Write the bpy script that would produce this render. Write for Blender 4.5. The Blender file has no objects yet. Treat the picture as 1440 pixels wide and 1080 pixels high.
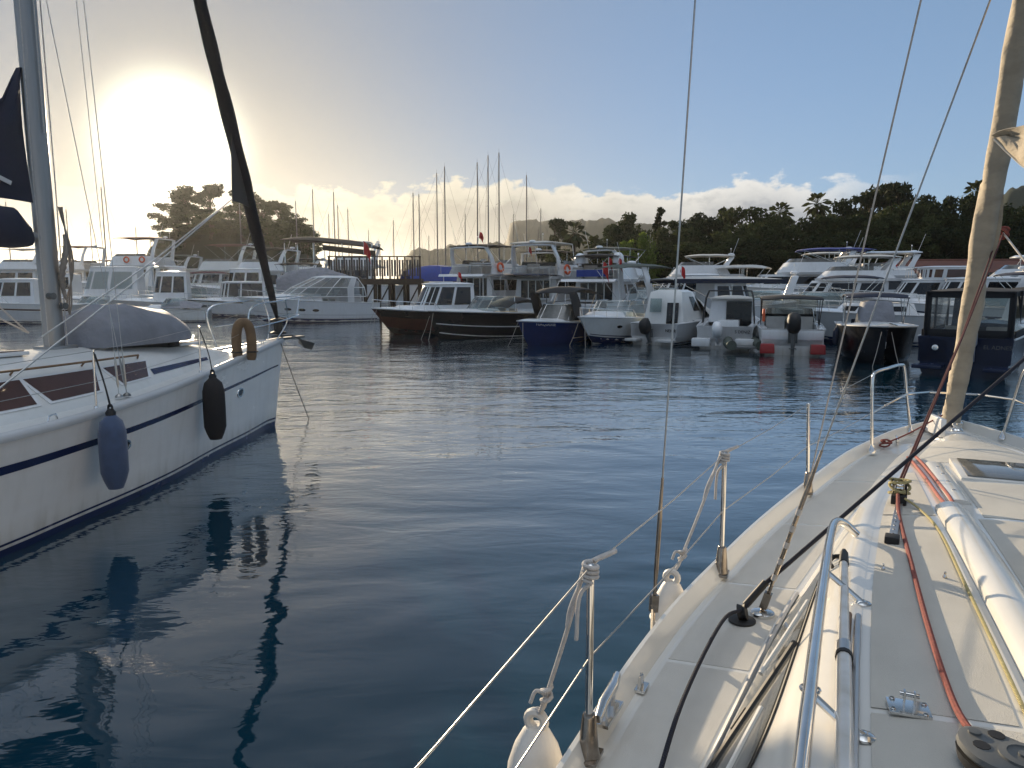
import bpy, bmesh, math, random
from mathutils import Vector, Matrix, noise

# ------------------------------------------------------------------ camera, sky, sun, exposure
S = bpy.context.scene
COL = S.collection
F, CX, CY = 1040.0, 720.0, 540.0
PITCH = math.radians(7.67)
EYE = Vector((0.0, 0.0, 2.7))
SUN_AZ, SUN_EL = math.radians(-24.0), math.radians(9.3)
SUN_DIR = Vector((math.sin(SUN_AZ) * math.cos(SUN_EL), math.cos(SUN_AZ) * math.cos(SUN_EL), math.sin(SUN_EL)))

camera = bpy.data.objects.new('camera', bpy.data.cameras.new('camera'))
COL.objects.link(camera)
S.camera = camera
camera.location = EYE
camera.rotation_euler = (math.pi / 2 - PITCH, 0, 0)
camera.data.sensor_width = 36.0
camera.data.lens = 36.0 * F / 1440.0
camera.data.clip_start = 0.05
camera.data.clip_end = 30000.0
S.view_settings.view_transform = 'Standard'
S.view_settings.look = 'None'
S.view_settings.exposure = 0.68
S.view_settings.gamma = 1.0
S.view_settings.use_curve_mapping = False
S.cycles.sample_clamp_indirect = 6.0
S.cycles.use_denoising = True
S.cycles.max_bounces = 10
S.cycles.transparent_max_bounces = 16

HIGH_FILL = 23.0
def build_world():
    W = bpy.data.worlds.new('World')
    S.world = W
    W.use_nodes = True
    nt = W.node_tree
    N, L = nt.nodes, nt.links
    def nd(t, **kw):
        n = N.new(t)
        for k, v in kw.items():
            setattr(n, k, v)
        return n
    def put(sock, v):
        if hasattr(v, 'is_output'):
            L.new(v, sock)
        else:
            sock.default_value = v
    def ma(op, a, b=None, c=None, clamp=False):
        n = nd('ShaderNodeMath', operation=op)
        n.use_clamp = clamp
        for i, v in enumerate((a, b, c)):
            if v is not None:
                put(n.inputs[i], v)
        return n.outputs[0]
    def smooth(v, a, b, lo=0.0, hi=1.0):
        n = nd('ShaderNodeMapRange', interpolation_type='SMOOTHSTEP')
        put(n.inputs[0], v)
        for i, q in enumerate((a, b, lo, hi)):
            put(n.inputs[1 + i], q)
        return n.outputs[0]
    def mix(f, a, b, typ='MIX'):
        n = nd('ShaderNodeMix', data_type='RGBA', blend_type=typ)
        n.clamp_factor = False
        put(n.inputs[0], f)
        put(n.inputs[6], a)
        put(n.inputs[7], b)
        return n.outputs[2]
    sky = nd('ShaderNodeTexSky', sky_type='NISHITA')
    sky.sun_disc = False
    sky.sun_elevation, sky.sun_rotation = SUN_EL, SUN_AZ
    sky.air_density, sky.dust_density, sky.ozone_density = 0.75, 0.02, 5.0
    tc = nd('ShaderNodeTexCoord')
    d = tc.outputs['Generated']
    sep = nd('ShaderNodeSeparateXYZ')
    L.new(d, sep.inputs[0])
    x, y, z = sep.outputs
    dot = nd('ShaderNodeVectorMath', operation='DOT_PRODUCT')
    L.new(d, dot.inputs[0])
    dot.inputs[1].default_value = SUN_DIR
    ang = ma('MULTIPLY', ma('ARCCOSINE', ma('MINIMUM', dot.outputs['Value'], 1.0)), 180 / math.pi)
    elev = ma('MULTIPLY', ma('ARCSINE', z), 180 / math.pi)
    azim = ma('MULTIPLY', ma('ARCTAN2', x, y), 180 / math.pi)
    # the sky away from the sun is a little deeper
    base_dim = ma('MULTIPLY', smooth(y, 0.25, -0.5, 1.0, 0.66), smooth(elev, 20.5, 38.0, 1.0, 0.62))
    # thin bright veil of moist air round the low sun: whitens and warms the sky, strongest by the sun
    base = mix(1.0, sky.outputs[0], (1.0, 0.98, 0.98, 1), 'MULTIPLY')
    base = mix(1.0, base, (1.65, 2.15, 2.3, 1), 'ADD')
    base = mix(base_dim, (0, 0, 0, 1), base)
    veil = ma('POWER', 2.718, ma('MULTIPLY', ma('POWER', ma('DIVIDE', ang, 27.0), 1.8), -1.0))
    low = smooth(elev, 14.0, 0.0)
    veilc = mix(low, (2.55, 2.52, 2.36, 1), (3.3, 2.85, 2.0, 1))
    c = mix(ma('MULTIPLY', veil, 0.92), base, veilc)
    # pale milky band near the horizon away from the sun
    c = mix(ma('MULTIPLY', smooth(elev, 20.0, 0.0), 0.48), c, mix(veil, (3.5, 4.3, 5.2, 1), (4.6, 4.0, 2.7, 1)))
    # the sun's own glare in the veil
    core = ma('MULTIPLY', ma('POWER', 2.718, ma('MULTIPLY', ma('POWER', ma('DIVIDE', ang, 3.3), 2.4), -1.0)), 36.0)
    ring = ma('MULTIPLY', ma('POWER', 2.718, ma('DIVIDE', ang, -2.4)), 6.0)
    # cumulus bank low over the horizon
    com = nd('ShaderNodeCombineXYZ')
    L.new(ma('MULTIPLY', azim, 0.36), com.inputs[0])
    L.new(ma('MULTIPLY', elev, 0.62), com.inputs[1])
    com.inputs[2].default_value = 3.7
    n1 = nd('ShaderNodeTexNoise', noise_dimensions='3D')
    L.new(com.outputs[0], n1.inputs['Vector'])
    n1.inputs['Scale'].default_value = 1.25
    n1.inputs['Detail'].default_value = 9.0
    n1.inputs['Roughness'].default_value = 0.56
    com2 = nd('ShaderNodeCombineXYZ')
    L.new(ma('MULTIPLY', azim, 0.16), com2.inputs[0])
    com2.inputs[1].default_value = 9.3
    n2 = nd('ShaderNodeTexNoise', noise_dimensions='3D')
    L.new(com2.outputs[0], n2.inputs['Vector'])
    n2.inputs['Scale'].default_value = 1.0
    n2.inputs['Detail'].default_value = 3.0
    top = ma('ADD', 7.0, ma('MULTIPLY', ma('SUBTRACT', n2.outputs[0], 0.5), 4.0))
    h = ma('ADD', ma('SUBTRACT', top, elev), ma('MULTIPLY', ma('SUBTRACT', n1.outputs[0], 0.5), 4.6))
    mask = smooth(h, -0.15, 0.45)
    azm = ma('MULTIPLY', smooth(azim, -19.0, -13.0, 0.25, 1.0), smooth(azim, 29.0, 20.0, 0.0, 1.0))
    mask = ma('MULTIPLY', mask, ma('MULTIPLY', azm, smooth(elev, 13.0, 10.0)))
    lit = smooth(h, 2.6, 0.2)
    lit2 = ma('MULTIPLY', lit, smooth(n1.outputs[0], 0.36, 0.6, 0.65, 1.0))
    near = smooth(ang, 50.0, 12.0)
    cl_lit = mix(near, (8.6, 8.5, 8.2, 1), (7.4, 6.8, 5.3, 1))
    cl_dark = mix(near, (3.6, 3.85, 4.3, 1), (4.1, 3.8, 3.0, 1))
    cloud = mix(lit2, cl_dark, cl_lit)
    c = mix(ma('MULTIPLY', mask, 0.96), c, cloud)
    c = mix(1.0, c, mix(ma('ADD', core, ring), (0, 0, 0, 1), (1.0, 0.93, 0.72, 1)), 'ADD')
    # bright high cloud, unseen overhead and behind, added to light decks and hulls
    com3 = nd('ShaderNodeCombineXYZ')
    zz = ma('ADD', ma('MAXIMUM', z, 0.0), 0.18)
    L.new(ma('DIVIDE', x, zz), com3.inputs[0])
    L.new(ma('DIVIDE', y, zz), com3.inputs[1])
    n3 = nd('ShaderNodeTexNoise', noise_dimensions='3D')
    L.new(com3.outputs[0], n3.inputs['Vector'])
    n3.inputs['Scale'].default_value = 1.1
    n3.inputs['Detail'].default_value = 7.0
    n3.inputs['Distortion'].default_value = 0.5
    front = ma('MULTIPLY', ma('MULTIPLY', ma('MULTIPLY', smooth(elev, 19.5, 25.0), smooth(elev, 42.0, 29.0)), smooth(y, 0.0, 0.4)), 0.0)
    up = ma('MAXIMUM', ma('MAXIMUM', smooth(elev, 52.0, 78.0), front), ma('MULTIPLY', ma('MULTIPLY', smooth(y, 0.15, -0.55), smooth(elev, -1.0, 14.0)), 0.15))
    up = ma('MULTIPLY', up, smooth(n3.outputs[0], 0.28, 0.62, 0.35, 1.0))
    c = mix(up, c, (HIGH_FILL * 0.86, HIGH_FILL * 0.94, HIGH_FILL * 1.06, 1))
    # below the horizon nothing shines
    c = mix(smooth(elev, -1.0, -4.0), c, (0.3, 0.4, 0.5, 1))
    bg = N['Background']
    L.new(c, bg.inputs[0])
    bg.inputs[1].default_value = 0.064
build_world()

sun_data = bpy.data.lights.new('sun', 'SUN')
sun_data.energy = 5.0
sun_data.angle = math.radians(0.5)
sun_data.color = (1.0, 0.80, 0.55)
sun = bpy.data.objects.new('sun', sun_data)
COL.objects.link(sun)
sun.rotation_euler = SUN_DIR.to_track_quat('Z', 'Y').to_euler()

# ------------------------------------------------------------------ helpers
R = random.Random(7)
PI = math.pi

def at(px, py, z=None, y=None):
    """the point seen at a photograph pixel, at height z or at distance y"""
    u, v = (px - CX) / F, (CY - py) / F
    r = Vector((u, math.cos(PITCH) + v * math.sin(PITCH), v * math.cos(PITCH) - math.sin(PITCH)))
    t = (z - EYE.z) / r.z if z is not None else y / r.y
    return EYE + r * t

def tag(o, label=None, cat=None, group=None, kind=None):
    for k, v in (('label', label), ('category', cat), ('group', group), ('kind', kind)):
        if v:
            o[k] = v
    return o

def thing(name, label, cat, loc=(0, 0, 0), rotz=0.0, group=None):
    o = bpy.data.objects.new(name, None)
    COL.objects.link(o)
    o.location = loc
    o.rotation_euler = (0, 0, rotz)
    o.empty_display_size = 0.2
    return tag(o, label, cat, group)

def copy_tree(o, parent=None):
    c = o.copy()
    COL.objects.link(c)
    if parent:
        c.parent = parent
    for ch in list(o.children):
        copy_tree(ch, c)
    return c

class MB:
    def __init__(s):
        s.v, s.f, s.m = [], [], []
    def add(s, vs, fs, m=0):
        k = len(s.v)
        s.v += [tuple(p) for p in vs]
        s.f += [tuple(i + k for i in f) for f in fs]
        s.m += [m] * len(fs)
        return s
    def box(s, c, d, rz=0.0, m=0, rot=None, taper=1.0):
        M = rot if rot else Matrix.Rotation(rz, 3, 'Z')
        vs = []
        for z in (-.5, .5):
            k = taper if z > 0 else 1.0
            for x, y in ((-.5, -.5), (.5, -.5), (.5, .5), (-.5, .5)):
                vs.append(Vector(c) + M @ Vector((x * d[0] * k, y * d[1] * k, z * d[2])))
        return s.add(vs, [(3, 2, 1, 0), (4, 5, 6, 7), (0, 1, 5, 4), (1, 2, 6, 5), (2, 3, 7, 6), (3, 0, 4, 7)], m)
    def loft(s, rings, close=True, cap0=False, cap1=False, m=0):
        n = len(rings[0])
        vs = [p for r in rings for p in r]
        fs = []
        for i in range(len(rings) - 1):
            for j in range(n if close else n - 1):
                a, b = i * n + j, i * n + (j + 1) % n
                fs.append((a, b, b + n, a + n))
        if cap0:
            fs.append(tuple(range(n - 1, -1, -1)))
        if cap1:
            fs.append(tuple((len(rings) - 1) * n + j for j in range(n)))
        return s.add(vs, fs, m)
    def tube(s, pts, r, n=8, m=0, caps=True, closed=False):
        pts = [Vector(p) for p in pts]
        N = len(pts)
        rr = r if isinstance(r, (list, tuple)) else [r] * N
        rings = []
        up = None
        for i, p in enumerate(pts):
            if closed:
                t = pts[(i + 1) % N] - pts[i - 1]
            else:
                t = pts[min(i + 1, N - 1)] - pts[max(i - 1, 0)]
            t.normalize()
            if up is None:
                up = Vector((0, 0, 1)) if abs(t.z) < 0.9 else Vector((1, 0, 0))
            a = (up - t * up.dot(t)).normalized()
            b = t.cross(a)
            up = a
            rings.append([p + (a * math.cos(2 * PI * k / n) + b * math.sin(2 * PI * k / n)) * rr[i] for k in range(n)])
        if closed:
            rings.append(rings[0])
            caps = False
        return s.loft(rings, True, caps, caps, m)
    def lathe(s, prof, c=(0, 0, 0), n=16, m=0, rot=None):
        M = rot if rot else Matrix.Identity(3)
        rings = [[Vector(c) + M @ Vector((r * math.cos(2 * PI * k / n), r * math.sin(2 * PI * k / n), z)) for k in range(n)] for r, z in prof]
        return s.loft(rings, True, True, True, m)
    def sheet(s, rows, m=0):
        return s.loft(rows, False, False, False, m)
    def thick(s, rows, d, m=0):
        """a sheet given thickness d along +z of its own normals (flat-ish panels)"""
        a = [[Vector(p) for p in r] for r in rows]
        e1 = a[-1][0] - a[0][0]
        e2 = a[0][-1] - a[0][0]
        nrm = e1.cross(e2).normalized() * d
        b = [[p + nrm for p in r] for r in a]
        s.sheet(a, m)
        s.sheet([r[::-1] for r in b], m)
        ring = [a[0][j] for j in range(len(a[0]))] + [a[i][-1] for i in range(1, len(a))] + [a[-1][j] for j in range(len(a[0]) - 2, -1, -1)] + [a[i][0] for i in range(len(a) - 2, 0, -1)]
        return s.loft([ring, [p + nrm for p in ring]], True, False, False, m)
    def build(s, name, mats, parent=None, bevel=0.0, sharp=38, label=None, seg=2):
        me = bpy.data.meshes.new(name)
        me.from_pydata(s.v, [], s.f)
        mats = mats if isinstance(mats, (list, tuple)) else [mats]
        for q in mats:
            me.materials.append(q)
        bm = bmesh.new()
        bm.from_mesh(me)
        bm.faces.ensure_lookup_table()
        for f, mi in zip(bm.faces, s.m):
            f.material_index = min(mi, len(mats) - 1)
            f.smooth = True
        bmesh.ops.remove_doubles(bm, verts=bm.verts, dist=1e-5)
        bmesh.ops.dissolve_degenerate(bm, edges=bm.edges, dist=1e-6)
        bmesh.ops.recalc_face_normals(bm, faces=bm.faces)
        if bevel:
            es = [e for e in bm.edges if len(e.link_faces) == 2 and e.calc_face_angle(0) > math.radians(sharp)]
            bmesh.ops.bevel(bm, geom=es, offset=bevel, segments=seg, profile=0.6, affect='EDGES', clamp_overlap=True)
        for e in bm.edges:
            if len(e.link_faces) != 2 or e.calc_face_angle(0) > math.radians(sharp):
                e.smooth = False
        bm.to_mesh(me)
        bm.free()
        o = bpy.data.objects.new(name, me)
        COL.objects.link(o)
        if parent:
            o.parent = parent
        if label:
            o['label'] = label
        return o

def bez(ctrl, n=12):
    """smooth curve through control points (Catmull-Rom)"""
    c = [Vector(p) for p in ctrl]
    c = [c[0] * 2 - c[1]] + c + [c[-1] * 2 - c[-2]]
    out = []
    for i in range(1, len(c) - 2):
        for k in range(n):
            t = k / n
            p0, p1, p2, p3 = c[i - 1:i + 3]
            out.append(0.5 * ((2 * p1) + (p2 - p0) * t + (2 * p0 - 5 * p1 + 4 * p2 - p3) * t * t + (3 * p1 - p0 - 3 * p2 + p3) * t ** 3))
    return out + [c[-2]]

def lerp(tab, x):
    if x <= tab[0][0]:
        return tab[0][1]
    for (a, va), (b, vb) in zip(tab, tab[1:]):
        if x <= b:
            u = (x - a) / (b - a)
            return va + (vb - va) * u
    return tab[-1][1]

def sm(tab, x):
    """smooth table lookup"""
    if x <= tab[0][0]:
        return tab[0][1]
    if x >= tab[-1][0]:
        return tab[-1][1]
    for i in range(len(tab) - 1):
        if x <= tab[i + 1][0]:
            break
    (x1, y1), (x2, y2) = tab[i], tab[i + 1]
    m1 = (y2 - tab[i - 1][1]) / (x2 - tab[i - 1][0]) if i > 0 else (y2 - y1) / (x2 - x1)
    m2 = (tab[i + 2][1] - y1) / (tab[i + 2][0] - x1) if i + 2 < len(tab) else (y2 - y1) / (x2 - x1)
    h = x2 - x1
    t = (x - x1) / h
    return (2 * t ** 3 - 3 * t * t + 1) * y1 + (t ** 3 - 2 * t * t + t) * h * m1 + (-2 * t ** 3 + 3 * t * t) * y2 + (t ** 3 - t * t) * h * m2

# ------------------------------------------------------------------ materials
def mat(name, col, rough=0.4, metal=0.0, var=0.08, vs=3.0, bump=0.0, bs=60.0, bd=0.01, spec=0.5, coat=0.0, col2=None, wave=None, stretch=None, sheen=0.0):
    m = bpy.data.materials.new(name)
    m.use_nodes = True
    nt = m.node_tree
    N, L = nt.nodes, nt.links
    b = N['Principled BSDF']
    b.inputs['Roughness'].default_value = rough
    b.inputs['Metallic'].default_value = metal
    b.inputs['Specular IOR Level'].default_value = spec
    b.inputs['Coat Weight'].default_value = coat
    if sheen:
        b.inputs['Sheen Weight'].default_value = sheen
    tc = N.new('ShaderNodeTexCoord')
    src = tc.outputs['Object']
    if stretch:
        mp = N.new('ShaderNodeMapping')
        mp.inputs['Scale'].default_value = stretch
        L.new(src, mp.inputs[0])
        src = mp.outputs[0]
    n = N.new('ShaderNodeTexNoise')
    n.inputs['Scale'].default_value = vs
    n.inputs['Detail'].default_value = 6
    n.inputs['Roughness'].default_value = 0.6
    L.new(src, n.inputs['Vector'])
    mx = N.new('ShaderNodeMix')
    mx.data_type = 'RGBA'
    c1 = [max(0, c * (1 - var)) for c in col] + [1]
    c2 = [min(1, c * (1 + var)) for c in (col2 or col)] + [1]
    mx.inputs[6].default_value = c1
    mx.inputs[7].default_value = c2
    mr = N.new('ShaderNodeMapRange')
    mr.inputs[1].default_value = 0.3
    mr.inputs[2].default_value = 0.7
    L.new(n.outputs[0], mr.inputs[0])
    L.new(mr.outputs[0], mx.inputs[0])
    L.new(mx.outputs[2], b.inputs['Base Color'])
    mr2 = N.new('ShaderNodeMapRange')
    mr2.inputs[3].default_value = rough * 0.8
    mr2.inputs[4].default_value = min(1, rough * 1.25)
    L.new(n.outputs[0], mr2.inputs[0])
    L.new(mr2.outputs[0], b.inputs['Roughness'])
    if bump:
        bp = N.new('ShaderNodeBump')
        bp.inputs['Strength'].default_value = bump
        bp.inputs['Distance'].default_value = bd
        if wave:
            w = N.new('ShaderNodeTexWave')
            w.wave_type = 'BANDS'
            w.bands_direction = 'DIAGONAL'
            w.inputs['Scale'].default_value = wave
            w.inputs['Distortion'].default_value = 1.5
            L.new(tc.outputs['Object'], w.inputs['Vector'])
            L.new(w.outputs['Fac'], bp.inputs['Height'])
        else:
            n3 = N.new('ShaderNodeTexNoise')
            n3.inputs['Scale'].default_value = bs
            n3.inputs['Detail'].default_value = 4
            L.new(src, n3.inputs['Vector'])
            L.new(n3.outputs[0], bp.inputs['Height'])
        L.new(bp.outputs[0], b.inputs['Normal'])
    return m

def glass_mat(name, tint, keep):
    """see-through pane: part mirror by Fresnel, the rest tinted clear"""
    m = bpy.data.materials.new(name)
    m.use_nodes = True
    nt = m.node_tree
    N, L = nt.nodes, nt.links
    out = N['Material Output']
    N.remove(N['Principled BSDF'])
    t = N.new('ShaderNodeBsdfTransparent')
    t.inputs[0].default_value = (*tint, 1)
    g = N.new('ShaderNodeBsdfGlossy')
    g.inputs['Roughness'].default_value = 0.06
    d = N.new('ShaderNodeBsdfDiffuse')
    d.inputs[0].default_value = (0.35, 0.37, 0.38, 1)
    md = N.new('ShaderNodeMixShader')
    md.inputs[0].default_value = 1 - keep
    L.new(t.outputs[0], md.inputs[1])
    L.new(d.outputs[0], md.inputs[2])
    fr = N.new('ShaderNodeFresnel')
    fr.inputs[0].default_value = 1.45
    ms = N.new('ShaderNodeMixShader')
    L.new(fr.outputs[0], ms.inputs[0])
    L.new(md.outputs[0], ms.inputs[1])
    L.new(g.outputs[0], ms.inputs[2])
    L.new(ms.outputs[0], out.inputs[0])
    return m

M = dict(
    gel=mat('gelcoat_cream', (0.66, 0.645, 0.60), 0.22, var=0.05, vs=1.6, coat=0.3),
    nonslip=mat('nonslip_grey', (0.52, 0.50, 0.45), 0.75, var=0.07, vs=2.5, bump=0.35, bs=350),
    sidedeck=mat('nonslip_cream', (0.54, 0.525, 0.485), 0.7, var=0.09, vs=2.0, bump=0.3, bs=350),
    white=mat('white_gelcoat', (0.70, 0.71, 0.72), 0.2, var=0.05, vs=0.7, coat=0.3),
    hullw=mat('yacht_white_hull', (0.80, 0.785, 0.76), 0.25, var=0.05, vs=0.8, coat=0.2, stretch=(1, 1, 3)),
    offwhite=mat('offwhite_gelcoat', (0.66, 0.66, 0.64), 0.3, var=0.07, vs=0.9),
    greyw=mat('greyed_gelcoat', (0.50, 0.51, 0.52), 0.35, var=0.08, vs=0.9),
    navy=mat('navy_paint', (0.012, 0.02, 0.07), 0.25, var=0.15),
    navyhull=mat('navy_hull', (0.010, 0.018, 0.048), 0.25, var=0.15, spec=0.35),
    blue=mat('royal_blue_hull', (0.004, 0.021, 0.105), 0.25, var=0.12, spec=0.4),
    black=mat('black_hull', (0.006, 0.007, 0.010), 0.25, var=0.15, spec=0.3),
    maroon=mat('dark_red_hull', (0.05, 0.014, 0.011), 0.3, var=0.2, spec=0.3),
    red=mat('red_paint', (0.30, 0.012, 0.012), 0.35, var=0.1),
    flag=mat('flag_red', (0.38, 0.010, 0.013), 0.8, var=0.1),
    steel=mat('stainless', (0.72, 0.71, 0.69), 0.14, 1.0, var=0.08, vs=9),
    alu=mat('aluminium', (0.56, 0.56, 0.56), 0.36, 1.0, var=0.1, vs=6),
    mastalu=mat('mast_aluminium', (0.33, 0.325, 0.32), 0.42, 0.75, var=0.1, vs=3, stretch=(6, 6, .5)),
    farmast=mat('far_mast_paint', (0.10, 0.10, 0.105), 0.6, var=0.1),
    wire=mat('rigging_wire', (0.42, 0.41, 0.39), 0.35, 0.9, var=0.15, vs=40),
    darkwire=mat('dark_rigging', (0.06, 0.06, 0.065), 0.5, 0.4, var=0.2, vs=30),
    glass=mat('dark_glass', (0.008, 0.010, 0.013), 0.07, var=0.3, vs=1.2, spec=0.4),
    smoke=mat('smoked_acrylic', (0.12, 0.12, 0.112), 0.10, var=0.25, vs=4, coat=0.3),
    brownglass=mat('brown_acrylic', (0.07, 0.032, 0.025), 0.15, var=0.2, vs=3, coat=0.3),
    clear=glass_mat('clear_glass', (0.72, 0.80, 0.80), 0.88),
    vinyl=glass_mat('clear_vinyl', (0.86, 0.86, 0.82), 0.80),
    rubber=mat('black_rubber', (0.012, 0.012, 0.013), 0.6, var=0.2),
    plastic=mat('grey_plastic', (0.10, 0.105, 0.105), 0.45, var=0.15, vs=8),
    canvas=mat('cream_canvas', (0.40, 0.345, 0.265), 0.85, var=0.2, vs=3.5, bump=1.0, bs=6, bd=0.022, stretch=(1, 1, 2.2)),
    blackcv=mat('black_canvas', (0.013, 0.014, 0.017), 0.8, var=0.2, vs=3, bump=0.4, bs=20),
    navycv=mat('navy_canvas', (0.015, 0.021, 0.042), 0.85, var=0.18, vs=3, bump=0.5, bs=14),
    bluecv=mat('blue_canvas', (0.015, 0.045, 0.24), 0.85, var=0.15, vs=3, bump=0.4, bs=14),
    greycv=mat('grey_tarpaulin', (0.20, 0.21, 0.24), 0.75, var=0.2, vs=2.5, bump=0.9, bs=5, bd=0.05),
    palecv=mat('pale_canvas', (0.50, 0.49, 0.46), 0.85, var=0.12, vs=2.5, bump=0.4, bs=12),
    maroncv=mat('maroon_canvas', (0.09, 0.025, 0.028), 0.85, var=0.2, vs=3),
    browncv=mat('brown_canvas', (0.035, 0.028, 0.022), 0.85, var=0.2, vs=3),
    greencv=mat('grey_green_rubber', (0.07, 0.085, 0.07), 0.7, var=0.2, vs=3),
    furl=mat('black_sail_cloth', (0.014, 0.012, 0.013), 0.8, var=0.25, vs=3, bump=1.0, bs=9, bd=0.04),
    fendblue=mat('blue_fender_cover', (0.055, 0.085, 0.16), 0.95, var=0.15, vs=10, bump=0.4, bs=220, sheen=0.3),
    fendblack=mat('black_fender_cover', (0.016, 0.015, 0.017), 0.95, var=0.2, vs=10, bump=0.4, bs=220),
    fendwhite=mat('white_fender', (0.62, 0.59, 0.54), 0.5, var=0.12, vs=6, bump=0.2, bs=30),
    tan=mat('tan_buoy_cover', (0.17, 0.105, 0.055), 0.75, var=0.2, vs=8, bump=0.3, bs=40),
    tanline=mat('weathered_line', (0.24, 0.21, 0.18), 0.9, var=0.25, vs=12, bump=0.5, bs=30),
    orange=mat('orange_buoy', (0.62, 0.10, 0.03), 0.55, var=0.12, vs=8),
    ropew=mat('white_rope', (0.50, 0.47, 0.44), 0.9, var=0.18, vs=40, bump=0.35, wave=70),
    roper=mat('red_rope', (0.23, 0.062, 0.05), 0.9, var=0.35, vs=90, bump=0.4, wave=90),
    ropep=mat('faded_red_rope', (0.36, 0.12, 0.10), 0.9, var=0.3, vs=90, bump=0.4, wave=90),
    ropem=mat('maroon_rope', (0.09, 0.026, 0.026), 0.9, var=0.3, vs=90, bump=0.4, wave=90),
    darksteel=mat('weathered_bronze_steel', (0.30, 0.26, 0.22), 0.22, 0.95, var=0.25, vs=25),
    ropey=mat('yellow_rope', (0.58, 0.50, 0.24), 0.9, var=0.15, vs=50, bump=0.8, wave=60),
    ropen=mat('navy_rope', (0.014, 0.016, 0.03), 0.85, var=0.25, vs=50, bump=0.8, wave=40),
    greyboard=mat('grey_board', (0.085, 0.08, 0.078), 0.7, var=0.3, vs=3),
    wood=mat('pier_timber', (0.045, 0.03, 0.02), 0.75, var=0.3, vs=4, bump=0.4, bs=20),
    teak=mat('teak', (0.20, 0.12, 0.065), 0.6, var=0.25, vs=10, stretch=(1, 8, 1)),
    seat=mat('seat_vinyl', (0.45, 0.43, 0.40), 0.55, var=0.1),
    tile=mat('roof_tile', (0.14, 0.05, 0.033), 0.8, var=0.3, vs=1.2, bump=0.6, wave=9),
    plaster=mat('plaster', (0.42, 0.40, 0.36), 0.85, var=0.1),
    concrete=mat('quay_concrete', (0.26, 0.25, 0.23), 0.9, var=0.2, vs=0.6),
    bark=mat('bark', (0.07, 0.05, 0.035), 0.9, var=0.3, vs=3, bump=0.6, bs=8),
)

def leaf_mat(name, c1, c2, transl=0.25):
    m = bpy.data.materials.new(name)
    m.use_nodes = True
    nt = m.node_tree
    N, L = nt.nodes, nt.links
    b = N['Principled BSDF']
    b.inputs['Roughness'].default_value = 0.85
    b.inputs['Specular IOR Level'].default_value = 0.12
    tc = N.new('ShaderNodeTexCoord')
    oi = N.new('ShaderNodeObjectInfo')
    n = N.new('ShaderNodeTexNoise')
    n.inputs['Scale'].default_value = 0.8
    n.inputs['Detail'].default_value = 5
    L.new(tc.outputs['Object'], n.inputs['Vector'])
    a = N.new('ShaderNodeMath')
    a.operation = 'MULTIPLY_ADD'
    L.new(oi.outputs['Random'], a.inputs[0])
    a.inputs[1].default_value = 0.5
    L.new(n.outputs[0], a.inputs[2])
    r = N.new('ShaderNodeMapRange')
    r.inputs[1].default_value = 0.35
    r.inputs[2].default_value = 1.15
    L.new(a.outputs[0], r.inputs[0])
    mx = N.new('ShaderNodeMix')
    mx.data_type = 'RGBA'
    mx.inputs[6].default_value = (*c1, 1)
    mx.inputs[7].default_value = (*c2, 1)
    L.new(r.outputs[0], mx.inputs[0])
    L.new(mx.outputs[2], b.inputs['Base Color'])
    t = N.new('ShaderNodeBsdfTranslucent')
    L.new(mx.outputs[2], t.inputs[0])
    ms = N.new('ShaderNodeMixShader')
    ms.inputs[0].default_value = transl
    L.new(b.outputs[0], ms.inputs[1])
    L.new(t.outputs[0], ms.inputs[2])
    L.new(ms.outputs[0], N['Material Output'].inputs[0])
    return m
M['leaf'] = leaf_mat('dark_foliage', (0.013, 0.023, 0.010), (0.058, 0.070, 0.023))
M['pine'] = leaf_mat('pine_foliage', (0.016, 0.024, 0.011), (0.045, 0.055, 0.02), 0.15)
M['willow'] = leaf_mat('light_foliage', (0.09, 0.13, 0.025), (0.17, 0.22, 0.04), 0.45)
M['palm'] = leaf_mat('palm_foliage', (0.025, 0.035, 0.015), (0.08, 0.085, 0.03), 0.2)

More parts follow.
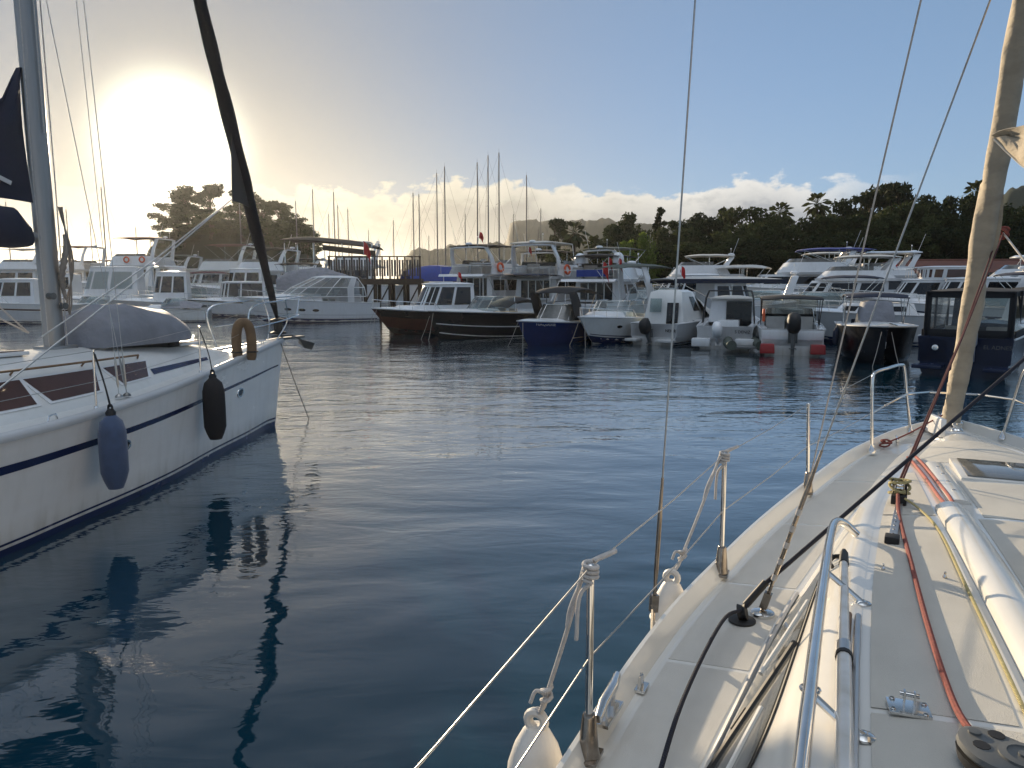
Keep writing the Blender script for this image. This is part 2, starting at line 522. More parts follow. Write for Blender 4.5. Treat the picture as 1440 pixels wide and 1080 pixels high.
def water_mat():
    m = bpy.data.materials.new('harbour_water')
    m.use_nodes = True
    nt = m.node_tree
    N, L = nt.nodes, nt.links
    b = N['Principled BSDF']
    b.inputs['Base Color'].default_value = (0.001, 0.026, 0.046, 1)
    b.inputs['Roughness'].default_value = 0.03
    b.inputs['IOR'].default_value = 1.33
    b.inputs['Coat Weight'].default_value = 1.0
    b.inputs['Coat Roughness'].default_value = 0.03
    b.inputs['Coat IOR'].default_value = 1.5
    g = N.new('ShaderNodeNewGeometry')
    def noise_(scale, sx, sy, rot, det, rough=0.5, dist=0.0):
        mp = N.new('ShaderNodeMapping')
        mp.inputs['Scale'].default_value = (sx, sy, 1)
        mp.inputs['Rotation'].default_value = (0, 0, math.radians(rot))
        L.new(g.outputs['Position'], mp.inputs[0])
        n = N.new('ShaderNodeTexNoise')
        n.inputs['Scale'].default_value = scale
        n.inputs['Detail'].default_value = det
        n.inputs['Roughness'].default_value = rough
        n.inputs['Distortion'].default_value = dist
        L.new(mp.outputs[0], n.inputs['Vector'])
        return n.outputs[0]
    def ma(op, a, c):
        q = N.new('ShaderNodeMath')
        q.operation = op
        for i, v in enumerate((a, c)):
            if hasattr(v, 'is_output'):
                L.new(v, q.inputs[i])
            else:
                q.inputs[i].default_value = v
        return q.outputs[0]
    swell = noise_(0.55, 0.55, 1.0, 8, 2.0, 0.5, 0.6)
    rip = noise_(2.9, 0.42, 1.0, -6, 3.0, 0.5, 0.8)
    fine = noise_(8.5, 0.55, 1.0, 14, 2.0, 0.5, 0.4)
    patch = noise_(0.045, 1.0, 1.0, 30, 2.0)
    amp = ma('ADD', ma('MULTIPLY', patch, 1.5), -0.15)
    sp = N.new('ShaderNodeSeparateXYZ')
    L.new(g.outputs['Position'], sp.inputs[0])
    lee = N.new('ShaderNodeMapRange')          # calmer in the lee between the two yachts
    lee.inputs[1].default_value, lee.inputs[2].default_value = 5.0, 17.0
    lee.inputs[3].default_value, lee.inputs[4].default_value = 0.24, 1.0
    L.new(sp.outputs[1], lee.inputs[0])
    amp = ma('MULTIPLY', amp, lee.outputs[0])
    h = ma('ADD', ma('MULTIPLY', swell, 0.20), ma('MULTIPLY', ma('ADD', ma('MULTIPLY', rip, 0.105), ma('MULTIPLY', fine, 0.036)), amp))
    bp = N.new('ShaderNodeBump')
    bp.inputs['Strength'].default_value = 1.0
    bp.inputs['Distance'].default_value = 0.30
    L.new(h, bp.inputs['Height'])
    L.new(bp.outputs[0], b.inputs['Normal'])
    L.new(bp.outputs[0], b.inputs['Coat Normal'])
    return m
M['water'] = water_mat()

def grime(m, zmax, col, amount, streak=(5, 5, .5)):
    """waterline film and faint run marks on a painted hull"""
    nt = m.node_tree
    N, L = nt.nodes, nt.links
    b = N['Principled BSDF']
    src = b.inputs['Base Color'].links[0].from_socket
    tc = N.new('ShaderNodeTexCoord')
    sp = N.new('ShaderNodeSeparateXYZ')
    L.new(tc.outputs['Object'], sp.inputs[0])
    mp = N.new('ShaderNodeMapping')
    mp.inputs['Scale'].default_value = streak
    L.new(tc.outputs['Object'], mp.inputs[0])
    n = N.new('ShaderNodeTexNoise')
    n.inputs['Scale'].default_value = 1.6
    n.inputs['Detail'].default_value = 6
    L.new(mp.outputs[0], n.inputs['Vector'])
    r = N.new('ShaderNodeMapRange')
    r.inputs[1].default_value = 0.48
    r.inputs[2].default_value = 0.75
    r.inputs[4].default_value = 0.12
    L.new(n.outputs[0], r.inputs[0])
    z = N.new('ShaderNodeMapRange')
    z.inputs[1].default_value = zmax
    z.inputs[2].default_value = 0.0
    L.new(sp.outputs[2], z.inputs[0])
    zz = N.new('ShaderNodeMath')
    zz.operation = 'MULTIPLY'
    L.new(z.outputs[0], zz.inputs[0])
    L.new(n.outputs[0], zz.inputs[1])
    a = N.new('ShaderNodeMath')
    a.operation = 'MULTIPLY_ADD'
    a.use_clamp = True
    L.new(zz.outputs[0], a.inputs[0])
    a.inputs[1].default_value = amount
    L.new(r.outputs[0], a.inputs[2])
    mx = N.new('ShaderNodeMix')
    mx.data_type = 'RGBA'
    L.new(a.outputs[0], mx.inputs[0])
    L.new(src, mx.inputs[6])
    mx.inputs[7].default_value = (*col, 1)
    L.new(mx.outputs[2], b.inputs['Base Color'])
for k_ in ('hullw', 'white', 'offwhite', 'greyw'):
    grime(M[k_], 0.38, (0.30, 0.26, 0.18), 0.9)
for k_ in ('nonslip', 'sidedeck'):
    grime(M[k_], -5, (0.30, 0.27, 0.22), 0.0, (2, 6, 1))

# ------------------------------------------------------------------ setting: water, shore, hills
def ground_sheet():
    b = MB()
    xs = [-3000, -1500, -700, -300, -120, -60, -20, 20, 60, 120, 300, 700, 1500, 3000]
    ys = [-200, -60, -10, 10, 30, 60, 120, 300, 700, 1500, 3000]
    b.sheet([[(x, y, 0) for x in xs] for y in ys])
    return tag(b.build('water', M['water']), kind='structure')
ground_sheet()

# ------------------------------------------------------------------ foreground yacht (we stand on its side deck)
OWN = Matrix.Translation((4.3, 7.16, 0)) @ Matrix.Rotation(math.radians(66), 4, 'Z')
OWN_INV = OWN.inverted()
own = thing('sailing_yacht', 'cream decked sailing yacht with beige furled headsail, seen along its own port side deck', 'sailing yacht', (4.3, 7.16, 0), math.radians(66), 'sailing yachts with furled headsails')

def ow(px, py, z=None, y=None):
    return OWN_INV @ at(px, py, z, y)
def L_(s, p, z):
    return Vector((-s, p, z))

HB = [(0, .04), (.3, .30), (.63, .53), (1.1, .76), (1.56, .94), (2.59, 1.22), (3.51, 1.43), (4.3, 1.57), (5.04, 1.68), (5.8, 1.735), (7, 1.76), (9, 1.70), (11, 1.42)]
HZ = [(0, 1.385), (.63, 1.335), (1.3, 1.285), (2.6, 1.235), (4, 1.21), (6, 1.2), (9, 1.2), (11, 1.22)]
hb = lambda s: sm(HB, s)
hz = lambda s: sm(HZ, s)
SS = [0, .1, .25, .45, .7, 1.0, 1.4, 1.8, 2.3, 2.8, 3.3, 3.8, 4.3, 4.8, 5.3, 5.8, 6.3, 7, 8, 9, 10, 11]
FS = sorted(set(SS + [.1 * i for i in range(1, 110)]))
def dz(s, p):
    h = max(hb(s) - .075, .02)
    return hz(s) - .07 + .05 * (1 - min(1, (p / h) ** 2))
SIDES = (1, -1)

def own_hull():
    b = MB()
    rows = []
    for s in SS:
        h, z = hb(s), hz(s)
        wl = max(.015, h * .86 - .12 * max(0, 1 - s / 2))
        k = .35 * max(0, 1 - s / 1.2)
        r = [(-s - k, 0, -.45)]
        half = [(-s - k * .9, wl * .55, -.3), (-s - k * .7, wl, .02), (-s - k * .35, (wl + h) / 2 + .03, z * .5), (-s, h, z - .05), (-s, h + .012, z - .03), (-s, h + .008, z)]
        rows.append([(x, -y, q) for x, y, q in half[::-1]] + r + half)
    b.sheet(rows)
    b.add(rows[-1], [tuple(range(len(rows[-1])))])
    b.build('hull', M['hullw'], own)
    # bulwark rail
    for sd in SIDES:
        t = MB()
        t.sheet([[(-s, sd * (hb(s) + .008), hz(s)), (-s, sd * (hb(s) - .002), hz(s) + .016), (-s, sd * max(.002, hb(s) - .018), hz(s) + .016), (-s, sd * max(0, hb(s) - .024), hz(s) + .008), (-s, sd * max(0, hb(s) - .062), hz(s) - .066), (-s, sd * max(0, hb(s) - .085), hz(s) - .070)] for s in FS])
        t.build('toe_rail', M['gel'], own, sharp=28)
    d = MB()
    rows = []
    for s in FS[1:]:
        h = hb(s) - .07
        h = max(h, .004)
        rows.append([(-s, h * k, dz(s, h * k)) for k in (-1, -.9, -.75, -.55, -.3, 0, .3, .55, .75, .9, 1)])
    # cockpit well is cut aft of the cabin
    d.sheet(rows)
    d.build('deck', M['gel'], own)
own_hull()

RB = [(.85, .24), (1.0, .31), (1.4, .46), (2.2, .67), (3.1, .88), (4.08, 1.07), (4.81, 1.19), (5.47, 1.27), (6.1, 1.335), (7.3, 1.36)]
RS = [(.85, .16), (1.0, .22), (1.6, .39), (2.5, .57), (3.76, .78), (4.9, .88), (5.6, .92), (6.5, .945), (7.3, .945)]
RZ = [(.85, 1.345), (1.0, 1.352), (1.6, 1.385), (2.5, 1.44), (3.76, 1.495), (4.9, 1.54), (6.5, 1.57), (7.3, 1.575)]
def roof_half(s):
    bb, r, z = sm(RB, s), sm(RS, s), sm(RZ, s)
    zb = dz(s, bb) - .012
    h = z - zb
    p1 = r + (bb - r) * .42
    return [(bb, zb), (bb - .012, zb + .035), (p1 + .012, z - h * .26), (p1 - .02, z - h * .12), (r + .075, z - .008), (r + .03, z + .004), (r, z + .006), (r - .02, z)]
def roof_top(s, p):
    r = sm(RS, s)
    return sm(RZ, s) + .055 * (1 - (p / r) ** 2) if abs(p) < r else sm(RZ, s)
def side_pt(s, v, off=0.0):
    q = roof_half(s)
    (ya, za), (yb, zb) = q[1], q[2]
    n = Vector((0, zb - za, ya - yb)).normalized()
    return Vector((-s, ya + (yb - ya) * v, za + (zb - za) * v)) + n * off

def own_roof():
    b = MB()
    ss = [.85] + [.9 + .1 * i for i in range(65)]
    rows = []
    for s in ss:
        hf = roof_half(s)
        r = sm(RS, s) - .02
        mid = [(r * k, roof_top(s, r * k)) for k in (.8, .55, .3)]
        left = [(-s, y, z) for y, z in hf + mid]
        rows.append(left + [(-s, 0, roof_top(s, 0))] + [(x, -y, z) for x, y, z in left[::-1]])
    b.sheet(rows)
    b.add(rows[0], [tuple(range(len(rows[0])))])
    b.add(rows[-1], [tuple(range(len(rows[-1])))])
    b.build('coachroof', M['gel'], own, sharp=60)
    # grey non-slip panels, 4 mm proud, with white gutters between
    def panel(s0, s1, pa, pb, n=24, m='nonslip', surf=roof_top):
        q = MB()
        rows = []
        for i in range(n + 1):
            s = s0 + (s1 - s0) * i / n
            a, c = pa(s), pb(s)
            rows.append([(-s, a + (c - a) * j / 6, surf(s, a + (c - a) * j / 6) + .0018) for j in range(7)])
        q.thick(rows, .0015)
        q.build('nonslip_panel', M[m], own)
    rid = lambda s: sm(RS, s) - .05
    for sd in SIDES:
        panel(4.15, 6.2, lambda s: sd * .555, lambda s: sd * rid(s))
        panel(6.23, 7.2, lambda s: sd * .555, lambda s: sd * rid(s))
        panel(2.9, 4.12, lambda s: sd * .53, lambda s: sd * max(.535, rid(s)))
    panel(3.2, 4.1, lambda s: -.32, lambda s: .32)
    panel(4.15, 5.5, lambda s: -.35, lambda s: .35)
    panel(5.55, 7.2, lambda s: -.35, lambda s: .35)
    panel(1.3, 2.5, lambda s: -max(.05, rid(s) - .02), lambda s: max(.05, rid(s) - .02), surf=roof_top)
    # side deck panels, cream
    cuts = [1.2, 2.15, 3.3, 4.42, 5.35, 6.25, 7.3]
    for sd in SIDES:
        for a, c in zip(cuts, cuts[1:]):
            panel(a + .014, c - .014, lambda s: sd * (sm(RB, s) + .03), lambda s: sd * (hb(s) - .10), 24, 'sidedeck', dz)
    panel(.42, .84, lambda s: -(hb(s) - .12), lambda s: hb(s) - .12, 6, 'sidedeck', dz)
own_roof()

def own_windows():
    for sd in SIDES:
        def pane(poly, name, m, off, d, n=8):
            q = MB()
            (s0, a0, b0), (s1, a1, b1) = poly
            rows = []
            for i in range(n + 1):
                t = i / n
                s = s0 + (s1 - s0) * t
                va, vb = a0 + (a1 - a0) * t, b0 + (b1 - b0) * t
                rows.append([side_pt(s, va + (vb - va) * k / 3, off) * 1.0 for k in range(4)])
            if sd < 0:
                rows = [[Vector((p.x, -p.y, p.z)) for p in r] for r in rows]
            q.thick(rows, d * (1 if sd > 0 else -1))
            return q
        # one long lens-shaped light: black surround, panes, slanting dividers
        V1 = [(4.66, .92), (5.0, .97), (5.8, .97), (6.15, .88), (6.5, .55), (6.75, .16)]
        V0 = [(4.66, .88), (4.9, .48), (5.25, .10), (5.8, .05), (6.5, .06), (6.75, .12)]
        def lens(s0, s1, e, off, d, n, cut0=None, cut1=None):
            q = MB()
            rows = []
            for i in range(n + 1):
                s = s0 + (s1 - s0) * i / n
                a_, b_ = sm(V0, s) + e, sm(V1, s) - e
                b_ = max(b_, a_ + .005)
                rows.append([side_pt(s, a_ + (b_ - a_) * k / 5, off) for k in range(6)])
            if sd < 0:
                rows = [[Vector((p.x, -p.y, p.z)) for p in r] for r in rows]
            q.thick(rows, d * (1 if sd > 0 else -1))
            return q
        w = lens(4.66, 6.75, 0, .003, .004, 30).build('cabin_window', M['rubber'], own)
        lens(4.72, 6.70, .035, .0085, .002, 30).build('window_pane', M['smoke'], w)
        def bar(s0, v0, s1, v1, r_, m, nm):
            tb = MB()
            pp = [side_pt(s0 + (s1 - s0) * t, v0 + (v1 - v0) * t, .012) for t in (0, .25, .5, .75, 1)]
            if sd < 0:
                pp = [Vector((p.x, -p.y, p.z)) for p in pp]
            tb.tube(pp, r_, 6)
            tb.build(nm, M[m], w)
        bar(5.55, .30, 5.18, .90, .010, 'gel', 'window_divider')
        bar(6.12, .06, 5.62, .95, .013, 'rubber', 'window_gasket')
        bar(6.55, .12, 5.98, .70, .010, 'gel', 'window_divider')
        for s_, v_ in ((5.86, .22), (5.98, .20)):
            bar(s_ + .04, v_ - .03, s_ - .04, v_ + .10, .006, 'rubber', 'window_catch')
        # pale frame along the lower edge
        fr = MB()
        pp = [side_pt(s, .02, .012) for s in (4.55, 4.8, 5.15, 5.6, 6.2, 7.05)]
        if sd < 0:
            pp = [Vector((p.x, -p.y, p.z)) for p in pp]
        fr.tube(bez(pp, 5), .012, 6)
        fr.build('window_frame', M['alu'], w)
own_windows()

def own_fittings():
    # line garage: hollow white moulding the halyards run under
    for sd in SIDES:
        g = MB()
        rows = []
        for i in range(15):
            s = 3.98 + 3.2 * i / 14
            c = .45 - .012 * (s - 3.98)
            w, h = .062, .052
            if i == 0:
                h = .05
            zc = roof_top(s, c)
            rows.append([(-s, sd * (c + w * math.cos(a) * (1.15 if abs(math.cos(a)) > .9 else 1)), zc + h * max(0, math.sin(a)) ** .7 - .003) for a in [PI * k / 10 for k in range(11)]])
        g.sheet(rows)
        g.add(rows[0], [tuple(range(11))])
        g.build('line_garage', M['gel'], own, sharp=60)
        g2 = MB()
        rows = []
        for i in range(9):
            s = 2.62 + 1.22 * i / 8
            c = .39
            w, h = .055, .03
            zc = roof_top(s, c)
            rows.append([(-s, sd * (c + w * math.cos(a)), zc + h * max(0, math.sin(a)) ** .6 - .003) for a in [PI * k / 8 for k in range(9)]])
        g2.sheet(rows)
        g2.add(rows[-1], [tuple(range(9))])
        for i in range(4):
            s = 2.85 + .25 * i
            g2.lathe([(.012, .026), (.012, .0315), (.004, .033)], L_(s, sd * .39, roof_top(s, .39)), 8, 1)
        g2.build('line_channel', [M['gel'], M['steel']], own, sharp=60)
    # hatch in the foredeck
    h = MB()
    h.box((-2.86, -.02, roof_top(2.86, 0) + .0), (.58, .64, .04))
    hat = h.build('deck_hatch', M['gel'], own, bevel=.012)
    h = MB()
    h.box((-2.86, -.02, roof_top(2.86, 0) + .022), (.50, .56, .012))
    h.build('hatch_pane', M['smoke'], hat, bevel=.004)
    h = MB()
    h.box((-5.0, -.02, roof_top(5.0, 0) + .02), (.5, .5, .04))
    hat = h.build('deck_hatch', M['alu'], own, bevel=.015)
    h = MB()
    h.box((-5.0, -.02, roof_top(5.0, 0) + .043), (.43, .43, .012))
    h.build('hatch_pane', M['smoke'], hat, bevel=.004)
    # grab rail on the port cabin edge (and its twin)
    for sd in SIDES:
        pts = [(4.60, .90, 1.545), (4.63, .955, 1.60), (4.72, .995, 1.625), (5.0, 1.012, 1.632), (5.69, 1.03, 1.645), (6.3, 1.04, 1.655), (6.9, 1.045, 1.66), (7.15, 1.03, 1.66), (7.2, .98, 1.58)]
        g = MB()
        g.tube(bez([(-s, sd * p, z) for s, p, z in pts], 6), .0185, 10)
        rail = g.build('grab_rail', M['steel'], own)
        for s, p in ((5.42, 1.022), (6.33, 1.04)):
            g = MB()
            g.tube([(-s, sd * p, 1.648), (-s - .015, sd * (p - .07), 1.60), (-s - .03, sd * (p - .13), roof_top(s, .9) + .004)], .011, 8)
            g.lathe([(.028, 0), (.028, .006), (.016, .012)], (-s - .03, sd * (p - .13), roof_top(s, .9) + .001), 12)
            if sd > 0 and s > 6:
                g.tube([(-s + .01 + .024 * math.cos(a), sd * p + .024 * math.sin(a), 1.652) for a in [2 * PI * k / 12 for k in range(12)]], .004, 6, closed=True)
            g.build('rail_post', M['steel'], rail)
        # aluminium drip rail inboard of the grab rail
        g = MB()
        g.tube([(-s, sd * (sm(RS, s) - .01), sm(RZ, s) + .022) for s in (5.62, 6, 6.5, 7.1)], .011, 8)
        g.tube([(-s, sd * (sm(RS, s) + .018), sm(RZ, s) + .016) for s in (5.60, 6, 6.5, 7.1)], .009, 8, 1)
        g.build('cabin_track', [M['alu'], M['teak']], own)
        # genoa track with end stop and car
        g = MB()
        n = 12
        for i in range(n):
            s = 3.72 + .9 * i / n
            p = .665 + .09 * i / n
            g.box((-s - .0375, sd * p, roof_top(s, p) + .014), (.074, .034, .018), rz=-sd * .1, m=0)
            g.lathe([(.006, .0), (.006, .002)], (-s - .0375, sd * p, roof_top(s, p) + .0232), 8, 1)
        tr = g.build('sheet_track', [M['alu'], M['rubber']], own, bevel=.002)
        g = MB()
        g.box((-4.66, sd * .757, roof_top(4.66, .757) + .018), (.07, .06, .034), rz=-sd * .1)
        g.build('track_stop', M['rubber'], tr, bevel=.006)
        g = MB()
        g.box((-3.86, sd * .68, roof_top(3.86, .68) + .035), (.13, .075, .05), rz=-sd * .1)
        g.lathe([(.0, -.02), (.035, -.02), (.028, 0), (.035, .02), (0, .02)], (-3.84, sd * .68, roof_top(3.86, .68) + .085), 14, 1, Matrix.Rotation(PI / 2, 3, 'X'))
        g.box((-3.84, sd * .71, roof_top(3.86, .68) + .08), (.09, .008, .09))
        g.box((-3.84, sd * .65, roof_top(3.86, .68) + .08), (.09, .008, .09))
        g.build('track_car', [M['rubber'], M['steel']], tr, bevel=.004)
        # eye plate with a shackle post
        g = MB()
        o = L_(6.2, sd * .80, roof_top(6.2, .80))
        g.box(o + Vector((0, 0, .01)), (.075, .10, .008), rz=.1)
        for a in (-.027, .027):
            for c in (-.038, .038):
                g.lathe([(.008, 0), (.007, .004), (.0, .005)], o + Vector((a, c, .014)), 8, 1)
        g.box(o + Vector((0, -.012, .032)), (.022, .005, .05))
        g.box(o + Vector((0, .012, .032)), (.022, .005, .05))
        g.tube([o + Vector((0, -.024, .048)), o + Vector((0, .024, .048))], .007, 8, 1)
        g.build('eye_plate', [M['steel'], M['plastic']], own, bevel=.0015)
        # deck organiser block the red line runs into
        g = MB()
        o = L_(6.42, sd * .62, roof_top(6.42, .62))
        rr = Matrix.Rotation(-.5 * sd, 3, 'Z')
        def ov(z, k):
            return [o + rr @ Vector((.075 * k * math.cos(a) - .02 * math.cos(a) ** 2, .105 * k * math.sin(a), z)) for a in [2 * PI * i / 20 for i in range(20)]]
        g.loft([ov(.012, .96), ov(.034, 1.0)], cap0=True, cap1=True, m=1)
        g.loft([ov(.036, .9), ov(.046, 1.0), ov(.058, .97), ov(.063, .85)], cap0=True, cap1=True)
        g.lathe([(.05, 0), (.05, .006), (.034, .008), (.033, .004), (.012, .004), (.012, .009), (0, .009)], o + rr @ Vector((-.012, -.035, .063)), 20)
        g.lathe([(.014, 0), (.014, .006), (0, .007)], o + rr @ Vector((.0, .07, .062)), 12)
        g.lathe([(.018, 0), (.018, .0015), (0, .002)], o + rr @ Vector((.03, .035, .063)), 10, 1)
        g.lathe([(.018, 0), (.018, .0015), (0, .002)], o + rr @ Vector((-.04, .04, .063)), 10, 1)
        g.build('line_organiser', [M['plastic'], M['rubber']], own, sharp=45)
        # small studs on the roof
        for s, p in ((5.06, .81), (5.12, .60)):
            g = MB()
            g.lathe([(.009, 0), (.008, .006), (.004, .012), (.004, .022), (0, .024)], L_(s, sd * p, roof_top(s, p) + .004), 8)
            g.build('deck_stud', M['steel'], own)
        # mooring cleat and chock on the rail
        g = MB()
        o = L_(5.95, sd * (hb(5.95) - .05), hz(5.95))
        rz = math.atan2(hb(5.8) - hb(6.1), .3)
        g.box(o + Vector((0, 0, .012)), (.17, .06, .012), rz=rz)
        for a in (-.05, .05):
            g.tube([o + Vector((a, 0, .012)), o + Vector((a * .95, 0, .07))], .013, 8)
        g.tube([o + Vector((-.15, -.01, .077)), o + Vector((-.06, 0, .08)), o + Vector((.06, 0, .08)), o + Vector((.15, .01, .077))], [.014, .019, .019, .014], 10)
        g.build('mooring_cleat', M['steel'], own)
        g = MB()
        o = L_(5.62, sd * (hb(5.62) - .07), hz(5.62) - .045)
        g.box(o + Vector((0, 0, -.012)), (.075, .05, .01), rz=rz)
        g.tube([o + Vector((-.025, 0, -.01)), o + Vector((-.015, 0, .035)), o + Vector((.015, 0, .035)), o + Vector((.025, 0, -.01))], .007, 8)
        g.build('eye_strap', M['steel'], own)
    # port and starboard stanchions and guard wires
    tops, mids = {}, {}
    for sd in SIDES:
        spec = [((822, 1045), (830, 768)), ((1000, 795), (1018, 630)), ((1128, 690), (1132, 563))]
        tops[sd], mids[sd] = [], []
        extra = [] if sd > 0 else []
        for (bx, by), (tx, ty) in spec:
            base = ow(bx, by, 1.2)
            s = -base.x
            base = L_(s, hb(s) - .045, hz(s) - .03)
            wb = OWN @ base
            top = ow(tx, ty, y=wb.y)
            top = base + Vector((top.x - base.x, (top.y - base.y), 0)) * .5 + Vector((0, 0, .64))
            if sd < 0:
                base.y, top.y = -base.y, -top.y
            g = MB()
            g.tube([base, base.lerp(top, .5), top], .0125, 12)
            g.lathe([(.0155, 0), (.0155, .012), (.008, .018), (0, .019)], top - Vector((0, 0, .008)), 12)
            st = g.build('stanchion', M['steel'], own)
            g = MB()
            g.lathe([(.040, -.012), (.038, .0), (.033, .02), (.0235, .13), (.019, .14), (0, .14)], base, 14)
            g.box(base + Vector((0, 0, -.012)), (.10, .075, .014))
            g.build('stanchion_socket', M['darksteel'], st, bevel=.002)
            tops[sd].append(top)
            mids[sd].append(base.lerp(top, .52))
        # aft stanchion beside the cockpit, out of the picture
        base = L_(8.1, sd * (hb(8.1) - .045), hz(8.1) - .03)
        top = base + Vector((0, 0, .64))
        g = MB()
        g.tube([base, top], .0125, 10)
        g.build('stanchion', M['steel'], own)
        tops[sd].insert(0, top)
        mids[sd].insert(0, base.lerp(top, .52))
    # bow pulpit, two hoops joined by a low rail
    pul = MB()
    heads = {}
    for sd in SIDES:
        f1, f2 = L_(1.26, .72, 1.27), L_(.46, .37, 1.33)
        t1, t2 = L_(1.24, .75, 1.93), L_(.58, .47, 1.97)
        if sd < 0:
            for q in (f1, f2, t1, t2):
                q.y = -q.y
        pts = [f1, f1.lerp(t1, .5), f1.lerp(t1, .93), t1.lerp(t2, .1) + Vector((0, 0, .01)), t1.lerp(t2, .5) + Vector((0, 0, .01)), t2.lerp(t1, .1), t2.lerp(f2, .08), t2.lerp(f2, .5), f2]
        pul.tube(bez(pts, 5), .0135, 10)
        pul.tube([f1.lerp(t1, .5), t2.lerp(f2, .45)], .009, 8)
        for q in (f1, f2):
            pul.lathe([(.035, -.02), (.032, .0), (.02, .02), (.017, .05), (0, .05)], q, 12)
        heads[sd] = (t1, f1.lerp(t1, .5), t2, t2.lerp(f2, .45))
    pul.tube([heads[1][3], L_(.12, .2, 1.66), L_(.12, -.2, 1.66), heads[-1][3]], .011, 8)
    pul.build('pulpit', M['steel'], own)
    for sd in SIDES:
        for seq, last, nm in ((tops[sd], heads[sd][0], 'upper'), (mids[sd], heads[sd][1], 'lower')):
            g = MB()
            pts = seq + [last]
            for a, c in zip(pts, pts[1:]):
                g.tube([a, a.lerp(c, .5) - Vector((0, 0, .012)), c], .0026, 6)
            g.build('lifeline', M['wire'], own)
    # standing rigging with turnbuckles
    mast = L_(4.85, 0, 0)
    def shroud(a, c, r=.0042, tb=.32, barrel=.012, taped=False):
        g = MB()
        d = (c - a).normalized()
        g.tube([a + d * (tb + .3), c], r, 6)
        sh = g.build('shroud', M['wire'], own)
        g = MB()
        g.tube([a + d * .12, a + d * .2, a + d * (.14 + tb), a + d * (.2 + tb), a + d * (.32 + tb)], [.007, barrel, barrel, .008, .006], 10)
        g.tube([a - d * .03, a + d * .13], .009, 8)
        g.box(a + d * .05, (.03, .035, .08), rot=d.to_track_quat('Z', 'Y').to_matrix())
        if taped:
            for k in range(5):
                g.tube([a + d * (.16 + .085 * k), a + d * (.19 + .085 * k)], barrel * 1.25, 10, 1)
        g.build('turnbuckle', [M['darksteel'], M['ropew']], sh)
        g = MB()
        if taped:
            g.lathe([(.055, -.03), (.055, -.012), (.04, -.004), (0, -.002)], a, 16)
        else:
            g.box(a + Vector((0, 0, -.03)), (.05, .008, .12))
        g.build('chainplate', M['steel'], sh)
    for sd in SIDES:
        shroud(L_(5.08, sd * 1.735, hz(5.08) + .0), L_(4.95, sd * 1.55, 6.6), barrel=.0105)
        shroud(L_(4.78, sd * 1.285, dz(4.78, 1.285) + .03), L_(4.9, sd * .05, 5.65), taped=True, tb=.5, barrel=.0105)
        g = MB()
        g.tube([L_(2.66, sd * (hb(2.66) - .06), hz(2.66) + .01), L_(4.8, sd * .05, 8.6)], .006, 6)
        g.build('halyard', M['ropew'], own)
        g = MB()
        g.tube([L_(4.95, sd * 1.55, 6.6), L_(4.86, 0, 6.75)], [.018, .03], 8)
        g.tube([L_(4.95, sd * 1.55, 6.6), L_(4.85, 0, 14.8)], .0035, 6)
        g.build('spreader', M['mastalu'], own)
    g = MB()
    rings = []
    for z in (1.6, 5, 10, 14, 15.4):
        k = 1 if z < 12 else .75
        rings.append([mast + Vector((.095 * k * math.cos(a), .062 * k * math.sin(a), z)) for a in [2 * PI * i / 16 for i in range(16)]])
    g.loft(rings, True, True, True)
    g.build('mast', M['mastalu'], own)
    g = MB()
    g.tube([L_(5.0, 0, 3.5), L_(9.3, 0, 3.55)], .075, 12)
    boom = g.build('boom', M['mastalu'], own)
    # stowed mainsail under a cream cover; its collar laps round the front of the mast
    g = MB()
    rings = []
    for i, (s, hgt, w) in enumerate(((4.6, .50, .10), (4.72, .68, .17), (4.95, .72, .19), (5.6, .55, .2), (6.6, .45, .19), (8, .36, .17), (9.2, .24, .12), (9.3, .2, .08))):
        rings.append([L_(s, w * math.sin(a) * (1 + .05 * R.uniform(-1, 1)), 3.62 + hgt * .5 - hgt * .55 * math.cos(a) + .02 * math.sin(5 * s + 3 * a)) for a in [2 * PI * k / 18 for k in range(18)]])
    g.loft(rings, True, True, True)
    g.build('sail_cover', M['canvas'], own)
    # loose flap of the cover hanging forward of the mast on the port side
    g = MB()
    A, B, C, D = ow(1403, 190, y=4.25), ow(1475, 155, y=3.9), ow(1482, 275, y=3.7), ow(1430, 219, y=4.2)
    rows = []
    for i in range(9):
        u = i / 8
        top, bot = A.lerp(B, u), D.lerp(C, u)
        if i == 0:
            bot = A.lerp(D, .15)
        elif i < 3:
            bot = A.lerp(D, .15).lerp(D.lerp(C, 2 / 8), i / 2)
        rows.append([top.lerp(bot, j / 6) + Vector((.03 * math.sin(j * 1.1 + u * 6), .03 * math.cos(j + u * 5), .01 * math.sin(u * 9))) for j in range(7)])
    g.thick(rows, .006)
    g.tube([r[-1] for r in rows], .006, 6, 1)
    g.build('cover_flap', [M['canvas'], M['palecv']], own, label='pointed loose flap of cream canvas')
    # headsail rolled round the forestay
    foot, head = L_(.16, 0, 1.40), L_(4.85, 0, 9.6)
    d = head - foot
    g = MB()
    rings = []
    ax = d.normalized()
    e1 = ax.cross(Vector((0, 1, 0))).normalized()
    e2 = ax.cross(e1)
    n = 220
    for i in range(n + 1):
        t = (i / n) ** 1.5 * .93
        zz = t * d.length
        base = .078 + .006 * min(1, t / .12) - .045 * max(0, t - .25) / .7
        if t < .015:
            base = .085
        ring = []
        for k in range(16):
            a = 2 * PI * k / 16
            sp = ((a / (2 * PI) + zz * .55) % 1.0)
            r = base * (.88 + .20 * sp) + .004 * math.sin(zz * 9 + a * 2) + .007 * noise.noise(Vector((zz * 7 + a * 1.5, math.cos(a) * 1.6, math.sin(a) * 1.6)))
            ring.append(foot + d * t + (e1 * math.cos(a) + e2 * math.sin(a)) * r)
        rings.append(ring)
    g.loft(rings, True, True, True)
    gen = g.build('furled_headsail', M['canvas'], own, sharp=50)
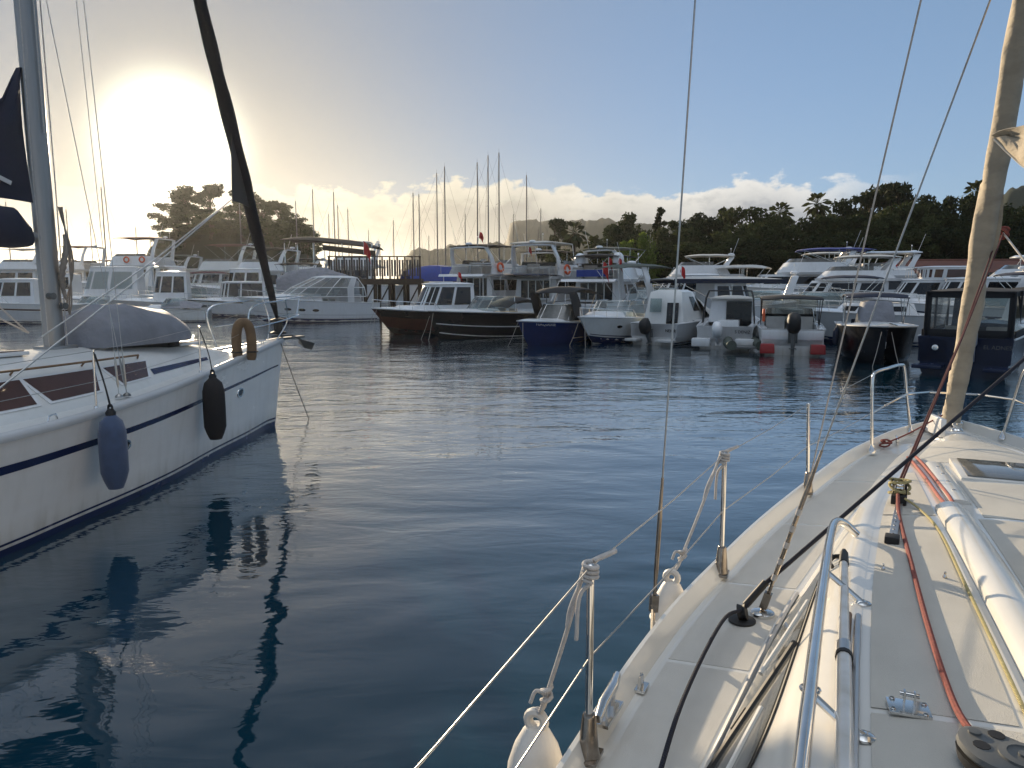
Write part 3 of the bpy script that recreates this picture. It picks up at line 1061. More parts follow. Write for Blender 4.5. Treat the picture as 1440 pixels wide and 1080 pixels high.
    # clew corner peeking out of the roll
    g = MB()
    rows = []
    for i in range(10):
        u = i / 9
        c = foot + d * (.175 + .085 * u)
        w = .035 * math.sin(PI * min(1, u * 1.1 + .05)) + .02
        rows.append([c + Vector((-.02, -.055, 0)) + Vector((0, -1, 0)) * w * j / 5 for j in range(6)])
    g.thick(rows, .01)
    g.build('clew_corner', M['canvas'], gen)
    g = MB()
    g.lathe([(.03, -.05), (.095, -.045), (.095, -.03), (.05, -.025), (.05, .05), (.095, .055), (.095, .07), (.03, .075)], foot + ax * -.08, 16)
    g.tube([foot - ax * .12, L_(.1, 0, 1.3)], .015, 8)
    g.build('furling_drum', M['plastic'], own)
    # stemhead: white anchor well lid upright, roller and cleats
    g = MB()
    g.box((-.62, .17, 1.42), (.30, .05, .17), rz=.25)
    g.box((-.45, .1, 1.345), (.4, .22, .05), rz=.25)
    g.build('anchor_locker_lid', M['white'], own, bevel=.015)
    g = MB()
    g.lathe([(.05, 0), (.05, .05), (.03, .07), (.045, .1), (.045, .12), (0, .125)], L_(.55, 0, 1.33), 14)
    g.build('windlass', M['steel'], own)
    for sd in SIDES:
        g = MB()
        o = L_(.85, sd * .5, dz(.85, .5))
        for a in (-.04, .04):
            g.tube([o + Vector((a, 0, 0)), o + Vector((a, 0, .05))], .011, 8)
        g.tube([o + Vector((-.12, 0, .055)), o + Vector((.12, 0, .055))], .013, 8)
        g.build('mooring_cleat', M['steel'], own)
    g = MB()
    g.box((.02, 0, 1.33), (.5, .14, .03))
    g.box((.02, .07, 1.37), (.5, .012, .09))
    g.box((.02, -.07, 1.37), (.5, .012, .09))
    g.lathe([(.0, -.05), (.045, -.05), (.03, 0), (.045, .05), (0, .05)], (.22, 0, 1.37), 12, 0, Matrix.Rotation(PI / 2, 3, 'X'))
    g.build('bow_roller', M['steel'], own, bevel=.004)
    # turning block for the navy sheet
    g = MB()
    o = L_(4.88, 1.365, dz(4.88, 1.365) + .004)
    g.lathe([(.062, 0), (.062, .008), (.045, .013), (0, .015)], o, 20)
    bl = g.build('turning_block', M['rubber'], own)
    g = MB()
    g.lathe([(0, -.018), (.038, -.018), (.03, 0), (.038, .018), (0, .018)], o + Vector((0, 0, .045)), 16, 0, Matrix.Rotation(PI / 2.4, 3, 'X'))
    g.tube([o + Vector((.02, -.01, .07)), o + Vector((.09, -.09, .17))], .017, 10)
    g.build('block_sheave', M['rubber'], bl)
    # cabin back and cockpit behind the camera
    g = MB()
    g.box((-9.0, 0, 1.18), (3.4, 1.5, .04))
    for sd in SIDES:
        g.box((-9.0, sd * .92, 1.32), (3.3, .22, .26))
    g.build('cockpit', M['gel'], own, bevel=.03)
    return tops, heads
TOPS, HEADS = own_fittings()

# ------------------------------------------------------------------ ropes, fenders and gear lying on the foreground yacht
def rope(name, pts, r, m, label, cat='rope', group=None, n=8):
    """pts are points of the foreground yacht's own frame"""
    o = OWN @ Vector(pts[0])
    g = MB()
    g.tube([(OWN @ Vector(p)) - o for p in pts], r, n)
    ob = g.build(name, m)
    ob.location = o
    return tag(ob, label, cat, group)
def RT(s, p, h=.012):
    return L_(s, p, roof_top(s, p) + h)

def own_ropes():
    blk = RT(6.40, .64, .03)
    rope('rope', bez([RT(3.9, .69, .06), RT(4.2, .70, .016), RT(4.96, .705, .012), RT(5.6, .705, .012), RT(6.06, .695, .012), RT(6.28, .68, .025), blk], 8), .0095, M['roper'], 'long red rope running aft along the cabin top into the grey line organiser', group='ropes on the foreground yacht')
    rope('rope', bez([blk, RT(6.62, .60, .02), RT(7.0, .58, .014)], 6), .0095, M['roper'], 'short red rope end leaving the grey line organiser aft', group='ropes on the foreground yacht')
    for k, (o, lab) in enumerate(((.025, 'outer of two parallel red ropes entering the front of the white line garage'), (-.025, 'inner of two parallel red ropes entering the front of the white line garage'))):
        rope('rope', bez([RT(2.3, .50 + o, .02), RT(2.55, .485 + o, .014), RT(3.2, .465 + o, .014), RT(3.75, .455 + o, .02), RT(4.02, .45 + o * .5, .02)], 8), .010, M['ropep'], lab, group='ropes on the foreground yacht')
    rope('rope', bez([RT(3.95, .66, .05), RT(4.0, .61, .02), RT(4.27, .565, .012), RT(4.6, .548, .012), RT(5.14, .545, .012), RT(5.95, .535, .012), RT(6.9, .525, .012)], 8), .006, M['ropey'], 'thin pale yellow line along the foot of the white line garage', group='ropes on the foreground yacht')
    # genoa sheets, red-brown, from the clew down to the track car
    clew = ow(1411, 328, y=6.35)
    car = RT(3.84, .68, .09)
    for o, lab in ((0, 'dark red sheet slanting from the headsail clew down to the track car, nearer strand'), (.03, 'dark red sheet slanting from the headsail clew down to the track car, farther strand')):
        rope('sheet_rope', [clew + Vector((o, o, 0)), clew.lerp(car, .5) + Vector((o, 0, -.03)), car + Vector((o, .3 * o, 0))], .0062, M['ropem'], lab, 'rope', 'ropes on the foreground yacht')
    far = ow(1445, 372, y=6.0)
    far2 = clew.lerp(far, 3.0)
    rope('sheet_rope', [clew, far2], .008, M['ropew'], 'white sheet leading right from the headsail clew out of view', 'rope', 'ropes on the foreground yacht')
    kn = []
    for k in range(40):
        a = k * .55
        kn.append(clew + Vector((.035 * math.cos(a), .035 * math.sin(a * 1.3), .05 * math.sin(a * .7))))
    rope('rope_knot', bez(kn, 2), .009, M['roper'], 'dark red knot tied in the clew of the beige headsail', 'knot')
    # tangle at the car
    kn = [car + Vector((.05 * math.cos(a * 1.0) + R.uniform(-.01, .01), .05 * math.sin(a), .04 * math.sin(a * .37))) for a in [k * .7 for k in range(30)]]
    rope('rope_coil', bez(kn, 2), .008, M['ropey'], 'small pale rope tangle round the sheet track car', 'rope', 'ropes on the foreground yacht')
    # navy sheet: mast to turning block, then aft along the side deck
    bk = L_(4.88, 1.365, dz(4.88, 1.365) + .06)
    a = ow(1440, 505, y=4.6)
    b = bk + Vector((.09, -.09, .11))
    end = b.lerp(a, 1.6)
    rope('sheet_rope', [end, a, b.lerp(a, .5), b, bk], .0105, M['ropen'], 'navy rope crossing above the cabin top from the mast to the turning block', 'rope', 'ropes on the foreground yacht')
    rope('sheet_rope', bez([bk, L_(5.15, 1.42, dz(5.15, 1.42) + .11), L_(5.8, 1.46, dz(5.8, 1.4) + .09), L_(6.4, 1.45, dz(6.4, 1.4) + .05), L_(7.2, 1.45, 1.2)], 6), .0085, M['ropen'], 'navy rope running aft over the side deck from the turning block', 'rope', 'ropes on the foreground yacht')
    # telescopic boat hook lying along the grab rail
    o = thing('boat_hook', 'white telescopic boat hook with black end lying beside the grab rail', 'boat hook', OWN @ RT(5.06, .955, .04), math.radians(66))
    g = MB()
    loc = lambda s, p, h: RT(s, p, h) - RT(5.06, .955, .04)
    g.tube([loc(5.1, .957, .044), loc(5.98, .957, .047)], .0165, 12)
    g.tube([loc(5.98, .957, .047), loc(7.25, .955, .05)], .021, 12)
    g.build('pole', M['white'], o)
    g = MB()
    g.tube([loc(4.98, .956, .044), loc(5.02, .956, .044), loc(5.16, .957, .044)], [.010, .017, .02], 10)
    g.tube(bez([loc(5.06, .957, .044), loc(5.07, .995, .04), loc(5.13, 1.01, .035), loc(5.17, 1.0, .03)], 4), [.010] * 13, 8)
    g.build('hook', M['rubber'], o)
    g = MB()
    g.tube([loc(5.93, .957, .047), loc(6.0, .957, .047)], .0235, 12)
    g.tube([loc(6.0, .957, .047), loc(6.02, .957, .047)], .025, 12, 1)
    g.build('collar', [M['alu'], M['rubber']], o)
    # fenders over the side
    def fender(top, r, ln, mt, label, rim=True):
        t = OWN @ top
        f = thing('fender', label, 'fender', t, math.radians(66), 'fenders hung over the side')
        g = MB()
        pr = [(.0, .0), (r * .34, -.004), (r * .46, -.02), (r * .74, -.075), (r * .93, -.14), (r, -.22), (r, -ln + .22), (r * .85, -ln + .1), (r * .5, -ln + .03), (0, -ln)]
        g.lathe(pr[::-1], (0, 0, 0), 20)
        g.build('body', mt, f)
        g = MB()
        for sgn in (0,):
            g.tube([(0, .030 * math.cos(a), .018 + .030 * math.sin(a)) for a in [2 * PI * k / 16 for k in range(16)]], .017, 8, closed=True)
        g.build('eye', mt, f)
        g = MB()
        for sgn in (0,):
            g.tube([(r * 1.01 * math.cos(a), r * 1.01 * math.sin(a), -.2) for a in [2 * PI * k / 24 for k in range(24)]], .006, 6, closed=True)
        g.build('rim', mt, f)
        return f
    f1 = L_(6.10, 1.90, 1.20)
    f2 = L_(4.66, 1.74, 1.20)
    fender(f1, .105, .7, M['fendwhite'], 'scuffed white fender nearest the camera, tied to the first stanchion')
    fender(f2, .10, .7, M['fendwhite'], 'white fender half hidden behind the rail at the second stanchion')
    for f, top, la, lb in ((f1, TOPS[1][1], 'white lashing tied round the top of the nearest stanchion down to its fender', 'near'), (f2, TOPS[1][2], 'white lashing tied round the top of the second stanchion down to its fender', 'far')):
        knot = f.lerp(top, .2)
        pts = []
        for k in range(26):
            a = k * .9
            pts.append(top + Vector((.022 * math.cos(a), .022 * math.sin(a), .012 - .0022 * k)))
        pts2 = bez(pts, 2)
        tail = bez([pts[-1], top + Vector((-.02, .03, -.1)), top + Vector((-.03, .035, -.24))], 5)
        o = OWN @ top
        g = MB()
        W = lambda p: (OWN @ p) - o
        g.tube([W(p) for p in pts2], .0075, 7)
        g.tube([W(p) for p in bez([top + Vector((.03, 0, .01)), top + Vector((.06, -.03, .02)), top + Vector((.10, -.055, .028)), top + Vector((.06, -.01, .012)), top + Vector((.02, .02, .0))], 4)], .0075, 7)
        g.tube([W(p) for p in tail], .007, 7)
        g.tube([W(p) for p in bez([top + Vector((.0, .02, 0)), top.lerp(knot, .5) + Vector((0, .005, 0)), knot], 5)], .0075, 7)
        g.tube([W(p) for p in bez([top + Vector((.015, .015, -.01)), top.lerp(knot, .3) + Vector((0, .02, 0)), top.lerp(knot, .45) + Vector((0, .01, 0))], 5)], .0065, 7)
        g.tube([W(knot + Vector((.017 * math.cos(a * .8), .017 * math.sin(a * .8), -.03 + .0045 * a))) for a in range(16)], .008, 7)
        g.tube([W(p) for p in bez([knot, knot + Vector((-.02, .03, .02)), knot + Vector((-.035, .045, -.02))], 4)], .0065, 7)
        g.tube([W(p) for p in bez([knot + Vector((.01, 0, 0)), knot.lerp(f, .5) + Vector((.015, 0, 0)), f + Vector((0, 0, .06))], 4)], .008, 7)
        g.tube([W(p) for p in bez([knot - Vector((.01, 0, 0)), knot.lerp(f, .5) - Vector((.01, 0, 0)), f + Vector((0, 0, .06))], 4)], .008, 7)
        ob = g.build('lashing', M['ropew'])
        ob.location = o
        tag(ob, la, 'rope', 'ropes on the foreground yacht')
    # red lashings on the pulpit
    for q, lab in ((HEADS[-1][1] + Vector((-.05, 0, .12)), 'red cord wound round the starboard pulpit leg'), (L_(1.0, .60, dz(1.0, .6) + .05), 'small heap of red cord on the deck inside the port pulpit')):
        pts = [q + Vector((.045 * math.cos(k * 1.1) * (1 + .5 * math.sin(k * 1.7)), .04 * math.sin(k * .83) * (1 + .5 * math.cos(k * 2.3)), .04 * math.sin(k * .61) * math.cos(k * .37))) for k in range(22)]
        rope('cord', bez(pts, 2), .008, M['roper'], lab, 'rope')
    rope('cord', bez([L_(1.0, .60, dz(1.0, .6) + .05), L_(.8, .4, dz(.8, .4) + .09), L_(.5, .12, 1.5)], 5), .007, M['roper'], 'thin red cord stretched from the port pulpit to the stemhead', 'rope')
    pts = [HEADS[-1][1] + Vector((-.16, -.03, .02)) + Vector((.02 * math.sin(k * .2), .06 * math.cos(k * .62), .08 * math.sin(k * .62))) for k in range(30)]
    rope('cord', bez(pts, 2), .006, M['roper'], 'hanging coil of red cord under the starboard pulpit rail', 'rope')
own_ropes()

# ------------------------------------------------------------------ neighbouring yacht on the left, moored parallel to ours
NB = Matrix.Translation((-4.45, 14.3, 0)) @ Matrix.Rotation(math.radians(71), 4, 'Z')
NB_INV = NB.inverted()
nb = thing('sailing_yacht', 'white sailing yacht with navy stripe, black rolled headsail and grey mast at the left', 'sailing yacht', (-4.45, 14.3, 0), math.radians(71), 'sailing yachts with furled headsails')
def nw(px, py, z=None, y=None):
    return NB_INV @ at(px, py, z, y)
NHB = [(0, .03), (.5, .17), (1, .32), (1.7, .53), (2.6, .83), (3.4, 1.10), (4.2, 1.36), (5, 1.59), (6, 1.82), (7.1, 1.98), (9, 2.1), (12, 1.95), (13.4, 1.75)]
NHZ = [(0, 1.66), (1.6, 1.52), (3.4, 1.395), (5, 1.31), (6, 1.275), (7, 1.25), (9, 1.24), (13.4, 1.3)]
NWB = [(0, .0), (.3, .02), (1, .2), (1.7, .39), (2.87, .72), (4.0, 1.10), (4.9, 1.33), (6.1, 1.56), (7.1, 1.75), (9, 1.86), (12, 1.7), (13.4, 1.5)]
nhb = lambda s: sm(NHB, s)
nhz = lambda s: sm(NHZ, s)
NSS = [0, .15, .35, .6, .9, 1.3, 1.7, 2.2, 2.7, 3.2, 3.7, 4.2, 4.8, 5.4, 6, 6.6, 7.2, 8, 9, 10.5, 12, 13.4]
def nsk(s):
    return .34 * max(0, 1 - s / 1.6)
def nside(s, v, off=0.0, sd=-1):
    """hull side of the neighbour: v = 0 waterline, 1 sheer"""
    w = sm(NWB, s)
    h = nhb(s)
    y = w + (h - w) * (v ** 1.25 if v > 0 else v)
    z = nhz(s) * v
    return Vector((-s - nsk(s) * (1 - v), sd * (max(y, .012) + off), z))

def nb_hull():
    b = MB()
    rows = []
    vs = (-.3, -.12, 0, .12, .25, .4, .55, .7, .85, 1.0)
    for s in NSS:
        half = [nside(s, v) for v in vs]
        rows.append([Vector((p.x, -p.y, p.z)) for p in half[::-1]] + half)
    b.sheet(rows)
    b.add(rows[-1], [tuple(range(len(rows[-1])))])
    b.build('hull', M['hullw'], nb)
    def band(name, v0, v1, m, s0=0.0, s1=13.4, off=.004, parent=nb):
        for sd in (-1, 1):
            q = MB()
            ss = [s0 + (s1 - s0) * i / 40 for i in range(41)]
            q.sheet([[nside(s, (v0(s) if callable(v0) else v0) + ((v1(s) if callable(v1) else v1) - (v0(s) if callable(v0) else v0)) * k / 3, off, sd) for k in range(4)] for s in ss])
            q.build(name, M[m], parent)
    band('hull_stripe', lambda s: .70 - .002 * s, lambda s: .715 + .006 * min(s, 8), 'navy', .12)
    band('boot_stripe', -.1, .06, 'navy', .02)
    band('boot_line', .085, .105, 'navy', .02)
    for sd in (-1, 1):
        t = MB()
        t.sheet([[(-s, sd * (nhb(s) + .022), nhz(s) - .06), (-s, sd * (nhb(s) + .03), nhz(s) - .03), (-s, sd * (nhb(s) + .026), nhz(s) + .01), (-s, sd * (nhb(s) - .0), nhz(s) + .03), (-s, sd * max(.003, nhb(s) - .05), nhz(s) + .03), (-s, sd * max(.002, nhb(s) - .07), nhz(s) - .035)] for s in NSS])
        t.build('toe_rail', M['greyw'], nb, sharp=60)
    d = MB()
    d.sheet([[(-s, max(.004, nhb(s) - .06) * k, nhz(s) - .035 + .06 * (1 - k * k)) for k in (-1, -.8, -.5, -.2, 0, .2, .5, .8, 1)] for s in NSS[1:]])
    d.build('deck', M['offwhite'], nb)
    # oval portlights in the topsides
    for px, py in ((338, 553), (175, 628)):
        best = min(((s / 50, v / 50) for s in range(60, 330) for v in range(20, 46)), key=lambda q: (lambda e: (e.x - px) ** 2 + (e.y - py) ** 2)(pix(NB @ nside(q[0], q[1]))))
        c = nside(*best)
        t = (nside(best[0] + .05, best[1]) - c).normalized()
        u = (nside(best[0], best[1] + .05) - c).normalized()
        nrm = t.cross(u).normalized()
        if nrm.y > 0:
            nrm = -nrm
        g = MB()
        el = lambda a, b_, o: [c + nrm * o + t * (a * math.cos(q)) + u * (b_ * math.sin(q)) for q in [2 * PI * k / 20 for k in range(20)]]
        g.loft([el(.13, .085, .0), el(.125, .08, .014), el(.10, .058, .014), el(.098, .056, .004)])
        ring = g.build('portlight', M['steel'], nb)
        g = MB()
        g.add(el(.099, .057, .006), [tuple(range(20))])
        g.build('portlight_pane', M['glass'], ring)

def pix(p):
    d = p - EYE
    dep = d.y * math.cos(PITCH) - d.z * math.sin(PITCH)
    upp = d.y * math.sin(PITCH) + d.z * math.cos(PITCH)
    return Vector((CX + F * d.x / dep, CY - F * upp / dep))
nb_hull()

NRB = [(1.7, .22), (2.5, .48), (4, .93), (5.2, 1.24), (6.5, 1.42), (9.5, 1.45)]
NRS = [(1.7, .12), (2.5, .31), (4, .64), (5.2, .86), (6.5, .98), (9.5, .98)]
NRZ = [(1.7, 1.56), (2.5, 1.64), (4, 1.69), (5.2, 1.70), (9.5, 1.72)]
def nroof(s, p):
    r = sm(NRS, s)
    return sm(NRZ, s) + .17 * (1 - (p / r) ** 2) * min(1, (s - 1.6) / 1.5)
def ncoach(s, v, off=0.0, sd=-1):
    bb, r = sm(NRB, s), sm(NRS, s)
    zb = nhz(s) - .03
    z = sm(NRZ, s)
    n = Vector((0, z - zb, bb - r)).normalized()
    return Vector((-s, sd * (bb + (r - bb) * v + n.y * off), zb + (z - zb) * v + n.z * off))

def nb_deckworks():
    g = MB()
    rows = []
    for i in range(25):
        s = 1.7 + 7.8 * i / 24
        r = sm(NRS, s)
        left = [ncoach(s, v, 0, 1) for v in (0, .15, .5, .85, 1.0)] + [Vector((-s, r * k, nroof(s, r * k))) for k in (.93, .75, .5, .25)]
        rows.append(left + [Vector((-s, 0, nroof(s, 0)))] + [Vector((p.x, -p.y, p.z)) for p in left[::-1]])
    g.sheet(rows)
    g.add(rows[0], [tuple(range(len(rows[0])))])
    g.add(rows[-1], [tuple(range(len(rows[-1])))])
    g.build('coachroof', M['offwhite'], nb, sharp=60)
    for sd in (-1, 1):
        for quad in ((5.15, 6.0, .30, .86, .28), (6.15, 7.5, .3, .86, .0), (4.15, 4.80, .34, .85, .30)):
            s0, s1, v0, v1, sl = quad
            def pane(e, off, d, m, name, par):
                q = MB()
                rows = []
                for i in range(7):
                    s = s0 - e + (s1 - s0 + 2 * e) * i / 6
                    rows.append([ncoach(s + sl * (.5 - (v0 + (v1 - v0) * k / 4)) * (.5 - i / 6) * 2, (v0 - e) + (v1 - v0 + 2 * e) * k / 4, off, sd) for k in range(5)])
                q.thick(rows, d * (1 if sd > 0 else -1))
                return q.build(name, M[m], par)
            w = pane(.045, .002, .008, 'white', 'cabin_window', nb)
            pane(0, .012, .003, 'brownglass', 'window_pane', w)
        q = MB()
        q.sheet([[ncoach(s, v, .005, sd) for v in (.36, .56)] for s in [2.5 + 1.55 * i / 10 for i in range(11)]])
        q.build('coachroof_stripe', M['navy'], nb)
        q = MB()
        pts = [ncoach(s, 1.0, .075, sd) for s in (4.2, 4.5, 5.2, 6, 7, 8)]
        q.tube([ncoach(4.15, 1.0, .0, sd)] + bez(pts, 3), .014, 8)
        for s in (5.2, 6.2, 7.2):
            q.tube([ncoach(s, 1.0, .0, sd), ncoach(s, 1.0, .075, sd)], .012, 6)
        q.build('grab_rail', M['teak'], nb)
    for s, p in ((2.75, -.12), (5.75, -.2)):
        g = MB()
        g.box((-s, p, nroof(s, p) + .012), (.46, .44, .05))
        h = g.build('deck_hatch', M['white'], nb, bevel=.015)
        g = MB()
        g.box((-s, p, nroof(s, p) + .042), (.38, .36, .014))
        g.build('hatch_pane', M['brownglass'], h, bevel=.004)
    # mast, boom with navy bag, and the navy cloth above it
    mx = -4.84
    g = MB()
    g.loft([[Vector((mx + .05 * (z - 2) / 15 * -1 + .145 * k * math.cos(a), .082 * k * math.sin(a), z)) for a in [2 * PI * i / 18 for i in range(18)]] for z, k in ((1.82, 1), (6, 1), (12, 1), (17.5, .8))], True, True, True)
    m_ = g.build('mast', M['mastalu'], nb)
    g = MB()
    g.box((mx + .02, 0, 1.87), (.42, .3, .06))
    g.build('mast_step', M['mastalu'], m_, bevel=.01)
    for z, a in ((2.42, .5), (2.55, 2.4)):
        g = MB()
        g.lathe([(.045, 0), (.04, .03), (.03, .06), (.045, .085), (0, .09)], (mx + .1 * math.cos(a), -.06, z), 12, 0, Matrix.Rotation(PI / 2, 3, 'X'))
        g.build('mast_winch', M['plastic'], m_)
    g = MB()
    g.tube([(mx + .02, -.1, 4.6), (mx + .02, -.1, 9), (mx + .02, -.1, 15)], .008, 6)
    g.tube([(mx + .12, -.08, 1.9), (mx + .15, -.06, 4), (mx + .1, -.08, 15)], .008, 6)
    g.tube([(mx - .15, -.09, 1.9), (mx - .17, -.08, 4), (mx - .1, -.08, 15)], .007, 6)
    g.build('halyard', M['ropew'], m_)
    g = MB()
    g.tube([(mx - .12, 0, 3.30), (mx - 5.2, 0, 3.26)], .06, 12)
    g.build('boom', M['mastalu'], nb)
    g = MB()
    rings = []
    for i, (s, h, w) in enumerate(((5.03, .10, .05), (5.1, .22, .12), (5.3, .40, .20), (5.8, .42, .23), (7, .38, .22), (9, .26, .16), (10.2, .18, .1))):
        rings.append([L_(s, w * math.sin(a) * (1 + .06 * math.sin(3 * s + a * 3)), 3.22 + h * .45 - h * .62 * math.cos(a) + .015 * math.sin(7 * s + 2 * a)) for a in [2 * PI * k / 18 for k in range(18)]])
    g.loft(rings, True, True, True)
    g.build('sail_bag', M['navycv'], nb)
    g = MB()
    A, B, C, D = L_(5.02, 0, 5.35), L_(5.02, 0, 3.72), L_(6.5, .02, 3.8), L_(5.25, 0, 4.95)
    rows = []
    for i in range(10):
        u = i / 9
        a_, b_ = A.lerp(B, u), (A.lerp(D, u * 3) if u < .33 else D.lerp(C, (u - .33) / .67))
        rows.append([a_.lerp(b_, j / 6) + Vector((0, .04 * math.sin(j * 1.3 + u * 4), 0)) for j in range(7)])
    g.thick(rows, .02)
    g.build('sail_cloth', M['navycv'], nb, label='navy triangle of sail cloth behind the grey mast')
    g = MB()
    g.box(L_(5.55, -.06, 4.02), (.55, .012, .05), rot=Matrix.Rotation(.35, 3, 'Y'))
    g.build('sail_batten', M['greyw'], nb)
    # shrouds and chainplate
    for sd in (-1, 1):
        foot = L_(4.98, sd * 1.32, 1.335)
        for end, r in ((L_(4.95, sd * .95, 8.0), .005), (L_(4.87, sd * .08, 7.8), .0048), (L_(5.0, sd * .9, 8.0), .004)):
            q = MB()
            st = foot + Vector((-.12 if r == .004 else .0, 0, 0))
            d = (end - st).normalized()
            q.tube([st, end], r, 6)
            q.tube([st + d * .1, st + d * .14, st + d * .42, st + d * .48], [.006, .014, .014, .006], 8)
            q.lathe([(.05, -.02), (.045, 0), (.02, .02), (0, .03)], st, 12)
            q.build('shroud', M['wire'], nb)
        q = MB()
        q.tube([L_(4.95, sd * .95, 8.0), L_(4.86, 0, 8.1)], [.02, .035], 8)
        q.tube([L_(4.95, sd * .95, 8.0), L_(4.88, 0, 16.5)], .004, 6)
        q.build('spreader', M['mastalu'], nb)
    # black headsail rolled on the forestay
    foot, head = L_(.12, 0, 2.05), L_(4.85, 0, 16.9)
    d = head - foot
    ax = d.normalized()
    e1 = ax.cross(Vector((0, 1, 0))).normalized()
    e2 = ax.cross(e1)
    rings = []
    prof = [(0, .035), (.02, .06), (.06, .075), (.12, .11), (.16, .125), (.19, .12), (.3, .108), (.6, .08), (.95, .03)]
    n = 90
    for i in range(n + 1):
        t = (i / n) ** 1.3 * .95
        zz = t * d.length
        r0 = lerp(prof, t)
        rings.append([foot + d * t + (e1 * math.cos(a) + e2 * math.sin(a)) * (r0 * (.92 + .14 * ((a / (2 * PI) + zz * .4) % 1.0)) + .006 * math.sin(zz * 6 + 2 * a)) for a in [2 * PI * k / 14 for k in range(14)]])
    g = MB()
    g.loft(rings, True, True, True)
    gen = g.build('furled_headsail', M['furl'], nb, sharp=50)
    g = MB()
    cl = nw(326, 280, y=12.4)
    c0, c1 = foot + d * .135, foot + d * .225
    g.thick([[c1.lerp(c0, j / 6) for j in range(7)], [c1.lerp(cl, .45).lerp(c0.lerp(cl, .6), j / 6) for j in range(7)], [cl + Vector((0, 0, .03 - .01 * j)) for j in range(7)]], .015)
    g.build('clew_corner', M['browncv'], gen)
    g = MB()
    g.lathe([(.04, -.26), (.15, -.24), (.15, -.21), (.08, -.19), (.08, -.02), (.15, .0), (.15, .03), (.05, .06)], foot - ax * .05, 16)
    g.tube([foot - ax * .42, foot], .016, 8)
    g.build('furling_drum', M['rubber'], nb)
    # pulpit
    g = MB()
    zt = 2.40
    for sd in (-1, 1):
        f1, f2 = L_(1.35, sd * .38, 1.55), L_(.3, sd * .1, 1.66)
        t1 = L_(1.45, sd * .44, 2.27)
        g.tube(bez([f1, t1, L_(.4, sd * .3, 2.40), L_(-.45, sd * .16, 2.46), L_(-.62, 0, 2.46)], 6), .0135, 8)
        g.tube(bez([f2, L_(.1, sd * .2, 2.0), L_(.2, sd * .26, 2.42)], 5), .0125, 8)
        g.tube(bez([L_(1.38, sd * .41, 1.95), L_(.4, sd * .28, 2.02), L_(-.35, sd * .14, 2.1), L_(-.5, 0, 2.1)], 5), .011, 8)
        g.tube([L_(-.5, sd * .0, 2.1), L_(-.62, 0, 2.46)], .011, 8)
    g.build('pulpit', M['steel'], nb)
    # stanchions and guard wires on both sides
    tops, mids = {}, {}
    for sd in (-1, 1):
        tt, mm = [], []
        for s in (3.35, 5.78, 8.2, 10.5):
            f = L_(s, sd * (nhb(s) - .07), nhz(s) - .02)
            t = f + Vector((0, sd * .02, .70))
            q = MB()
            q.tube([f, t], .0135, 10)
            q.lathe([(.035, 0), (.03, .02), (.022, .07), (0, .072)], f, 12)
            q.lathe([(.018, -.01), (.018, .012), (0, .018)], t, 10)
            q.build('stanchion', M['steel'], nb)
            tt.append(t)
            mm.append(f.lerp(t, .5))
        tops[sd], mids[sd] = tt, mm
        for seq, start in ((tt, L_(1.45, sd * .44, 2.27)), (mm, L_(1.38, sd * .41, 1.95))):
            q = MB()
            pts = [start] + seq
            for a, c in zip(pts, pts[1:]):
                q.tube([a, a.lerp(c, .5) - Vector((0, 0, .015)), c], .0035, 6)
            q.build('lifeline', M['wire'], nb)
    # anchor on the roller
    g = MB()
    g.box((.25, 0, 1.66), (.8, .14, .04))
    g.tube([(-.3, 0, 1.72), (.3, 0, 1.71), (.62, 0, 1.60)], .022, 8)
    g.add([(.55, 0, 1.62), (.80, .20, 1.52), (.98, 0, 1.36), (.80, -.20, 1.52), (.72, 0, 1.42)], [(0, 1, 2), (0, 2, 3), (1, 4, 2), (2, 4, 3), (0, 4, 1), (0, 3, 4)])
    g.build('anchor', M['plastic'], nb, bevel=.006)
    for s, p in ((.75, .12), (.75, -.12)):
        g = MB()
        o = L_(s, p, 1.63)
        g.tube([o + Vector((-.1, 0, .05)), o + Vector((.1, 0, .05))], .014, 8)
        g.tube([o + Vector((-.03, 0, -.02)), o + Vector((-.03, 0, .05))], .012, 8)
        g.tube([o + Vector((.03, 0, -.02)), o + Vector((.03, 0, .05))], .012, 8)
        g.build('mooring_cleat', M['steel'], nb)
    g = MB()
    o = L_(6.35, -(nhb(6.35) - .1), nhz(6.35) - .01)
    g.tube([o + Vector((-.1, 0, .0)), o + Vector((-.08, 0, .075)), o + Vector((.0, 0, .085)), o + Vector((.02, 0, 0))], .012, 8)
    g.build('mooring_cleat', M['steel'], nb)
    return tops, cl
NTOPS, NCLEW = nb_deckworks()

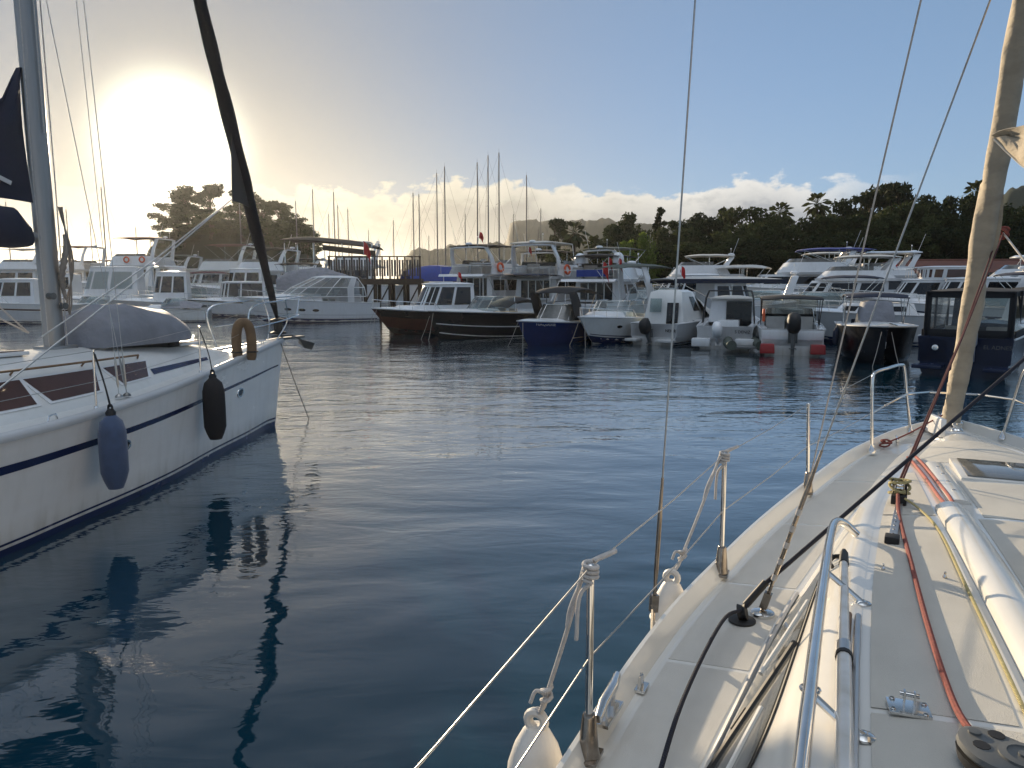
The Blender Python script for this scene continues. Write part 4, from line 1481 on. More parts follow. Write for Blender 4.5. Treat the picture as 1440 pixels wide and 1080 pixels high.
def nb_gear():
    def rope_(name, pts, r, m, label, group='ropes on the neighbouring yacht', cat='rope', n=7):
        o = NB @ Vector(pts[0])
        g = MB()
        g.tube([(NB @ Vector(p)) - o for p in pts], r, n)
        ob = g.build(name, m)
        ob.location = o
        return tag(ob, label, cat, group)
    # covered tender on the foredeck
    t = thing('covered_dinghy', 'grey tarpaulin covered bundle lying on the foredeck before the grey mast', 'dinghy', NB @ L_(3.65, .02, 1.83), math.radians(71))
    g = MB()
    rings = []
    for i, (u, h, w) in enumerate(((-.92, .10, .30), (-.86, .30, .42), (-.6, .46, .52), (-.2, .56, .55), (.2, .60, .55), (.55, .56, .52), (.8, .46, .46), (.9, .2, .36))):
        rings.append([Vector((-u, w * math.cos(a) * (1.0 + .04 * math.sin(5 * u + a)), max(0.02, h * (max(0, math.sin(a)) ** .62) + .035 * math.sin(6 * u + 3 * a) * math.sin(a)))) for a in [PI * k / 16 for k in range(17)]])
    g.sheet(rings)
    g.add(rings[0], [tuple(range(17))])
    g.add(rings[-1], [tuple(range(17))])
    g.build('tarpaulin', M['greycv'], t, sharp=70)
    g = MB()
    g.lathe([(.0, 0), (.09, .02), (.09, .1), (0, .12)], (.5, -.35, -.06), 10)
    g.box((0, -.2, -.03), (1.3, .3, .09))
    g.build('chock', M['rubber'], t)
    # fenders
    def fend(s, r, ln, m, label, top, drop=.0):
        p = L_(s, -(nhb(s) + .03 + r), nhz(s) - drop)
        f = thing('fender', label, 'fender', NB @ p, math.radians(71), 'fenders hung over the side')
        g = MB()
        g.lathe([(0, -ln), (r * .55, -ln + .01), (r * .8, -ln + .10), (r, -ln + .2), (r * 1.02, -ln * .5), (r, -.2), (r * .8, -.08), (r * .4, -.02), (r * .3, .0), (0, 0)], (0, 0, 0), 18)
        g.build('body', m, f)
        g = MB()
        g.lathe([(.05, -.03), (.055, .02), (.03, .06), (0, .065)], (0, 0, 0), 10)
        g.tube([(0, .03 * math.cos(a), .07 + .04 * math.sin(a)) for a in [2 * PI * k / 12 for k in range(12)]], .012, 6, closed=True)
        g.build('eye', M['rubber'], f)
        return p
    p = fend(5.82, .145, .86, M['fendblue'], 'large blue cloth covered fender against the white hull', None, .02)
    rope_('fender_line', bez([NTOPS[-1][1], NTOPS[-1][1].lerp(p, .5) + Vector((0, -.03, 0)), p + Vector((0, 0, .08))], 6), .0085, M['rubber'], 'black line from the stanchion down to the blue fender')
    rope_('fender_line', bez([NTOPS[-1][1] + Vector((.02, 0, -.04)), NTOPS[-1][1].lerp(p, .5) + Vector((.02, -.01, 0)), p + Vector((.01, 0, .08))], 6), .0085, M['rubber'], 'second black line beside the first, holding the blue fender')
    p = fend(3.42, .155, .92, M['fendblack'], 'black cloth covered fender nearer the bow of the left yacht', None, .03)
    rope_('fender_line', bez([NTOPS[-1][0], NTOPS[-1][0].lerp(p, .5) + Vector((0, -.04, 0)), p + Vector((0, 0, .08))], 6), .008, M['rubber'], 'thin black line holding the black fender')
    # horseshoe buoy on the guard wire
    q = nw(343, 478, y=12.35)
    b = thing('horseshoe_buoy', 'tan horseshoe lifebuoy hanging on the guard wire near the bow', 'lifebuoy', NB @ q, math.radians(25))
    g = MB()
    pts = [(-.105, 0, -.34), (-.12, 0, -.1), (-.11, 0, .12), (-.07, 0, .25), (0, 0, .29), (.07, 0, .25), (.11, 0, .12), (.12, 0, -.1), (.105, 0, -.34)]
    pts = bez(pts, 4)
    g.tube(pts, [.065] + [.08] * (len(pts) - 2) + [.065], 12)
    g.build('body', M['tan'], b)
    g = MB()
    for k in (-1, 1):
        g.tube([(k * .12 + .09 * math.cos(a), .09 * math.sin(a), -.2) for a in [2 * PI * i / 14 for i in range(14)]], .012, 6, closed=True)
    g.build('strap', M['rubber'], b)
    # headsail sheets and mooring line
    rope_('sheet_rope', [NCLEW, NCLEW.lerp(L_(5.6, -.6, 2.0), .5) - Vector((0, 0, .06)), L_(5.3, -.35, 2.05)], .010, M['wire'], 'upper of two grey sheets from the black headsail towards the grey mast')
    rope_('sheet_rope', [NCLEW, NCLEW.lerp(L_(6.6, -1.2, 1.55), .5) - Vector((0, 0, .05)), L_(6.6, -1.2, 1.55)], .010, M['wire'], 'lower of two grey sheets from the black headsail running aft along the cabin')
    b0 = L_(.15, -.08, 1.58)
    e = NB_INV @ at(440, 588, z=0.0)
    e.z = -.25
    rope_('mooring_line', [b0, b0.lerp(e, .5) - Vector((0, 0, .03)), e], .009, M['darkwire'], 'dark mooring line running from the bow of the left yacht into the water')
    for k, (y0, dy) in enumerate(((432, 0), (448, 22))):
        a, c = nw(0, y0, y=9.3), nw(40, 468, y=9.7)
        rope_('rope', [a.lerp(c, -.6), a, c], .011, M['ropew'], ('upper' if k == 0 else 'lower') + ' pale rope stretched to the foot of the grey mast')
    # rope and cloth tied along the forward side of the mast
    g = MB()
    o = NB @ L_(4.62, -.1, 2.4)
    pts = [L_(4.70 + .03 * math.sin(z * 5), -.12 + .04 * math.cos(z * 7), z) for z in [2.5 + .065 * k for k in range(14)]]
    g.tube([(NB @ p) - o for p in bez(pts, 3)], [.018 + .022 * math.sin(PI * k / 39) * (1 + .3 * math.sin(k * 1.7)) for k in range(40)], 9)
    for k in range(3):
        g.tube([(NB @ p) - o for p in bez([L_(4.68, -.13 + .03 * k, 3.7), L_(4.66 - .03 * k, -.16, 3.0), L_(4.66, -.15 + .04 * k, 2.5), L_(4.68, -.12, 2.3)], 5)], .012, 6)
    ob = g.build('rope_bundle', M['tanline'])
    ob.location = o
    tag(ob, 'bundle of pale rope hung on the forward face of the grey mast', 'rope')
nb_gear()

# ------------------------------------------------------------------ motor boats: builders
class Hull:
    def __init__(s, L, B, fs, fb, rake=.13, bluff=2.3, flare=.5):
        s.flare = flare
        s.L, s.B, s.fs, s.fb, s.rake, s.bluff = L, B, fs, fb, rake, bluff
    def half(s, t):
        h = s.B / 2 * (.92 + .08 * min(1, t / .35))
        if t > .40:
            h *= max(0, 1 - ((t - .40) / .60) ** s.bluff)
        return max(h, .012)
    def zs(s, t):
        return s.fs + (s.fb - s.fs) * t ** 1.5
    def x(s, t):
        return -s.L / 2 + s.L * t
    def pt(s, t, v, sd=1, off=0.0):
        h, z = s.half(t), s.zs(t)
        yc = h * (.88 - s.flare * t ** 3)
        zc = .04 + .22 * s.fb * t ** 3
        if v < 0:
            y, zz = yc * (1 + v * (1.0 if v < -.5 else .5)), zc + v * (zc + .4)
        else:
            y, zz = yc + (h - yc) * v ** (.75 + .6 * t), zc + (z - zc) * v
        return Vector((s.x(t) - s.rake * s.L * t ** 4 * (1 - max(v, -.6)), sd * max(y + off, .004), zz))

TS = [0, .08, .18, .3, .42, .52, .62, .71, .79, .86, .92, .96, .985, 1.0]
def build_hull(root, H, mh, md='white', ck=.42, floor=.30, boot=None, stripe=None, band=None, rub='greyw', gw=.1):
    b = MB()
    vs = (-1, -.6, -.25, 0, .2, .45, .7, .88, 1)
    rows = []
    for t in TS:
        half = [H.pt(t, v) for v in vs]
        rows.append([Vector((p.x, -p.y, p.z)) for p in half[::-1]] + half)
    b.sheet(rows)
    b.add(rows[0], [tuple(range(len(rows[0])))])
    b.build('hull', M[mh], root, sharp=45)
    d = MB()
    g = gw * H.B
    rows = []
    for t in [q for q in TS if q > ck]:
        h, z, x = H.half(t) * .985, H.zs(t) + .012, H.x(t)
        rows.append([(x, h * k, z + .05 * H.B * (1 - k * k) * min(1, (1 - t) * 6)) for k in (-1, -.85, -.6, -.3, 0, .3, .6, .85, 1)])
    first = rows[0]
    d.sheet(rows)
    d.add(first, [tuple(range(9))])
    h, z, x = H.half(ck), H.zs(ck) + .012, H.x(ck) + .001
    for sd in (-1, 1):
        rows = []
        for t in (0, .1, .2, .3, ck):
            tt = min(t, ck) if t < ck else ck + .03
            hh, zz, xx = H.half(tt), H.zs(min(tt, ck)) + .013, H.x(tt)
            rows.append([(xx, sd * hh * .985, zz), (xx, sd * (hh - g), zz + .01), (xx, sd * (hh - g - .02), zz - .02), (xx, sd * (hh - g - .02), floor)])
        d.sheet(rows)
    hh = H.half(0)
    d.box((H.x(0) + .06, 0, (H.zs(0) + floor) / 2), (.12, 2 * hh * .97, H.zs(0) - floor + .02))
    d.box(((H.x(0) + H.x(ck)) / 2, 0, floor - .02), (H.x(ck) - H.x(0), 2 * hh * .96, .03))
    d.build('deck', M[md], root)
    r = MB()
    pts = [H.pt(t, 1, 1, .008) for t in TS]
    pts = pts + [Vector((p.x, -p.y, p.z)) for p in pts[::-1][1:]]
    r.tube(pts, .022 + .004 * H.B, 6)
    r.build('rub_rail', M[rub], root)
    def strip(nm, v0, v1, m, t0=0.0, t1=1.0):
        for sd in (-1, 1):
            q = MB()
            ts = [t0 + (t1 - t0) * i / 18 for i in range(19)]
            q.sheet([[H.pt(t, v0 + (v1 - v0) * k / 3, sd, .008) for k in range(4)] for t in ts])
            q.build(nm, M[m], root)
    if boot:
        strip('boot_stripe', -.35, .10, boot)
    if stripe:
        for v0, v1, m in stripe:
            strip('hull_stripe', v0, v1, m, .02, .97)
    return H

def outline(xa, xf, w, nose, n=9):
    """plan of a cabin: aft port corner, round the front, aft starboard corner"""
    pts = []
    r = min(nose, (xf - xa) * .95)
    for k in range(4):
        pts.append((xa + (xf - r - xa) * k / 4, w / 2))
    for k in range(n + 1):
        a = PI / 2 - PI * k / n
        c, s_ = math.cos(a), math.sin(a)
        pts.append((xf - r + r * abs(c) ** .8, w / 2 * math.copysign(abs(s_) ** .62, s_) if s_ else 0))
    for k in range(3, -1, -1):
        pts.append((xa + (xf - r - xa) * k / 4, -w / 2))
    return pts

class House:
    def __init__(s, z0, z1, p0, p1, zf=0.0):
        s.z0, s.z1, s.o0, s.o1, s.zf = z0, z1, outline(*p0), outline(*p1), zf
        s.n = len(s.o0)
        s.x0, s.x1 = p0[0], p0[1]
    def pt(s, u, v, off=0.0):
        u = min(max(u, 0), .99999) * (s.n - 1)
        i = int(u)
        f = u - i
        def P(q, vv):
            a, b = s.o0[q], s.o1[q]
            return Vector((a[0] + (b[0] - a[0]) * vv, a[1] + (b[1] - a[1]) * vv, s.z0 + (s.z1 - s.z0) * vv))
        p = P(i, v).lerp(P(i + 1, v), f)
        if off:
            e = (P(i + 1, v) - P(i, v))
            up = P(i, 1) - P(i, 0)
            nn = e.cross(up)
            nn.normalize()
            c = Vector(((s.x0 + s.x1) / 2, 0, p.z))
            if nn.dot(p - c) < 0:
                nn = -nn
            p = p + nn * off
        return p
    def body(s, root, name, m, cap=True, crown=.0):
        b = MB()
        rows = [[s.pt(j / (s.n - 1), v) for j in range(s.n)] for v in (0, .5, 1)]
        b.loft(rows, True)
        if cap:
            mid = [Vector((p.x * .9 + .1 * (s.x0 + s.x1) / 2, p.y * .6, p.z + crown)) for p in rows[2]]
            b.loft([rows[2], mid], True, False, True)
        return b.build(name, M[m], root, sharp=50)
    def panes(s, root, spans, v0, v1, m, name='window', off=.012):
        for a, c in spans:
            q = MB()
            k = max(3, int((c - a) * 26))
            q.sheet([[s.pt(a + (c - a) * i / k, v0 + (v1 - v0) * j / 2, off) for j in range(3)] for i in range(k + 1)])
            q.build(name, M[m], root)
    def roof(s, root, m, over=.12, th=.07, crown=.06, aft=0.0, name='roof'):
        b = MB()
        def ring(k, dz, o):
            cx = (s.o1[0][0] + s.o1[s.n // 2][0]) / 2
            out = []
            for i, (x, y) in enumerate(s.o1):
                ex = (x - cx) * k
                sx = o * (1 if ex > 0 else 0) + (-aft if x < cx and i in (0, 1, s.n - 1, s.n - 2) else 0)
                out.append(Vector((cx + ex + sx, y * k + math.copysign(o * .6, y), s.z1 + dz)))
            return out
        b.loft([ring(1, -.01, over * .6), ring(1, th * .4, over), ring(1, th * .8, over * .8), ring(.8, th + crown * .6, 0), ring(.4, th + crown, 0)], True, True, True)
        return b.build(name, M[m], root, sharp=60)

def canopy(root, xa, xf, w, z, m, z0, crown=.12, drop=.08, name='bimini', poles=True, pole_m='steel', tilt=0.0):
    b = MB()
    rows = []
    for i in range(9):
        t = i / 8
        x = xa + (xf - xa) * t
        e = 1 - (2 * t - 1) ** 4
        rows.append([(x, w / 2 * k, z + tilt * (t - .5) + crown * (1 - k * k) * (.5 + .5 * e) - drop * (1 - e) - .02 * abs(math.sin(t * PI * 3))) for k in (-1, -.8, -.45, 0, .45, .8, 1)])
    b.thick(rows, .03)
    o = b.build(name, M[m], root)
    if poles:
        for sd in (-1, 1):
            p = MB()
            y = sd * w / 2 * .97
            xm = (xa + xf) / 2
            p.tube([(xm - .1, y, z0), (xa + .05, y, z - .05)], .017, 6)
            p.tube([(xm + .1, y, z0), (xf - .05, y, z - .05)], .017, 6)
            p.tube([(xm, y, z0), (xm, y, z)], .015, 6)
            p.build('canopy_frame', M[pole_m], o)
    return o

def outboard(root, x, y, z, m='rubber', tilt=0.0, k=1.0):
    g = MB()
    Rm = Matrix.Rotation(-tilt, 3, 'Y')
    o = Vector((x, y, z))
    def ring(h, a, b_, sh):
        return [o + Rm @ Vector((sh + a * math.copysign(abs(math.cos(q)) ** .7, math.cos(q)), b_ * math.copysign(abs(math.sin(q)) ** .7, math.sin(q)), h)) * k for q in [2 * PI * i / 14 for i in range(14)]]
    g.loft([ring(.10, .17, .13, -.22), ring(.22, .26, .19, -.24), ring(.48, .27, .19, -.25), ring(.62, .22, .16, -.22), ring(.68, .10, .08, -.2)], True, True, True)
    e = g.build('outboard_engine', M[m], root, sharp=60)
    g = MB()
    g.loft([ring(.12, .11, .08, -.2), ring(-.35, .09, .05, -.2), ring(-.62, .10, .045, -.22)], True, True, True)
    g.add([o + Rm @ Vector(p) * k for p in ((-.36, 0, -.36), (-.06, 0, -.36), (-.1, .11, -.37), (-.36, .10, -.37), (-.1, -.11, -.37), (-.36, -.10, -.37))], [(0, 1, 2, 3), (1, 0, 5, 4)])
    g.box(o + Rm @ Vector((-.05, 0, -.05)) * k, (.10 * k, .26 * k, .34 * k))
    g.tube([o + Rm @ Vector((-.38, 0, -.58)) * k, o + Rm @ Vector((-.1, 0, -.58)) * k], .05 * k, 8)
    g.build('engine_leg', M['plastic' if m == 'rubber' else m], e, bevel=.006)
    return e

def bow_rail(root, H, t0=.5, t1=.985, h=.45, n=5):
    g = MB()
    pts = [H.pt(t0, 1, 1, -.1)]
    posts = []
    for i in range(n + 1):
        t = t0 + .05 + (t1 - t0 - .05) * i / n
        f = H.pt(t, 1, 1, -min(.1, H.half(t) * .6))
        top = f + Vector((.03, 0, h * (1 if i < n else 1.05)))
        pts.append(top)
        posts.append((f, top))
    full = pts + [Vector((p.x, -p.y, p.z)) for p in pts[::-1]]
    g.tube(full, .016, 6)
    for f, top in posts:
        g.tube([f, top], .012, 6)
        g.tube([(f.x, -f.y, f.z), (top.x, -top.y, top.z)], .012, 6)
    return g.build('bow_rail', M['steel'], root)

def windscreen(root, xa, xf, w, z0, h, rake=.55, m='clear', fm='steel'):
    H = House(z0, z0 + h, (xa, xf, w, w * .45), (xa, xf - rake, w * .9, w * .4))
    q = MB()
    n = 22
    q.sheet([[H.pt(i / n, v) for v in (0, .5, 1)] for i in range(n + 1)])
    o = q.build('windscreen', M[m], root)
    f = MB()
    f.tube([H.pt(i / n, 1) for i in range(n + 1)], .02, 6)
    f.tube([H.pt(i / n, 0) for i in range(n + 1)], .016, 6)
    for u in (0, .32, .44, .56, .68, 1):
        f.tube([H.pt(u, 0), H.pt(u, 1)], .014, 6)
    f.build('screen_frame', M[fm], o)
    return H

def arch(root, x, w, z0, z1, sweep=.5, m='white', gear=True):
    g = MB()
    pts = []
    rings = []
    path = [(x, w / 2, z0), (x - sweep * .55, w / 2 * .97, z0 + (z1 - z0) * .6), (x - sweep, w / 2 * .84, z1 - .05), (x - sweep, w / 2 * .5, z1), (x - sweep, -w / 2 * .5, z1), (x - sweep, -w / 2 * .84, z1 - .05), (x - sweep * .55, -w / 2 * .97, z0 + (z1 - z0) * .6), (x, -w / 2, z0)]
    for i, p in enumerate(path):
        wd = .26 if i in (0, 7) else .19
        nx = Vector(path[min(i + 1, 7)]) - Vector(path[max(i - 1, 0)])
        nx.x = 0
        nx.normalize()
        side = Vector((0, -nx.z, nx.y)) * .05
        P = Vector(p)
        rings.append([P + Vector((wd, 0, 0)) + side, P + Vector((-wd, 0, 0)) + side, P + Vector((-wd, 0, 0)) - side, P + Vector((wd, 0, 0)) - side])
    g.loft(rings, True, True, True)
    a = g.build('radar_arch', M[m], root, bevel=.02)
    if gear:
        q = MB()
        q.lathe([(.16, 0), (.27, .05), (.27, .13), (.18, .2), (0, .22)], (x - sweep, 0, z1 + .14), 14)
        q.lathe([(.05, 0), (.05, .16)], (x - sweep, 0, z1), 8)
        q.build('radar_dome', M['white'], a)
        q = MB()
        q.tube([(x - sweep, w * .3, z1), (x - sweep - .5, w * .3, z1 + 1.5)], .012, 5)
        q.tube([(x - sweep, -w * .22, z1), (x - sweep, -w * .22, z1 + .7)], .012, 5)
        q.lathe([(.05, 0), (.05, .08), (0, .1)], (x - sweep, -w * .22, z1 + .7), 8)
        q.build('antenna', M['white'], a)
    return a

def lifering(root, p, nrm, m='orange', r=.30):
    g = MB()
    n = Vector(nrm).normalized()
    a = n.orthogonal().normalized()
    b = n.cross(a)
    g.tube([Vector(p) + (a * math.cos(q) + b * math.sin(q)) * r for q in [2 * PI * k / 16 for k in range(16)]], .085, 8, closed=True)
    return g.build('lifebuoy', M[m], root)

def portholes(root, H, ts, v=.62, sides=(1, -1), a=.17, b=.075):
    for sd in sides:
        for t in ts:
            c = H.pt(t, v, sd, .012)
            e1 = (H.pt(t + .02, v, sd, .012) - c).normalized()
            e2 = (H.pt(t, v + .05, sd, .012) - c).normalized()
            g = MB()
            g.add([c + e1 * a * math.cos(q) + e2 * b * math.sin(q) for q in [2 * PI * k / 14 for k in range(14)]], [tuple(range(14))])
            g.build('porthole', M['glass'], root)

def seats(root, x, z, w, m='seat', back=.5):
    for y in (-w * .27, w * .27):
        g = MB()
        g.box((x, y, z + .22), (.5, w * .36, .44))
        g.box((x - .24, y, z + .6), (.1, w * .36, back))
        g.build('helm_seat', M[m], root, bevel=.04)

def lettering(root, text, p, ex, ez, h, m='navy'):
    """raised lettering lying in the plane of ex (reading direction) and ez (up)"""
    c = bpy.data.curves.new('lettering', 'FONT')
    c.body = text
    c.size = h
    c.extrude = .003
    c.align_x = 'CENTER'
    tmp = bpy.data.objects.new('lettering', c)
    COL.objects.link(tmp)
    dg = bpy.context.evaluated_depsgraph_get()
    me = bpy.data.meshes.new_from_object(tmp.evaluated_get(dg))
    bpy.data.objects.remove(tmp)
    bpy.data.curves.remove(c)
    ex, ez = Vector(ex).normalized(), Vector(ez).normalized()
    nz = ex.cross(ez).normalized()
    ez = nz.cross(ex)
    T = Matrix.Translation(p) @ Matrix((ex, ez, nz)).transposed().to_4x4()
    me.transform(T)
    me.materials.clear()
    me.materials.append(M[m])
    o = bpy.data.objects.new('lettering', me)
    COL.objects.link(o)
    o.parent = root
    return o

def place(name, label, cat, az, refx, px, py=None, d=None, refy=0.0, group=None):
    """a boat heading az degrees clockwise from north, its own point (refx, refy) over a photograph pixel"""
    rz = math.radians(90 - az)
    p = at(px, py, 0.0) if py else at(px, 400, y=d)
    q = Matrix.Rotation(rz, 3, 'Z') @ Vector((refx, refy, 0))
    return thing(name, label, cat, (p.x - q.x, p.y - q.y, 0), rz, group)

FLAGS = []
def flag(p, h, label, rz=0.0, w=.5, lean=0.0):
    f = thing('flag', label, 'flag', p, rz, 'red flags on the moored boats')
    g = MB()
    g.tube([(0, 0, 0), (-lean * h, 0, h)], .014, 6)
    g.build('flag_staff', M['steel'], f)
    g = MB()
    rows = []
    for i in range(8):
        u = i / 7
        rows.append([(-lean * h * (1 - .12 * j) + w * .55 * u + .03 * math.sin(j * 2), .07 * math.sin(u * 7 + j), h * .98 - j * h * .13 - u * u * h * .42 - .02 * math.sin(u * 9)) for j in range(5)])
    g.thick(rows, .006)
    g.build('flag_cloth', M['flag'], f)
    g = MB()
    u = .45
    c = Vector((-lean * h * .8 + w * .55 * u, .09, h * .72 - u * u * h * .42))
    g.tube([c + Vector((.06 * math.cos(a), 0, .06 * math.sin(a))) for a in [.7 + 4.9 * k / 12 for k in range(13)]], [.004 + .012 * math.sin(PI * k / 12) for k in range(13)], 5)
    g.build('flag_crescent', M['white'], f)
    return f

BOATS = 'motor boats moored across the harbour'

def express(root, L, B, fs, fb, mh='white', top=None, topm='navycv', zt=2.4, ports=(), stripe=None, boot='navy', rail=True, arch_=None, ck=.45, ws=.62, glass='clear', seatm='seat', rub='greyw', md='white', house_h=.16, **kw):
    H = Hull(L, B, fs, fb, **kw)
    build_hull(root, H, mh, md, ck, max(.25, fs - .65), boot, stripe, rub=rub)
    zc = H.zs(ck + .1)
    hs = House(zc - .05, zc + house_h + .10, (H.x(ck), H.x(.84), B * .74, B * .5), (H.x(ck), H.x(.74), B * .62, B * .42))
    hs.body(root, 'foredeck_coaming', md, True, .05)
    windscreen(root, H.x(ck - .13), H.x(ws + .08), B * .80, zc + .04, zt * .0 + .62 + .05 * B, .62, glass)
    seats(root, H.x(ck - .12), max(.25, fs - .65) + .05, B * .8, seatm)
    g = MB()
    g.box((H.x(.05) + .15, 0, fs - .22), (.5, B * .7, .42))
    g.build('aft_bench', M[seatm], root, bevel=.06)
    if rail:
        bow_rail(root, H, .5, .985, .40)
    if ports:
        portholes(root, H, ports, .60)
    if arch_:
        arch(root, H.x(ck - .16), B * .88, fs, arch_, .5, md)
    if top == 'bimini':
        canopy(root, H.x(.06), H.x(ck + .02), B * .86, zt, topm, fs, .14)
    return H

def pilothouse(root, L, B, fs, fb, mh='white', xa=.28, xf=.62, z1=2.6, stripe=None, boot='navy', ck=.30, aftlen=.0, rail=True, ports=(), roofm='white', slope=.5, md='white', win=((.03, .16), (.18, .29), (.31, .49), (.51, .69), (.71, .82), (.84, .97)), rub='greyw', glass='glass', wv=(.42, .9), **kw):
    H = Hull(L, B, fs, fb, **kw)
    build_hull(root, H, mh, md, ck, max(.25, fs - .55), boot, stripe, rub=rub)
    zb = H.zs(xa) - .02
    hs = House(zb, z1, (H.x(xa), H.x(xf), B * .76, B * .42), (H.x(xa) + .05, H.x(xf) - slope, B * .66, B * .36))
    hs.body(root, 'cabin', md)
    hs.panes(root, win, wv[0], wv[1], glass)
    hs.roof(root, roofm, .10, .07, .07, aftlen)
    tr = House(H.zs(.7) - .06, H.zs(.7) + .22, (H.x(xf) - .5, H.x(.86), B * .62, B * .4), (H.x(xf) - .5, H.x(.78), B * .5, B * .34))
    tr.body(root, 'trunk_cabin', md, True, .03)
    if rail:
        bow_rail(root, H, .48, .985, .45)
    if ports:
        portholes(root, H, ports, .62)
    return H, hs

def flybridge(root, L, B, fs, fb, z1, z2, zt, mh='white', topm='navycv', stripe=None, boot='navy', xa=.22, xf=.70, md='white', glass='glass', arch_=True, hard=False, rings=(), aft_over=1.6, gear=True, win=((.02, .13), (.15, .27), (.29, .49), (.51, .71), (.73, .85), (.87, .98)), fly=(.12, .56), bim=(.16, .5), nose=1.0):
    H = Hull(L, B, fs, fb)
    build_hull(root, H, mh, md, xa - .02, fs - .45, boot, stripe)
    zb = H.zs(xa + .1) - .04
    hs = House(zb, z1, (H.x(xa), H.x(xf), B * .80, B * .55 * nose), (H.x(xa), H.x(xf) - .9, B * .72, B * .45 * nose))
    hs.body(root, 'saloon', md)
    hs.panes(root, win, .40, .86, glass)
    # dark doors in the aft face of the saloon
    g = MB()
    g.box((H.x(xa) - .012, 0, (zb + z1) / 2 + .02), (.02, B * .56, (z1 - zb) * .82))
    dr = g.build('saloon_door', M[glass], root)
    g = MB()
    for y in (-B * .14, 0, B * .14):
        g.box((H.x(xa) - .03, y, (zb + z1) / 2 + .02), (.02, .05, (z1 - zb) * .82))
    g.build('door_frame', M['alu'], dr)
    # flybridge deck and coaming
    fx0, fx1 = H.x(fly[0]) - .1, H.x(fly[1])
    fl = House(z1 - .02, z1 + .16, (fx0 - .3, fx1 + .5, B * .92, B * .5), (fx0 - .1, fx1 + .55, B * .96, B * .5))
    fl.body(root, 'flybridge_deck', md)
    co = House(z1 + .16, z2, (fx0 + .9, fx1 + .45, B * .92, B * .5), (fx0 + 1.3, fx1 - .1, B * .84, B * .45))
    b = MB()
    n = co.n
    out = [[co.pt(j / (n - 1), v) for j in range(n)] for v in (0, .5, 1)]
    inn = [[co.pt(j / (n - 1), v, -.12) for j in range(n)] for v in (1, 0)]
    b.sheet(out + inn)
    b.build('flybridge_coaming', M[md], root, sharp=50)
    co2 = House(z2, z2 + .28, (fx0 + 2.2, fx1 - .1, B * .82, B * .45), (fx0 + 2.2, fx1 - .4, B * .76, B * .4))
    q = MB()
    q.sheet([[co2.pt(i / 20, v) for v in (0, 1)] for i in range(21)])
    q.build('fly_screen', M['smoke'], root)
    for y in (-.27, .27):
        g = MB()
        g.box((fx0 + (fx1 - fx0) * .6, y * B, z1 + .45), (.6, B * .24, .6))
        g.box((fx0 + (fx1 - fx0) * .6 - .3, y * B, z1 + .85), (.12, B * .24, .55))
        g.build('fly_seat', M['seat'], root, bevel=.05)
    # rail round the aft fly deck
    g = MB()
    pts = [Vector((fx0 + 1.2, sd_ * B * .44, z1 + .75)) for sd_ in (1,)] + [Vector((fx0 - .15, B * .43, z1 + .75)), Vector((fx0 - .15, -B * .43, z1 + .75)), Vector((fx0 + 1.2, -B * .44, z1 + .75))]
    g.tube(pts, .02, 6)
    for p in pts + [pts[1].lerp(pts[2], .33), pts[1].lerp(pts[2], .66)]:
        g.tube([p, p - Vector((0, 0, .6))], .014, 6)
    g.build('fly_rail', M['steel'], root)
    for sd in (-1, 1):
        g = MB()
        g.tube([(fx0 + .1, sd * B * .42, fs), (fx0 + .1, sd * B * .42, z1)], .03, 6)
        g.build('deck_post', M['white'], root)
    if arch_:
        arch(root, fx0 + 1.5, B * .86, z1 + .3, zt - .12, .7, md, gear)
    if hard:
        hh = House(zt - .02, zt + .05, (H.x(bim[0]), H.x(bim[1]), B * .8, B * .5), (H.x(bim[0]), H.x(bim[1]), B * .8, B * .5))
        hh.body(root, 'hardtop', topm, True, .10)
        for sd in (-1, 1):
            g = MB()
            g.tube([(H.x(bim[1]) - .5, sd * B * .36, z2), (H.x(bim[1]) - .9, sd * B * .36, zt)], .03, 6)
            g.tube([(H.x(bim[0]) + .9, sd * B * .38, z1 + .2), (H.x(bim[0]) + .5, sd * B * .38, zt)], .03, 6)
            g.build('hardtop_post', M['white'], root)
    else:
        canopy(root, H.x(bim[0]), H.x(bim[1]), B * .84, zt, topm, z2 - .1, .16)
    for p, n_ in rings:
        lifering(root, p, n_)
    bow_rail(root, H, .42, .985, .6, 7)
    return H

